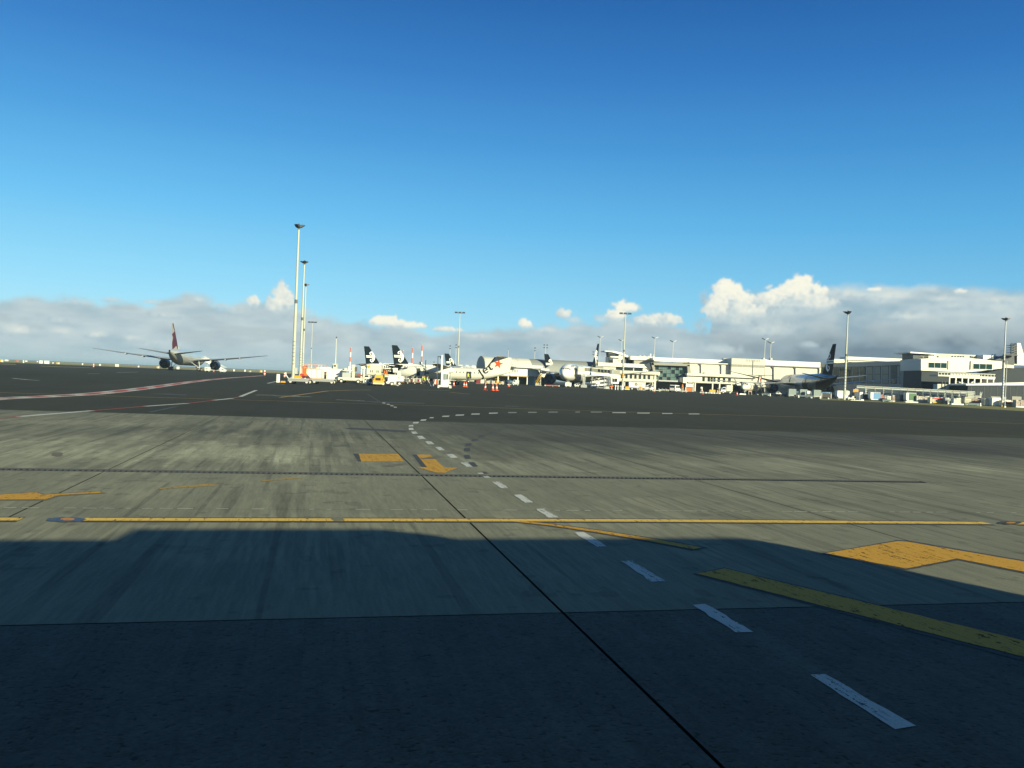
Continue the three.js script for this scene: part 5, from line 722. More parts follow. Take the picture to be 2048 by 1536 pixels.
// airfield signs in the grass on the left
[[2, 'y', 420, 10, 'yellow and white board at the left edge of the grass', 1.5], [13, 'w', 700, 8, 'white board on the skyline at far left', 1.4], [35, 'o', 640, 5, 'orange board on the far grass at left', 1.1], [47, 'p', 430, 2.4, 'narrow white board near the left edge of the grass', 1.6], [52.5, 'w', 780, 5, 'small white board on the skyline, second from left', 1.2], [75, 'w', 800, 3, 'tiny white board on the skyline above the wide pair', 1], [82, 'w', 440, 8, 'left white board of the wide pair in the grass', 1.9], [93.5, 'w', 432, 11, 'right and longer white board of the wide pair in the grass', 1.9], [116, 'y', 460, 7, 'low yellow and white board right of the wide pair', 1.1], [106, 'p', 500, 2, 'tiny white peg between the wide pair and the yellow board', 1.0], [165, 'p', 470, 2.4, 'small white peg in the grass left of the far airliner wing', 1.1], [200, 'w', 460, 3.4, 'small pale board below the far airliner left wing tip', 1.1], [234, 'w', 430, 8, 'white board under the left wing of the far airliner', 1.5], [277, 'p', 470, 3, 'tiny white peg under the left wing of the far airliner', 1], [316, 'y', 420, 5.5, 'yellow and white board left of the far airliner engine', 1.2], [356, 'w', 415, 6, 'white board seen beneath the far airliner tail', 1.5], [468, 'p', 430, 3, 'small white peg right of the far airliner gear', 1.2], [490, 'p', 440, 3, 'small white board beneath the right wing of the far airliner', 1.3], [500, 'y', 430, 5, 'yellow board beneath the right wing tip of the far airliner', 1.3], [522, 'y', 440, 5, 'yellow board just past the right wing tip of the far airliner', 1.2]].forEach(([px, k, D, wpx, l, h]) => {
  const w = wpx * D / F / 2, t = thing('airfield_sign', l, 'airfield sign', at(px, D), 0, 'airfield signs in the grass on the left'); part(t, 'panel', bx(-w * .9, w * .9, .25, h * .8 + .25, -.12, .12), k === 'o' ? C.orange : k === 'y' ? C.yellow : C.white); if (k === 'y') part(t, 'panel', bx(w * .1, w * .98, .27, h * .8 + .23, .121, .14), C.pale); for (const s of [-1, 1]) part(t, 'leg', bx(s * w * .7 - .05, s * w * .7 + .05, 0, .26, -.05, .05), C.dgrey);
});
// by the far airliner
{ const t = thing('passenger_stairs', 'white covered passenger stairs truck at the right side of the far airliner', 'stairs', at(430, 374), -.05); part(t, 'stair_body', prism([[-5.4, 5.6], [-3.6, 5.6], [4.8, .9], [4.8, .4], [3.6, .4], [-5.4, 4.6]], -1, 1, .05), C.white); part(t, 'chassis', bx(-3.4, 4.4, .4, .9, -1, 1), C.grey); for (const s of [-1, 1]) part(t, 'handrail', beam(V(-5.2, 6.4, s * .95), V(4.6, 1.9, s * .95), .12), C.white); part(t, 'support', [beam(V(-3, .9, 0), V(-4, 4.6, 0), .2), beam(V(2, .9, 0), V(-2, 4, 0), .2)], C.lgrey); for (const x of [-2.4, 3.4]) for (const z of [-1, 1]) wheel(t, x, z, .4, .25); }
{ const t = thing('baggage_tug', 'small white tug with domed cab right of the far airliner engine', 'tug', at(445.5, 318)); part(t, 'body', prism([[-1, .3], [1, .3], [1.05, .7], [.7, .95], [.4, 1.25], [-.5, 1.3], [-1.05, .85]], -.6, .6, .05), C.white); part(t, 'window', bx(-.3, .45, .9, 1.18, .6, .63), C.glass); for (const x of [-.6, .6]) for (const z of [-.6, .6]) wheel(t, x, z, .28, .2); }
{ const t = thing('ground_power_unit', 'white ground power unit beside the main wheels of the far airliner', 'power unit', at(415, 335)); part(t, 'body', bev(-1, 1, .4, 1.8, -.6, .6, .06), C.white); part(t, 'panel', bx(-.7, .3, .8, 1.4, .6, .63), C.grey); for (const x of [-.7, .7]) for (const z of [-.5, .5]) wheel(t, x, z, .25, .18); cone(427.5, 330, 'tiny orange cone at the far airliner right engine', 1.0); }
// baggage dollies
function dolly(label, pos, yaw, L, o = {}) {
  const t = thing('baggage_dolly', label, 'dolly', pos, yaw); const w = o.w ?? .8, y = o.y ?? .62;
  part(t, 'deck', bev(-L / 2, L / 2, y, y + .12, -w, w, .02), o.mat ?? C.lgrey); part(t, 'side_rail', [bx(-L / 2, L / 2, y - .28, y - .02, w - .06, w + .01)], o.mat ?? C.grey); part(t, 'side_rail', [bx(-L / 2, L / 2, y - .28, y - .02, -w - .01, -w + .06)], o.mat ?? C.grey);
  for (const x of [-L * .38, L * .4]) for (const z of [-w * .85, w * .85]) wheel(t, x, z, o.r ?? .32, .18); part(t, 'drawbar', [beam(V(-L / 2, .45, 0), V(-L / 2 - .55, o.up ? 1.15 : .3, 0), .09), bx(-L / 2 - .62, -L / 2 - .5, (o.up ? 1.1 : .22), (o.up ? 1.45 : .36), -.12, .12)], o.up ? C.white : C.grey); return t;
}
dolly('grey baggage dolly with raised white drawbar in front of the tallest mast', at(600, 112), -.06, 2.75, { up: true });
dolly('empty flat baggage dolly behind and right of the raised-drawbar one', at(648, 121), -.03, 3.15);
{ const t = thing('tow_cart', 'small yellow cart between the two tallest mast feet', 'cart', at(595, 140)); part(t, 'body', bev(-.5, .5, .35, .9, -.4, .4, .05), C.amber); part(t, 'tray', bx(-.55, .55, .9, .96, -.45, .45), C.yellow); for (const x of [-.3, .3]) for (const z of [-.4, .4]) wheel(t, x, z, .2, .12); }
// orange lift platform
{ const t = thing('lift_platform', 'orange lift platform with open railings right of the tall masts', 'platform', at(628, 152)); const w = 1.9;
  part(t, 'chassis', bev(-w, w, .35, .75, -1, 1, .05), C.maroon); part(t, 'end_panel', prism([[-w, .9], [-w + 1.4, .9], [-w + 1.4, 1.35], [-w + .55, 1.6], [-w + .45, 2.6], [-w, 2.6]], -1, 1, .03), C.orange); part(t, 'deck', bx(-w + .3, w, 1.5, 1.66, -1.05, 1.05), C.orange);
  for (let i = 0; i < 5; i++) for (const z of [-1, 1]) part(t, 'railing_post', bx(-w + .25 + i * .86, -w + .33 + i * .86, 1.66, 2.95, z - .04, z + .04), i % 2 ? C.pale : C.orange); for (const z of [-1, 1]) for (const y of [2.3, 2.92]) part(t, 'railing', beam(V(-w + .2, y, z), V(w - .1, y, z), .07), y > 2.5 ? M(.6, .36, .28, .6) : C.pale); part(t, 'crate', bev(w - .9, w - .1, 1.66, 2.5, -.6, .6, .03), C.orange); part(t, 'control_box', bx(-.35, .35, 1.7, 2.1, .2, .9), M(.08, .03, .03, .7));
  part(t, 'scissor', [beam(V(-1.4, .75, .8), V(1.4, 1.5, .8), .14), beam(V(-1.4, 1.5, .8), V(1.4, .75, .8), .14), beam(V(-1.4, .75, -.8), V(1.4, 1.5, -.8), .14), beam(V(-1.4, 1.5, -.8), V(1.4, .75, -.8), .14)], C.dgrey); part(t, 'lamp', new THREE.CylinderGeometry(.28, .28, .7, 12).rotateZ(Math.PI / 2).translate(-1.9, .95, .9), C.red); for (const x of [-1.3, 1.3]) for (const z of [-1, 1]) wheel(t, x, z, .36, .25); }
// aircraft containers (chamfered boxes)
function uld(label, pos, yaw, w, h, d, o = {}) {
  const t = thing('cargo_container', label, 'container', pos, yaw, o.group), y0 = o.y ?? 0.18, c = o.c ?? .42, L = o.left ? c : 0, R = o.right ? c : 0, x0 = -w / 2, x1 = w / 2;
  const pr = [[x0 + L, y0], [x1 - R, y0], [x1, y0 + R * 1.05], [x1, y0 + h], [x0, y0 + h], [x0, y0 + L * 1.05]].filter((q, i, a) => !i || q[0] !== a[i - 1][0] || q[1] !== a[i - 1][1]);
  part(t, 'body', prism(pr, -d / 2, d / 2, .025), o.mat ?? C.white);
  const fr = o.frame ?? C.lgrey; part(t, 'edge_frame', [bx(x0 - .015, x0 + .05, y0 + L * 1.05, y0 + h, d / 2, d / 2 + .03), bx(x1 - .05, x1 + .015, y0 + R * 1.05, y0 + h, d / 2, d / 2 + .03), bx(x0, x1, y0 + h - .06, y0 + h + .015, d / 2, d / 2 + .03), bx(x0 + L, x1 - R, y0 - .03, y0 + .05, d / 2, d / 2 + .03)], fr);
  if (o.door) part(t, 'curtain', bx(x0 + (o.dx0 ?? .25) * w, x0 + (o.dx1 ?? .95) * w, y0 + .08, y0 + h * .94, d / 2 + .005, d / 2 + .04), o.door); else if (!o.plain) for (const k of [.33, .66]) part(t, 'panel_seam', bx(x0 + w * k - .02, x0 + w * k + .02, y0 + .05, y0 + h - .06, d / 2, d / 2 + .02), fr);
  if (o.print) part(t, 'print', o.print.map(q => bx(x0 + q[0] * w, x0 + q[1] * w, y0 + q[2] * h, y0 + q[3] * h, d / 2 + .004, d / 2 + .012)), o.printMat ?? C.dgrey);
  if (o.base !== false) part(t, 'base_pallet', bx(x0 + L - .06, x1 - R + .06, y0 - .12, y0 - .03, -d / 2 - .05, d / 2 + .05), o.baseMat ?? C.steel); if (o.dolly) { part(t, 'dolly_frame', bx(x0 - .2, x1 + .2, .22, y0 - .13, -d / 2, d / 2 + .1), o.dolly); for (const x of [x0 * .7, x1 * .7]) for (const z of [-d * .4, d * .4]) wheel(t, x, z, .2, .14); } return t;
}
uld('white container with cut lower left corner behind the empty dollies', at(630, 143), -.02, 2.6, 1.5, 1.6, { left: true, y: .62, c: .7, dolly: C.orange, mat: C.white, frame: C.amber });
uld('white container with cut lower right corner beside the cream cabin', at(672, 145), -.02, 2.9, 1.75, 1.6, { right: true, y: .55, c: .5, dolly: C.orange, frame: C.cream });
{ const t = thing('covered_conveyor', 'white hooded conveyor sloping down onto the white containers', 'conveyor', at(655, 150)); part(t, 'hood', prism([[-1.3, 2.55], [.35, 2.6], [2.0, 1.25], [2.0, .7], [1.2, .8], [.1, 1.7], [-1.3, 1.75]], -.8, .8, .05), C.white); part(t, 'end_box', bev(-1.9, -1.25, 1.75, 2.5, -.7, .7, .04), C.pale); part(t, 'frame', [bx(-1.6, 1.9, .5, .68, -.7, .7), beam(V(-1.2, .6, .6), V(-.7, 1.8, .6), .12), beam(V(1.2, .6, .6), V(-.2, 1.9, .6), .12)], C.amber); for (const x of [-1.2, 1.4]) for (const z of [-.7, .7]) wheel(t, x, z, .3, .2); }
{ const t = thing('equipment_cabin', 'narrow cream equipment cabin standing behind the white containers', 'cabin', at(669.7, 172)); part(t, 'body', bev(-.38, .38, .1, 3.3, -.5, .5, .03), C.cream); part(t, 'window', bx(-.22, .22, 2.85, 3.15, .5, .53), C.glass); part(t, 'roof', bx(-.46, .46, 3.3, 3.42, -.6, .6), C.pale); part(t, 'side_post', bx(-.6, -.5, 0, 3.1, -.1, .1), C.dgrey); }
{ const t = thing('cargo_loader', 'long low cream cargo loader with uprights left of the catering truck', 'loader', at(709, 143)); part(t, 'deck', bev(-2.6, 1.3, .45, .95, -1.1, 1.1, .05), C.cream); part(t, 'mast', bev(-.45, -.05, .95, 3.0, -.2, .2, .03), C.pale); part(t, 'beacon_head', bx(-.5, 0, 2.6, 3.1, -.25, .25), C.cream); part(t, 'screen', bx(.05, .3, 2.0, 2.75, -.3, .3), C.dgrey); part(t, 'side_box', bev(-1.9, -.6, .95, 1.75, .2, 1.1, .04), C.lgrey); part(t, 'roller_top', [bx(-1.9, -.2, 2.0, 2.15, -.9, .9), bx(-1.7, -1.2, 2.15, 2.5, -.3, .3)], C.pale); part(t, 'tank', new THREE.CylinderGeometry(.3, .3, .7, 14).translate(-.95, 2.45, .2), C.white); part(t, 'red_sign', bx(.4, 1.3, 1.25, 1.5, .3, .36), C.red); for (const x of [-2, .8]) for (const z of [-1, 1]) wheel(t, x, z, .34, .24); }
{ const t = thing('twin_post_lift', 'tall white twin-post lift with rounded cap left of the catering truck', 'lift', at(725, 147)); for (const x of [-.24, .2]) part(t, 'post', bev(x - .1, x + .1, .1, 2.55, -.12, .12, .02), C.white); part(t, 'cap', bev(-.42, .40, 2.45, 2.95, -.3, .3, .12), C.white); part(t, 'foot', bx(-.5, .6, 0, .16, -.5, .5), C.dgrey); part(t, 'carriage', bx(-.36, .32, .9, 1.05, -.2, .2), C.amber); }
{ const t = thing('catering_truck', 'high-lift catering truck with raised white box beneath the leftmost black tail', 'truck', at(748, 151));
  part(t, 'chassis', bev(-1.6, 1.9, .45, .8, -1.1, 1.1, .05), C.dgrey); part(t, 'raised_box', bev(-1.2, 1.25, 1.55, 3.25, -1.2, 1.2, .05), C.pale); part(t, 'roof', bx(-1.25, 1.3, 3.25, 3.34, -1.25, 1.25), C.white); for (const z of [-.9, .9]) part(t, 'scissor', [beam(V(-1, .85, z), V(1, 1.5, z), .16), beam(V(-1, 1.5, z), V(1, .85, z), .16)], C.lgrey); part(t, 'round_vent', new THREE.CylinderGeometry(.22, .22, .1, 14).rotateX(Math.PI / 2).translate(-.8, 2.95, 1.22), C.amber); for (const x of [-.55, -.25, .55, .8]) part(t, 'side_slot', bx(x, x + .14, 1.95, 2.35, 1.2, 1.225), C.dgrey);
  part(t, 'front_platform', bx(1.25, 2.4, 1.5, 1.66, -1, 1), C.amber); for (const x of [1.3, 1.8, 2.3]) part(t, 'railing_post', bx(x, x + .06, 1.66, 2.5, .9, .97), C.orange); part(t, 'railing', bx(1.3, 2.36, 2.45, 2.52, .9, .97), C.orange); part(t, 'tool_box', bx(1.7, 2.3, 1.7, 2.3, -.5, .5), C.orange); part(t, 'cab', prism([[-1.9, .5], [-.7, .5], [-.7, 1.5], [-1.5, 1.5], [-1.9, 1.1]], -1, 1, .05), C.white); part(t, 'windscreen', bx(-1.5, -.85, 1.1, 1.4, 1, 1.03), C.glass); for (const x of [-1.2, 1.3]) for (const z of [-1, 1]) wheel(t, x, z, .42, .28); }
{ const t = thing('tow_tractor', 'orange tow tractor with black rear panel in front of the catering truck', 'tractor', at(757, 126), .08); part(t, 'body', bev(-.8, .8, .42, 1.05, -1.5, 1.2, .07), C.amber); part(t, 'hood', prism([[-.62, 1.02], [.62, 1.02], [.52, 1.6], [-.45, 1.6]], -.9, .9, .05), C.amber); part(t, 'rear_panel', bev(-.38, .38, .78, 1.16, 1.2, 1.26, .02), C.black); part(t, 'bumper', bev(-.72, .72, .22, .45, 1.0, 1.4, .04), C.pale); for (const s of [-1, 1]) part(t, 'tail_lamp', bx(s * .62 - .07, s * .62 + .07, .85, 1.0, 1.2, 1.25), C.red); part(t, 'roof', bx(-.6, .6, 1.75, 1.82, -.9, .7), C.pale); for (const x of [-.55, .55]) for (const z of [-.85, .65]) part(t, 'roof_post', bx(x - .03, x + .03, 1.5, 1.75, z - .03, z + .03), C.dgrey); for (const x of [-.72, .72]) for (const z of [-.9, .8]) wheel(t, x, z, .36, .26); }
{ const t = thing('water_cart', 'white curled-neck service cart left of the orange tow tractor', 'cart', at(741, 128)); part(t, 'tray', prism([[-.6, .25], [.5, .25], [.5, .42], [-.35, .5], [-.5, .95], [-.62, .95]], -.4, .4, .03), C.white); part(t, 'pump', new THREE.CylinderGeometry(.3, .3, .5, 14).rotateX(Math.PI / 2).translate(.05, .75, 0), C.dgrey); part(t, 'tank', bev(.15, .65, .7, 1.35, -.35, .35, .08), C.pale); for (const x of [-.3, .35]) for (const z of [-.4, .4]) wheel(t, x, z, .2, .14); }
{ const t = thing('baggage_tug', 'white open tug carrying a driver right of the orange tow tractor', 'tug', at(773.5, 129), .04); part(t, 'body', prism([[-1, .32], [1.35, .32], [1.4, .75], [.9, .95], [.2, .95], [.1, .62], [-.35, .62], [-.45, .95], [-1, .95]], -.7, .7, .05), C.white); part(t, 'seat', bev(-.55, -.1, .62, 1.02, -.5, .5, .04), C.black); part(t, 'mudguard', prism([[.05, .95], [.95, .95], [.7, 1.3], [.35, 1.42]], -.08, .08, .02), C.white); for (const x of [-.6, .85]) for (const z of [-.7, .7]) wheel(t, x, z, .34, .24); part(t, 'steering_column', rod(V(.35, .95, 0), V(.15, 1.35, 0), .03), C.black); }
{ const t = thing('box_trailer', 'long white box trailer under the propeller plane nose', 'trailer', at(791.5, 136), 0); part(t, 'body', bev(-1.15, 1.2, .68, 1.55, -1, 1, .04), C.white); part(t, 'chassis', bx(-1.2, 1.25, .5, .66, -.9, .9), M(.2, .11, .05, .8)); part(t, 'cream_panel', bev(.22, .75, 1.55, 2.35, -.5, .5, .03), C.cream); part(t, 'amber_mark', bx(.5, .66, 1.15, 1.45, 1, 1.03), C.amber); for (const x of [-.6, .7]) for (const z of [-.9, .9]) wheel(t, x, z, .34, .24); }
{ const t = thing('work_platform', 'white railed work basket on a post behind the box trailer', 'platform', at(789.5, 150)); part(t, 'basket', bev(-.35, .4, 2.1, 2.9, -.4, .4, .03), C.white); part(t, 'screen', bx(-.05, .3, 2.25, 2.75, .4, .43), C.wall2); part(t, 'post', bx(-.06, .06, .2, 2.1, -.06, .06), C.lgrey); part(t, 'base', bx(-.6, .6, 0, .2, -.6, .6), C.dgrey); }
{ const t = thing('tow_bar', 'white tow bar lying on the asphalt right of the white tug', 'tow bar', at(790.5, 127)); part(t, 'bar', rod(V(-.45, .3, -.2), V(.48, .14, .5), .11, .07, 10), C.white); part(t, 'head', bx(-.55, -.35, .2, .42, -.35, -.05), C.pale); wheel(t, -.2, -.1, .14, .08); }
for (const [px, D, l] of [[823, 172, 'open frame luggage cart with stacked bags below the propeller plane cockpit'], [836, 175, 'tall grey trolley beside the propeller plane nose gear']]) { const t = thing('luggage_cart', l, 'cart', at(px, D)); part(t, 'deck', bx(-1.1, 1.1, .35, .47, -.6, .6), M(.36, .25, .18, .8)); for (let i = 0; i < 5; i++) part(t, 'bag', bev(-1 + i * .42, -.66 + i * .42, .47, .8 + .25 * hsh(i, px | 0, 2), -.45, .4, .06), [C.dgrey, C.wall2, C.maroon, C.pale, C.grey][i]); for (const x of [-1.05, 1.05]) part(t, 'end_frame', [bx(x - .03, x + .03, .4, 1.5, -.55, -.5), bx(x - .03, x + .03, .4, 1.5, .5, .55), bx(x - .03, x + .03, 1.44, 1.5, -.55, .55)], C.lgrey); for (const x of [-.7, .7]) for (const z of [-.5, .5]) wheel(t, x, z, .18, .12); }
// hoist truck with tall mast in front of the propeller plane
{ const t = thing('hoist_truck', 'white hoist truck with tall mast and glazed cab before the propeller plane', 'hoist', at(889, 131), 0); const k = 131 / F;
  part(t, 'cabin', prism([[-.55, .42], [.62, .42], [.62, 1.1], [.55, 1.25], [.55, 2.5], [-.55, 2.5]], -.7, .7, .04), C.white); part(t, 'window', bx(-.18, .22, 1.25, 2.15, .7, .74), M(.22, .27, .27, .15)); part(t, 'window', bx(.30, .5, 1.3, 2.1, .7, .74), C.glass); part(t, 'mast', bev(-.66, -.40, .3, 5.0, -.16, .16, .02), C.white); part(t, 'jib', bx(-1.25, -.66, 4.7, 4.8, -.05, .05), C.black); part(t, 'jib_post', bx(-1.22, -1.12, .4, 4.75, -.05, .05), M(.06, .075, .08, .6)); part(t, 'pulley', bx(-.82, -.66, 4.45, 4.7, -.1, .1), C.black); part(t, 'skid', bev(-.9, .95, .12, .42, -.9, .9, .04), C.white); for (const x of [-.85, .9]) part(t, 'outrigger', bx(x - .12, x + .12, 0, .34, -1.1, 1.1), C.pale); part(t, 'controls', bx(.55, .75, .9, 1.3, -.2, .3), C.lgrey); }
{ const t = thing('step_ladder', 'white folding access steps left of the hoist truck', 'ladder', at(862, 133)); for (const z of [-.35, .35]) { part(t, 'rail', beam(V(-.55, 1.2, z), V(.12, .05, z), .05), C.white); part(t, 'rail', beam(V(.95, 2.3, z), V(.12, .05, z), .06), C.white); part(t, 'rail', beam(V(.9, 2.1, z), V(1.0, .05, z), .05), C.lgrey); } for (let i = 1; i < 8; i++) part(t, 'step', bx(.12 + i * .1, .24 + i * .1, .05 + i * .27, .09 + i * .27, -.35, .35), C.lgrey); wheel(t, -.1, .4, .1, .05); }
{ const t = thing('barrier_board', 'red and white barrier board between the steps and the hoist truck', 'barrier', at(871.5, 150)); for (let i = 0; i < 4; i++) part(t, 'stripe', bx(-.45 + i * .22, -.23 + i * .22, .35, 1.15, -.04, .04), i % 2 ? C.white : C.orange); for (const x of [-.4, .38]) part(t, 'leg', bx(x - .03, x + .03, 0, .4, -.25, .25), C.white); }
// behind the propeller plane tail
{ const t = thing('cargo_box', 'dark red cargo box beneath the propeller plane rear fuselage', 'box', at(956.5, 255)); part(t, 'body', bev(-.65, .6, .25, 1.3, -.7, .7, .04), C.maroon); part(t, 'skid', bx(-.7, .65, 0, .24, -.6, .6), C.dgrey); part(t, 'lid', bx(-.68, .63, 1.3, 1.36, -.72, .72), C.red); }
{ const t = thing('cargo_box', 'cream cargo box right of the dark red cargo box', 'box', at(964.5, 256)); part(t, 'body', bev(-.5, .5, .2, 1.35, -.6, .6, .04), C.cream); part(t, 'skid', bx(-.52, .52, 0, .19, -.55, .55), C.dgrey); part(t, 'lid', bx(-.53, .53, 1.35, 1.41, -.63, .63), C.pale); }
for (const [px, D, w, l] of [[975, 250, 1.6, 'long luggage cart under the starred tail, left one'], [989, 246, 1.7, 'luggage cart under the starred tail with yellow load'], [1003, 248, 1.5, 'cluttered luggage cart right of the starred tail']]) { const t = thing('luggage_cart', l, 'cart', at(px, D)); part(t, 'deck', bx(-w / 2, w / 2, .3, .45, -.6, .6), C.wall2); for (let i = 0; i < 4; i++) part(t, 'bag', bev(-w / 2 + .1 + i * w * .24, -w / 2 + .42 + i * w * .24, .45, .8 + .5 * hsh(i, px | 0, 4), -.4, .4, .06), [C.amber, C.wall2, C.cream, C.dgrey][(i + px) % 4 | 0]); part(t, 'hoop', bx(-w / 2, -w / 2 + .06, .4, 1.4, -.5, .5), C.lgrey); part(t, 'hoop', bx(w / 2 - .06, w / 2, .4, 1.4, -.5, .5), C.lgrey); for (const x of [-w * .3, w * .3]) for (const z of [-.5, .5]) wheel(t, x, z, .18, .12); }
{ const t = thing('baggage_tug', 'yellow baggage tug under the starred tail', 'tug', at(994.5, 262)); part(t, 'body', prism([[-.9, .3], [.9, .3], [.95, .8], [.3, .9], [.1, .6], [-.4, .6], [-.5, 1.0], [-.95, 1.0]], -.6, .6, .05), C.amber); part(t, 'roof', bx(-.7, .6, 1.75, 1.82, -.6, .6), C.yellow); for (const x of [-.65, .5]) part(t, 'roof_post', bx(x, x + .06, .8, 1.75, -.55, .55), C.dgrey); for (const x of [-.55, .6]) for (const z of [-.6, .6]) wheel(t, x, z, .28, .2); }
{ const t = thing('fuel_tank', 'round dark blue tank trailer behind the small far cone', 'tank', at(1018.5, 240)); part(t, 'tank', new THREE.CapsuleGeometry(.68, .5, 8, 18).rotateZ(Math.PI / 2).translate(0, .95, 0), M(.04, .085, .14, .4)); part(t, 'saddle', bx(-.6, .6, .2, .45, -.5, .5), C.dgrey); for (const x of [-.4, .4]) for (const z of [-.5, .5]) wheel(t, x, z, .24, .16); }
{ const t = thing('service_van', 'pale blue-white service van at the pier columns', 'van', at(1031, 242)); part(t, 'body', prism([[-.95, .3], [.95, .3], [.95, 1.6], [-.55, 1.65], [-.95, 1.05]], -.8, .8, .06), M(.52, .58, .58, .4)); part(t, 'window', bx(-.6, -.15, 1.1, 1.5, .8, .83), C.glass); for (const x of [-.55, .6]) for (const z of [-.75, .75]) wheel(t, x, z, .3, .2); }
{ const t = thing('passenger_stairs', 'yellow mobile stairs beside the white airliner left engine', 'stairs', at(1076.5, 268)); for (let i = 0; i < 11; i++) part(t, 'step', bx(-.9 + i * .13, -.66 + i * .13, .5 + i * .25, .56 + i * .25, -.6, .6), C.amber); for (const z of [-.6, .6]) { part(t, 'handrail', beam(V(-.9, 1.3, z), V(.7, 4.1, z), .08), C.yellow); part(t, 'stringer', beam(V(-.9, .4, z), V(.6, 3.1, z), .14), C.amber); part(t, 'leg', beam(V(.7, .2, z), V(.7, 3.2, z), .1), C.pale); part(t, 'brace', beam(V(-.5, .3, z), V(.7, 2, z), .08), C.wall2); } part(t, 'landing', bx(.4, 1.1, 3.1, 3.2, -.6, .6), C.amber); part(t, 'base', bx(-.95, 1, .2, .34, -.65, .65), C.cream); for (const x of [-.7, .8]) for (const z of [-.6, .6]) wheel(t, x, z, .16, .1); }
{ const t = thing('tow_bar', 'long orange tow bar lying before the white airliner left engine', 'tow bar', at(1104, 258)); part(t, 'bar', rod(V(-2.1, .35, 0), V(2.1, .35, 0), .14, .14, 10), C.orange); for (const x of [-2.1, 2.1]) part(t, 'end', bx(x - .15, x + .15, .15, .5, -.25, .25), C.pale); for (const z of [-.3, .3]) wheel(t, .2, z, .22, .12); }
{ const t = thing('ground_power_unit', 'white box power unit in front of the white airliner nose wheel', 'power unit', at(1136, 264)); part(t, 'body', bev(-.95, .95, .35, 1.45, -.7, .7, .05), C.white); part(t, 'panel', bx(-.4, .35, .75, 1.15, .7, .73), C.lgrey); part(t, 'drawbar', beam(V(.95, .3, 0), V(1.6, .15, .2), .08), C.dgrey); for (const x of [-.6, .6]) for (const z of [-.6, .6]) wheel(t, x, z, .24, .16); }
for (const [px, D, l] of [[1153, 282, 'white belt tractor under the white airliner, nearer the nose'], [1162, 284, 'white belt tractor under the white airliner, left of the jet bridge leg']]) { const t = thing('belt_tractor', l, 'tractor', at(px, D)); part(t, 'body', prism([[-.75, .3], [.75, .3], [.75, .75], [.2, .95], [-.1, .6], [-.4, .95], [-.75, .95]], -.6, .6, .05), C.white); part(t, 'belt', beam(V(-.7, 1.0, .3), V(.9, 1.5, .3), .4, .1), C.lgrey); for (const x of [-.45, .5]) for (const z of [-.6, .6]) wheel(t, x, z, .26, .18); }
// jet bridges
{ const S = new Site(1160, 283, 8, 'jet_bridge', 'glazed jet bridge leading from the white airliner to the terminal', 'jet bridge');
  part(S.g, 'floor', S.poly([[1156, 742.5], [1168, 743], [1240, 750], [1241, 754.5], [1168, 748.5], [1156, 748.5]], 1.2, 3), C.white); part(S.g, 'roof', S.poly([[1166, 734], [1234, 740], [1234, 741], [1166, 735.2]], 1.3, 3.2), C.pale);
  for (let i = 0; i < 9; i++) { const a = 1169 + i * 6.5, y = 735.2 + i * .58; const f = part(S.g, 'side_panel', S.poly([[a, y], [a + 6.3, y + .56], [a + 6.3, y + 7.6], [a, y + 7.1]], 1.15, .1), louvre); part(f, 'pane', S.poly([[a + .5, y + .6], [a + 5.8, y + 1.05], [a + 5.8, y + 6.9], [a + .5, y + 6.4]], 1.2, .05), i > 3 ? C.glass : M(.16, .15, .125, .3)); }
  part(S.g, 'cab', S.poly([[1157, 733], [1169, 734], [1169, 743.5], [1157, 743]], 1.4, 3.4), C.pale); S.add('rotunda', M(.26, .29, .32, .5), 1223, 738, 1228, 748, 1.3, 3); S.add('tunnel_end', louvre, 1228, 739.5, 1240, 750, 1.1, 3);
  part(S.g, 'lower_skirt', S.poly([[1222, 754], [1240, 755], [1237, 768], [1222, 767]], 1, 2.4), C.white); for (const a of [1224, 1229.5]) S.add('lower_window', C.glass, a, 757, a + 5, 764, 1.05, .1);
  for (const px of [1166, 1169]) S.add('leg', C.lgrey, px, 748, px + 1.3, 772, .6, .4, true); S.add('leg_frame', C.dgrey, 1166, 752, 1170, 753, .65, .5); S.add('wheel_frame', C.grey, 1162, 769.5, 1174, 771, .8, 1.6, true); }
{ const S = new Site(1383, 292, -4, 'jet_bridge', 'cream jet bridge with dark hood beside the white van', 'jet bridge'); S.add('hood', C.dgrey, 1359, 755, 1366, 764, 1, 3); S.add('cab', band, 1366, 754.5, 1374, 766, 1.2, 3.2); S.add('tunnel', C.cream, 1374, 753.6, 1404, 764.5, 1, 3); for (let i = 0; i < 3; i++) S.add('panel', band, 1375 + i * 9.6, 754.4 + i * .4, 1383.8 + i * 9.6, 763.6 + i * .4, 1.06, .1); S.add('machine_box', C.white, 1372, 767, 1385, 774, .8, 2); for (const px of [1371, 1385.5]) S.add('leg', band, px, 764, px + 1.8, 780, .5, .6, true); S.add('base', C.orange, 1373, 774.5, 1385, 780, .3, 1, true); }
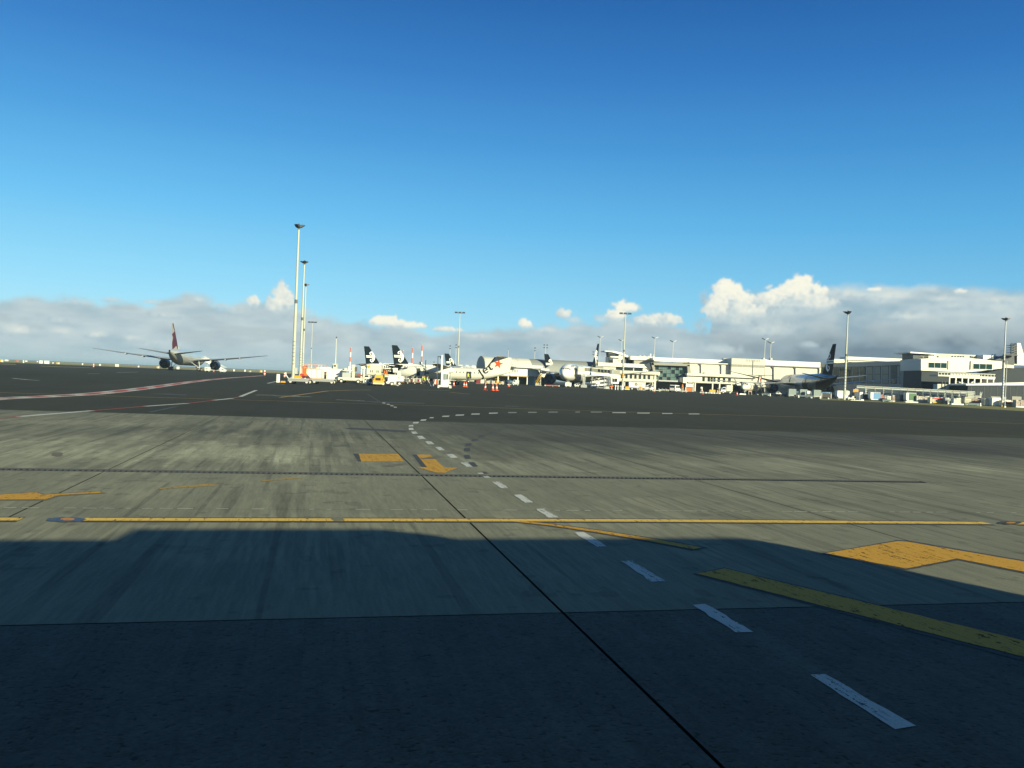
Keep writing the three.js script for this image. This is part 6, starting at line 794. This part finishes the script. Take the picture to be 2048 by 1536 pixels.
// mobile steps and a lattice tower right of the jet bridge leg
{ const t = thing('passenger_stairs', 'pair of long white mobile stair ramps folded low beneath the jet bridge', 'stairs', at(1196, 250)); for (const [y0, y1, z] of [[.7, 1.4, .7], [1.7, 2.5, -.7]]) { part(t, 'ramp', beam(V(-2.2, y0, z), V(2.3, y1, z), 1, .55), C.white); part(t, 'handrail', beam(V(-2.2, y0 + .9, z + .45), V(2.3, y1 + .9, z + .45), .08), C.lgrey); } part(t, 'frame', [beam(V(-1.8, .3, 0), V(-1.8, 2.6, 0), .14), beam(V(1.8, .3, 0), V(1.8, 3, 0), .14), bx(-2, 2.4, .25, .4, -.8, .8)], C.lgrey); for (const x of [-1.6, 1.7]) for (const z of [-.8, .8]) wheel(t, x, z, .28, .2); }
{ const t = thing('scaffold_tower', 'grey lattice access tower right of the folded stair ramps', 'scaffold', at(1216, 244)); for (const x of [-1.2, -.4, .4, 1.2]) for (const z of [-.6, .6]) part(t, 'upright', bx(x - .04, x + .04, 0, 3.7, z - .04, z + .04), C.steel); for (let j = 0; j < 4; j++) { part(t, 'deck', bx(-1.25, 1.25, .5 + j * .9, .56 + j * .9, -.65, .65), C.lgrey); for (let i = 0; i < 3; i++) part(t, 'brace', beam(V(-1.2 + i * .8, .5 + j * .9, .62), V(-.4 + i * .8, 1.4 + j * .9, .62), .05), C.steel); } part(t, 'base_box', bx(-.9, .2, .1, .8, .62, .9), C.lgrey); }
for (const [px, D, l, h] of [[1230.5, 236, 'white post at the left end of the apron rail', 1.25], [1235.5, 236, 'second white post of the apron rail', 1.2], [1244, 236, 'thick white post at the mast with orange band', 1.4]]) { const t = thing('safety_bollard', l, 'bollard', at(px, D)); part(t, 'body', rod(V(0, 0, 0), V(0, h, 0), .14, .14, 12), C.white); part(t, 'cap', new THREE.SphereGeometry(.14, 10, 6).translate(0, h, 0), C.white); }
{ const t = thing('apron_rail', 'low white rail between the white posts', 'rail', at(1239, 237)); part(t, 'rail', bx(-1.3, 1.3, 1.0, 1.14, -.05, .05), C.white); for (const x of [-1.1, 0, 1.1]) part(t, 'support', bx(x - .05, x + .05, 0, 1, -.05, .05), C.lgrey); part(t, 'grey_bin', bev(-.2, .5, .05, .95, -.4, .3, .05), M(.20, .25, .27, .6)); }
for (const [px, m, l] of [[1223, C.orange, 'small orange cart in front of the lattice access tower'], [1254, C.amber, 'yellow cart right of the mast with orange band']]) { const t = thing('tool_cart', l, 'cart', at(px, 238)); part(t, 'body', bev(-.55, .55, .3, 1.05, -.4, .4, .05), m); part(t, 'tray', bx(-.7, .7, .16, .3, -.5, .5), C.pale); part(t, 'handle', beam(V(.5, 1, 0), V(.75, 1.35, 0), .06), C.lgrey); for (const x of [-.45, .45]) for (const z of [-.4, .4]) wheel(t, x, z, .16, .1); }
{ const t = thing('box_trailer', 'white box trailer with a round maroon emblem near the terminal', 'trailer', at(1273, 258)); part(t, 'body', bev(-2.5, 2.4, .75, 2.35, -1.1, 1.1, .06), C.white); part(t, 'round_emblem', new THREE.CylinderGeometry(.42, .42, .03, 24).rotateX(Math.PI / 2).translate(-.35, 1.75, 1.12), M(.10, .035, .03, .6)); part(t, 'emblem_mark', new THREE.CylinderGeometry(.2, .2, .02, 16).rotateX(Math.PI / 2).translate(-.35, 1.75, 1.145), C.wall2); part(t, 'lettering', [0, 1, 2, 3].map(i => bx(.3 + i * .32, .5 + i * .32, 1.6, 1.85, 1.11, 1.13)), louvre); part(t, 'chassis', bx(-2.4, 2.3, .5, .74, -.9, .9), C.dgrey); for (const x of [-1.5, 1.4]) for (const z of [-.95, .95]) wheel(t, x, z, .4, .26); }
{ const t = thing('wire_cage', 'tall wire mesh cage trolley in front of the emblem trailer', 'trolley', at(1281.5, 245)); for (const x of [-1, 0, 1]) part(t, 'upright', bx(x - .04, x + .04, .1, 2.5, .5, .58), C.pale); for (let i = 0; i < 5; i++) part(t, 'rail', bx(-1, 1, .5 + i * .48, .55 + i * .48, .5, .56), C.pale); part(t, 'yellow_crate', bev(-.5, .4, .3, 1.2, -.4, .4, .04), C.amber); part(t, 'base', bx(-1.05, 1.05, .15, .28, -.55, .6), C.lgrey); for (const x of [-.8, .8]) for (const z of [-.5, .5]) wheel(t, x, z, .14, .1); }
for (const [px, D, l] of [[1294, 262, 'white belt loader with raised belt left of the glass hall'], [1303, 258, 'white belt loader with blocky cab left of the glass hall']]) { const t = thing('belt_loader', l, 'loader', at(px, D)); part(t, 'body', prism([[-.8, .3], [.8, .3], [.8, .8], [.45, .9], [.35, 1.5], [-.1, 1.7], [-.3, .9], [-.8, .85]], -.7, .7, .05), C.white); part(t, 'belt', beam(V(-1.2, 1.0, .2), V(1.0, 2.1, .2), .7, .14), C.lgrey); part(t, 'window', bx(-.05, .3, 1.05, 1.45, .7, .73), C.glass); for (const x of [-.5, .55]) for (const z of [-.65, .65]) wheel(t, x, z, .3, .2); }
{ const t = thing('baggage_dolly', 'flat white dolly parked before the glass hall', 'dolly', at(1312, 226)); part(t, 'deck', bev(-1.2, 1.2, .28, .42, -.6, .6, .03), C.white); part(t, 'drawbar', beam(V(-1.2, .3, 0), V(-1.7, .15, .2), .08), C.dgrey); for (const x of [-.9, .9]) for (const z of [-.5, .5]) wheel(t, x, z, .16, .12); }
for (let i = 0; i < 3; i++) { const t = thing('baggage_dolly', ['empty white dolly left of the white van, first under the glass hall', 'empty white dolly left of the white van, second under the glass hall', 'empty white dolly left of the white van, third under the glass hall'][i], 'dolly', at(1320 + i * 7, 262)); part(t, 'deck', bev(-.45, .45, .3, .5, -.6, .6, .03), C.pale); part(t, 'end_board', bx(-.45, -.38, .5, .8, -.6, .6), C.white); for (const x of [-.3, .3]) for (const z of [-.5, .5]) wheel(t, x, z, .16, .12); }
{ const t = thing('passenger_van', 'white van with dark rear window parked before the glass hall', 'van', at(1350, 232), 1.05); // nose along +x, turned away to the right
  part(t, 'body', prism([[-2.2, .35], [2.3, .35], [2.35, .85], [1.7, 1.1], [.95, 1.92], [-2.0, 1.98], [-2.25, 1.2]], -.85, .85, .09), C.white); part(t, 'rear_window', bx(-2.27, -2.12, 1.2, 1.78, -.66, .66), C.glass); for (const z of [-.86, .86]) { for (const [a, b] of [[-1.85, -.75], [-.62, .3]]) part(t, 'side_window', bx(a, b, 1.2, 1.72, z - .01, z + .01), C.glass); part(t, 'front_window', prism([[.4, 1.2], [1.35, 1.2], [.95, 1.72], [.4, 1.72]], z - .01, z + .01), C.glass); } part(t, 'bumper', bev(-2.36, -2.1, .32, .6, -.82, .82, .04), C.grey); for (const z of [-.72, .72]) part(t, 'tail_lamp', bx(-2.29, -2.2, .8, 1.15, z - .08, z + .08), C.red); part(t, 'windscreen', beam(V(1.68, 1.14, 0), V(1.02, 1.86, 0), 1.4, .04), C.glass); for (const x of [-1.4, 1.45]) for (const z of [-.78, .78]) wheel(t, x, z, .34, .22); }
{ const t = thing('step_ladder', 'orange access ladder at the cream jet bridge leg', 'ladder', at(1364, 268)); for (const z of [-.3, .3]) { part(t, 'rail', beam(V(-.3, 0, z), V(.1, 2.4, z), .1), C.orange); part(t, 'rail', beam(V(.6, 0, z), V(.1, 2.4, z), .08), C.amber); } for (let i = 1; i < 7; i++) part(t, 'step', bx(-.3 + i * .06, -.1 + i * .06, i * .34, .05 + i * .34, -.3, .3), C.amber); }
{ const t = thing('baggage_dolly', 'low white dolly right of the white van', 'dolly', at(1368, 240)); part(t, 'deck', bev(-.9, .9, .3, .44, -.6, .6, .03), C.white); part(t, 'post', bx(-.6, -.4, .44, 1.2, -.1, .1), C.grey); for (const x of [-.6, .6]) for (const z of [-.5, .5]) wheel(t, x, z, .16, .12); }
{ const t = thing('service_cart', 'orange flat service cart under the window row of the terminal wing', 'cart', at(1424, 252)); part(t, 'body', bev(-.95, .85, .3, 1.0, -.6, .6, .04), C.amber); part(t, 'rack', bx(-.9, .8, 1.0, 1.08, -.6, .6), C.orange); for (const x of [-.6, .5]) for (const z of [-.6, .6]) wheel(t, x, z, .22, .15); }
{ const t = thing('barrier_row', 'row of low white barrier blocks under the terminal wing', 'barrier', at(1420, 240)); for (let i = 0; i < 8; i++) part(t, 'block', bev(-2.9 + i * .75, -2.3 + i * .75, 0, .32, -.2, .2, .05), i % 3 ? C.white : C.lgrey); }
{ const t = thing('notice_stand', 'black and white notice stand beneath the terminal wing', 'sign', at(1403, 247)); part(t, 'board', bx(-.3, .25, .5, 1.75, -.05, .05), C.white); part(t, 'dark_panel', bx(-.28, .02, .55, 1.3, .05, .07), C.black); part(t, 'leg', bx(-.05, .05, 0, .5, -.05, .05), C.dgrey); }
{ const t = thing('delivery_truck', 'cream box truck with dark cab window left of the front-facing propeller plane', 'truck', at(1452, 262)); part(t, 'box', bev(-.2, 1.7, .75, 2.6, -1.1, 1.1, .05), C.pale); part(t, 'cab', prism([[-1.8, .45], [-.25, .45], [-.25, 1.9], [-1.2, 1.95], [-1.75, 1.2]], -1, 1, .06), C.white); part(t, 'windscreen', prism([[-1.62, 1.2], [-.4, 1.2], [-.4, 1.75], [-1.15, 1.75]], 1.0, 1.03), C.glass); part(t, 'chassis', bx(-1.6, 1.6, .4, .6, -.9, .9), C.dgrey); for (const x of [-1.1, 1]) for (const z of [-.9, .9]) wheel(t, x, z, .38, .25); }
{ const t = thing('baggage_tug', 'yellow tug left of the cream box truck', 'tug', at(1437, 256)); part(t, 'body', prism([[-.6, .3], [.6, .3], [.6, .75], [.1, .8], [0, .55], [-.25, .55], [-.3, .95], [-.6, .95]], -.5, .5, .04), C.amber); part(t, 'roof', bx(-.45, .4, 1.55, 1.62, -.5, .5), C.pale); for (const x of [-.4, .34]) part(t, 'roof_post', bx(x, x + .05, .7, 1.55, -.45, .45), C.dgrey); for (const x of [-.35, .38]) for (const z of [-.5, .5]) wheel(t, x, z, .22, .15); }
{ const t = thing('wheel_chock', 'white chock board under the front-facing propeller plane nose', 'chock', at(1485, 240)); part(t, 'block', prism([[-.9, 0], [.9, 0], [.85, .35], [-.8, .4]], -.2, .2, .03), C.white); part(t, 'foot', bx(-.95, .95, 0, .08, -.3, .3), C.pale); }
{ const t = thing('folding_barrier', 'pink and white folding barrier right of the propeller plane nose', 'barrier', at(1500, 258)); part(t, 'board', bev(-.5, .5, .8, 1.2, -.05, .05, .02), M(.5, .22, .16, .6)); for (const x of [-.4, .45]) part(t, 'leg', beam(V(x, 0, .3), V(x - .1, 1.0, 0), .08), C.pale); }
// ───────── right: containers and cargo along the verge ─────────
const RD = px => lerp(214, 186, clamp((px - 1660) / 388, -.4, 1.3));
const wpx = (a, b) => (b - a) * RD((a + b) / 2) / F, hpx = (px, y) => hgt(px, y, RD(px));
const navyBox = M(.030, .042, .055, .55), tealM = M(.055, .10, .115, .55), greyTeal = M(.20, .25, .245, .6);
const G1 = 'grey-green containers in the row under the black-tailed airliner';
[[1575.5, 1590, 'leftmost grey-green container in the row under the black-tailed airliner'], [1598, 1612.5, 'second grey-green container under the black-tailed airliner'], [1625.5, 1639.5, 'third grey-green container, right of the small white box']].forEach(([a, b, l]) => uld(l, at((a + b) / 2, 224), 0, (b - a) * .13, 1.6, 1.5, { y: .55, mat: greyTeal, frame: M(.28, .32, .31, .5), dolly: navyBox, group: G1 }));
[[1588, 1599, 781, 'left blue tarpaulin cover draped over a dark crate', 1.3], [1618.5, 1626, 783, 'small blue tarpaulin cover beside the white box', 1.1], [1641, 1661, 784, 'wide blue tarpaulin cover over a dark open rack', 1.45]].forEach(([a, b, y, l, h]) => { const D = 228, w = (b - a) * D / F, t = thing('covered_rack', l, 'rack', at((a + b) / 2, D)); part(t, 'rack', bx(-w / 2, w / 2, .3, h, -.6, .6), C.black); const g = new THREE.PlaneGeometry(w + .1, 1.3, 24, 12); const p = g.attributes.position; for (let i = 0; i < p.count; i++) { const x = p.getX(i), v = (p.getY(i) + .65) / 1.3; p.setXYZ(i, x, v < .45 ? h - .1 + v * .75 + .06 * vn(x * 6, v * 5, 3) : h + .22 + .08 * vn(x * 5, v * 6, 4), v < .45 ? .68 + .05 * vn(x * 7, v * 4, 9) : .68 - (v - .45) * 2.2); } g.computeVertexNormals(); const tm = M(.06, .14, .26, .35); tm.side = THREE.DoubleSide; part(t, 'tarpaulin', g, tm); for (const x of [-w / 2 + .08, w / 2 - .08]) part(t, 'post', bx(x - .06, x + .06, 0, h, .5, .62), b > 1650 ? C.white : C.dgrey); });
{ const t = thing('service_car', 'small pale yellow service car behind the dark dollies', 'car', at(1556.5, 250)); part(t, 'body', prism([[-.85, .28], [.85, .28], [.85, .7], [.5, .8], [.2, 1.2], [-.55, 1.2], [-.85, .75]], -.6, .6, .06), C.pale); part(t, 'window', bx(-.5, .15, .82, 1.1, .6, .63), C.glass); part(t, 'bumper', bx(-.88, .88, .25, .4, .5, .65), C.amber); for (const x of [-.5, .5]) for (const z of [-.55, .55]) wheel(t, x, z, .24, .16); }
uld('small white box on a dark stand between the grey-green containers', at(1615.8, 222), 0, .7, .75, .7, { y: 1.1, plain: true, base: false }).add((() => { const m = shadowed(new THREE.Mesh(bx(-.3, .3, 0, 1.1, -.3, .3), C.dgrey)); m.name = 'stand'; return m; })());
[[1529.5, 236, 2.3, 'dark flat dolly right of the propeller plane nose gear'], [1562, 228, 3.6, 'long dark dolly left of the grey-green containers'], [1607, 218, 4.4, 'long dark dolly under the second grey-green container']].forEach(([px, D, w, l]) => { const t = thing('cargo_dolly', l, 'dolly', at(px, D)); part(t, 'deck', bev(-w / 2, w / 2, .3, .62, -.8, .8, .03), tealM); part(t, 'roller_bed', bx(-w / 2 + .1, w / 2 - .1, .62, .68, -.7, .7), C.dgrey); for (const x of [-w * .36, w * .36]) for (const z of [-.7, .7]) wheel(t, x, z, .2, .14); });
{ const g = 'small white marker balls along the verge'; [[1515, 238, 'white marker ball nearest the propeller plane nose'], [1623, 204, 'white marker ball below the small blue tarpaulin'], [1656.5, 200, 'white marker ball below the wide blue tarpaulin']].forEach(([px, D, l]) => { const t = thing('marker_ball', l, 'marker', at(px, D), 0, g); part(t, 'ball', new THREE.SphereGeometry(.2, 14, 10).translate(0, .22, 0), C.white); part(t, 'foot', new THREE.CylinderGeometry(.12, .16, .06, 10).translate(0, .03, 0), C.dgrey); }); }
{ const g = 'small white tapered posts in the container row'; [[1540, 232, 'white tapered post between the dark flat dollies'], [1597, 216, 'white tapered post before the left blue tarpaulin'], [1640, 214, 'white tapered post left of the wide blue tarpaulin'], [1960.5, 181, 'white tapered post at the verge beside the dark post box']].forEach(([px, D, l]) => { const t = thing('marker_post', l, 'post', at(px, D), 0, g); part(t, 'post', rod(V(0, 0, 0), V(0, .72, 0), .2, .12, 10), C.white); part(t, 'collar', new THREE.CylinderGeometry(.24, .24, .06, 12).translate(0, .03, 0), C.pale); }); }
function netted(label, a, b, yTop, cols, o = {}) { // stacked cartons under a loose net
  const m = (a + b) / 2, D = RD(m) + (o.dz ?? 0), w = (b - a) * D / F, h = hgt(m, yTop, D) - .3, t = thing('cargo_pallet', label, 'pallet', at(m, D), 0, o.group); part(t, 'base_pallet', bx(-w / 2, w / 2, .12, .26, -.75, .75), o.base ?? C.steel); part(t, 'skid', bx(-w / 2 + .1, w / 2 - .1, 0, .12, -.6, .6), o.skid ?? C.white);
  const nx = Math.max(3, Math.round(w / .5)), ny = 3; let s = a | 0; for (let i = 0; i < nx; i++) for (let j = 0; j < ny; j++) { s++; const x0 = -w / 2 + .04 + i * (w - .08) / nx, x1 = x0 + (w - .08) / nx * (.9 + .1 * hsh(s, 1, 3)), y0 = .27 + j * h / ny, y1 = y0 + h / ny * (j === ny - 1 ? .55 + .5 * hsh(s, 2, 3) : .99); part(t, 'carton', new THREE.BoxGeometry(x1 - x0, y1 - y0, 1.2 + .2 * hsh(s, 5, 3)).rotateZ((hsh(s, 7, 3) - .5) * .1).translate((x0 + x1) / 2, (y0 + y1) / 2, .06 * (hsh(s, 6, 3) - .5)), cols[(hsh(s, 4, 8) * cols.length) | 0]); }
  const net = []; for (let i = 0; i <= nx; i++) net.push(bx(-w / 2 + i * w / nx - .009, -w / 2 + i * w / nx + .009, .26, .26 + h * .96, .76, .78)); for (let j = 1; j < 5; j++) net.push(bx(-w / 2, w / 2, .26 + j * h / 5, .285 + j * h / 5, .762, .782)); const n = part(t, 'net', net, o.net ?? C.wall2); n.userData.kind = 'stuff'; return t;
}
const pinkish = [M(.42, .26, .21, .8), M(.52, .42, .34, .8), M(.30, .19, .18, .8), M(.60, .52, .44, .8), M(.36, .34, .33, .8)], greyish = [M(.34, .36, .36, .6), M(.46, .47, .45, .6), M(.22, .24, .25, .6), M(.56, .55, .5, .6)], mixed = [M(.40, .12, .12, .7), M(.14, .22, .30, .7), M(.55, .52, .46, .7), M(.06, .07, .08, .7), M(.30, .38, .30, .7)];
const pos = (a, b, dz = 0) => { const m = (a + b) / 2; return at(m, RD(m) + dz); };
uld('big white container with short dark lettering beneath the brown-sided mast', pos(1672, 1696), 0, 3.0, 1.75, 1.6, { left: true, right: true, c: .35, y: .45, plain: true, print: [[.10, .17, .62, .76], [.18, .34, .62, .70], [.36, .46, .62, .72], [.70, .92, .72, .84]], printMat: louvre, dolly: C.dgrey });
{ const t = thing('cargo_dolly', 'flat white dolly with small boxes right of the lettered container', 'dolly', pos(1694, 1708, -4)); part(t, 'deck', bev(-.95, .95, .3, .45, -.7, .7, .03), C.white); for (const [x, h] of [[-.5, .25], [.1, .2], [.5, .55]]) part(t, 'box', bev(x - .2, x + .25, .45, .45 + h, -.3, .3, .03), C.pale); for (const x of [-.7, .7]) for (const z of [-.6, .6]) wheel(t, x, z, .2, .14); }
{ const m = 1710.5, D = RD(m) + 6, t = thing('stand_sign', 'orange board on a post above the dark container', 'sign', at(m, D)), y0 = hgt(m, 784.3, D), y1 = hgt(m, 778.4, D); part(t, 'board', bev(-.65, .65, y0, y1, -.08, .08, .02), M(.66, .26, .02, .6)); for (const x of [-.4, .4]) part(t, 'post', bx(x - .05, x + .05, 0, y0, -.05, .05), C.dgrey); part(t, 'lamp', bx(-.08, .08, y1, y1 + .14, -.06, .06), C.pale); }
const G2 = 'dark blue containers in the row along the verge';
[[1706, 1715.5, 'dark container beneath the orange board'], [1725, 1738, 'dark container left of the blue-curtained white one'], [1800, 1810, 'dark container left of the green-curtained white one'], [1919, 1926, 'narrow dark container left of the beige printed one'], [1958, 1964, 'narrow dark box behind the right tapered post'], [1883, 1888, 'slim dark maroon-edged box right of the red-topped pallet']].forEach(([a, b, l]) => uld(l, pos(a, b, 2), 0, wpx(a, b), 1.45, 1.5, { y: .3, mat: navyBox, frame: M(.06, .075, .09, .5), group: G2, plain: b - a < 8 }));
uld('narrow white container with sloped foot right of the orange board', pos(1715, 1722), .3, .95, 1.75, 1.3, { right: true, y: .3, c: .3, plain: true });
uld('white container with bright blue curtain', pos(1738, 1758), 0, wpx(1738, 1758), 1.7, 1.5, { left: true, c: .2, y: .42, door: M(.09, .24, .46, .55), dx0: .30, dx1: .99, baseMat: C.white });
{ const t = thing('base_slab', 'long white pallet board before the narrow white container', 'pallet', pos(1706, 1722, -16)); part(t, 'board', bev(-1.6, 1.4, .05, .18, -.4, .4, .02), C.white); part(t, 'block', bx(.8, 1.4, .18, .42, -.3, .3), C.pale); }
netted('jumbled netted pallet right of the blue curtain', 1759, 1775, 789, mixed, { dz: 2 });
{ const t = thing('cargo_dolly', 'teal dolly in front of the jumbled netted pallet', 'dolly', pos(1762, 1780, -9)); part(t, 'deck', bev(-1, 1, .15, .55, -.6, .6, .03), tealM); part(t, 'roller_bed', bx(-.9, .9, .55, .6, -.5, .5), C.dgrey); for (const x of [-.7, .7]) for (const z of [-.6, .6]) wheel(t, x, z, .16, .12); }
{ const t = thing('stand_sign', 'white board with a round green mark before the netted pallets', 'sign', pos(1774.5, 1781.5, -7)); part(t, 'board', bev(-.42, .42, .5, 1.35, -.05, .05, .02), C.white); part(t, 'round_mark', new THREE.TorusGeometry(.22, .06, 8, 20).translate(0, .95, .06), M(.12, .22, .16, .7)); part(t, 'foot', bev(-.15, .5, 0, .5, -.2, .2, .03), C.pale); }
netted('pinkish netted pallet left of the dark container', 1782, 1797, 789, pinkish);
uld('white container with dark green curtain', pos(1809, 1829), 0, wpx(1809, 1829), 1.85, 1.5, { left: true, c: .22, y: .48, door: M(.055, .14, .065, .6), dx0: .28, dx1: .97, baseMat: C.white });
{ const t = thing('base_slab', 'long white pallet board below the green-curtained container', 'pallet', pos(1809, 1835, -7)); part(t, 'board', bev(-1.5, 1.4, .06, .3, -.5, .5, .03), C.white); part(t, 'edge', bx(-1.5, 1.4, .3, .34, .3, .5), C.lgrey); }
netted('wide pinkish netted pallet right of the green curtain', 1830, 1856, 791.5, [...pinkish, greyish[1]], { dz: 1 });
{ const t = netted('pallet with bright red top band on a yellow dolly', 1857, 1883, 794, [M(.60, .55, .42, .8), M(.62, .58, .5, .8)], { skid: C.amber, net: C.wall2 }); const w = wpx(1857, 1883); part(t, 'red_band', bx(-w * .3, w * .48, 1.15, 1.42, .79, .82), M(.52, .06, .06, .6)); part(t, 'yellow_board', bev(-w * .3, w * .5, .02, .42, .8, .95, .02), C.amber); }
netted('grey plastic-wrapped pallet left of the white wrapped one', 1887, 1904, 795, greyish); netted('white plastic-wrapped pallet on a white board', 1904, 1919, 795.5, [M(.6, .6, .57, .5), greyish[1], M(.66, .65, .6, .5)], { dz: -2 });
{ const t = thing('base_slab', 'white pallet board below the white wrapped pallet', 'pallet', pos(1901, 1925, -9)); part(t, 'board', bev(-1.35, 1.35, .05, .32, -.5, .5, .03), C.white); part(t, 'edge', bx(-1.35, 1.35, .32, .36, .3, .5), C.lgrey); }
uld('beige container with a pale printed strip', pos(1926, 1940), 0, wpx(1926, 1940), 1.35, 1.4, { y: .5, mat: M(.36, .34, .25, .7), frame: C.wall, plain: true, print: [[.12, .88, .50, .64], [.2, .8, .3, .34]], printMat: C.pale });
netted('brown and pink netted pallet left of the ladder-like rack', 1941, 1956, 796, [pinkish[0], pinkish[2], M(.16, .12, .11, .8), pinkish[3]], { dz: 1 });
{ const t = thing('cargo_dolly', 'dark teal dolly below the beige printed container', 'dolly', pos(1926, 1957, -5)); part(t, 'deck', bev(-1.7, 1.7, .1, .52, -.7, .7, .03), tealM); part(t, 'roller_bed', bx(-1.6, 1.6, .52, .57, -.6, .6), C.dgrey); for (const x of [-1.2, 1.2]) for (const z of [-.65, .65]) wheel(t, x, z, .16, .12); }
netted('cream loaded pallet left of the big plain white container', 1965, 1978, 797, [M(.66, .62, .5, .7), M(.6, .57, .46, .7)]);
uld('big plain white container with a faint printed line', pos(1980, 1997.5), 0, 1.95, 1.75, 1.55, { y: .2, plain: true, print: [[.15, .85, .50, .56]], printMat: C.lgrey });
{ const t = netted('white crate with red-brown panel on a yellow dolly', 2000, 2023, 799, [C.white, C.pale], { skid: C.amber }); part(t, 'red_panel', bx(-.55, .55, .62, 1.15, .79, .82), M(.34, .07, .04, .7)); part(t, 'yellow_board', bev(-1.45, 1.45, .02, .42, .8, .95, .02), C.amber); }
netted('pink mottled netted pallet at the right edge', 2028, 2066, 800, [...pinkish, C.white]);
// blast fence: leaning bays of louvre slats
{ const D0 = 238, t = thing('blast_fence', 'long fence of leaning white-slatted bays behind the cargo containers', 'fence', at(1835, D0)), x0 = at(1716, D0).x - t.position.x; const px = [1713.4, 1730.6, 1750, 1766.5, 1784, 1801.5, 1817, 1832, 1848, 1863, 1878, 1893, 1907, 1922, 1936, 1951];
  for (let i = 0; i < px.length - 1; i++) { const D = D0 - i * 2.2, xa = at(px[i], D).x - t.position.x, xb = at(px[i + 1], D).x - t.position.x - .12, z = D0 - D, q = k => [lerp(1.35, hgt(px[i], 771.5 + (px[i] - 1713) * .0505, D), k), lerp(.55, -.75, k)];
    const lean = .55, P = (x, k) => { const [y, zz] = q(k); return V(x + (k - .6) * lean, y, z + zz); };
    const b = part(t, 'bay', [beam(P(xa, 0), P(xa, 1), .09), beam(P(xb, 0), P(xb, 1), .09), beam(P(xa, .5), P(xb, .5), .05), beam(V(xa, 0, z - .9), P(xa, .9), .1), beam(V(xa, 0, z + .5), P(xa, .02), .1)], C.lgrey);
    for (let j = 0; j < 6; j++) part(b, 'slat', beam(P(xa, j / 5), P(xb, j / 5), .12, .10), j % 2 ? C.pale : C.white); for (let j = 0; j < 5; j++) part(b, 'backing', beam(P(xa + .05, j / 5 + .1).add(V(0, -.05, -.12)), P(xb - .05, j / 5 + .1).add(V(0, -.05, -.12)), .05, .26), M(.16, .20, .19, .6)); }
  const r = thing('leaning_rack', 'single ladder-like slatted rack standing apart at the right of the fence', 'rack', at(1960.5, 206)); for (const x of [-.2, .2]) part(r, 'rail', beam(V(x - .5, .8, .4), V(x + .4, hgt(1964, 783.5, 206), -.5), .08), C.lgrey); for (let j = 0; j < 7; j++) part(r, 'slat', beam(V(-.7 + j * .13, 1 + j * .32, .4 - j * .13), V(-.3 + j * .13, 1 + j * .32, .4 - j * .13), .1), C.white); part(r, 'leg', [beam(V(-.5, 0, .4), V(-.5, .9, .4), .1), beam(V(.1, 0, -.3), V(.1, 1.9, -.3), .1)], C.lgrey); }
renderer.render(scene, camera);
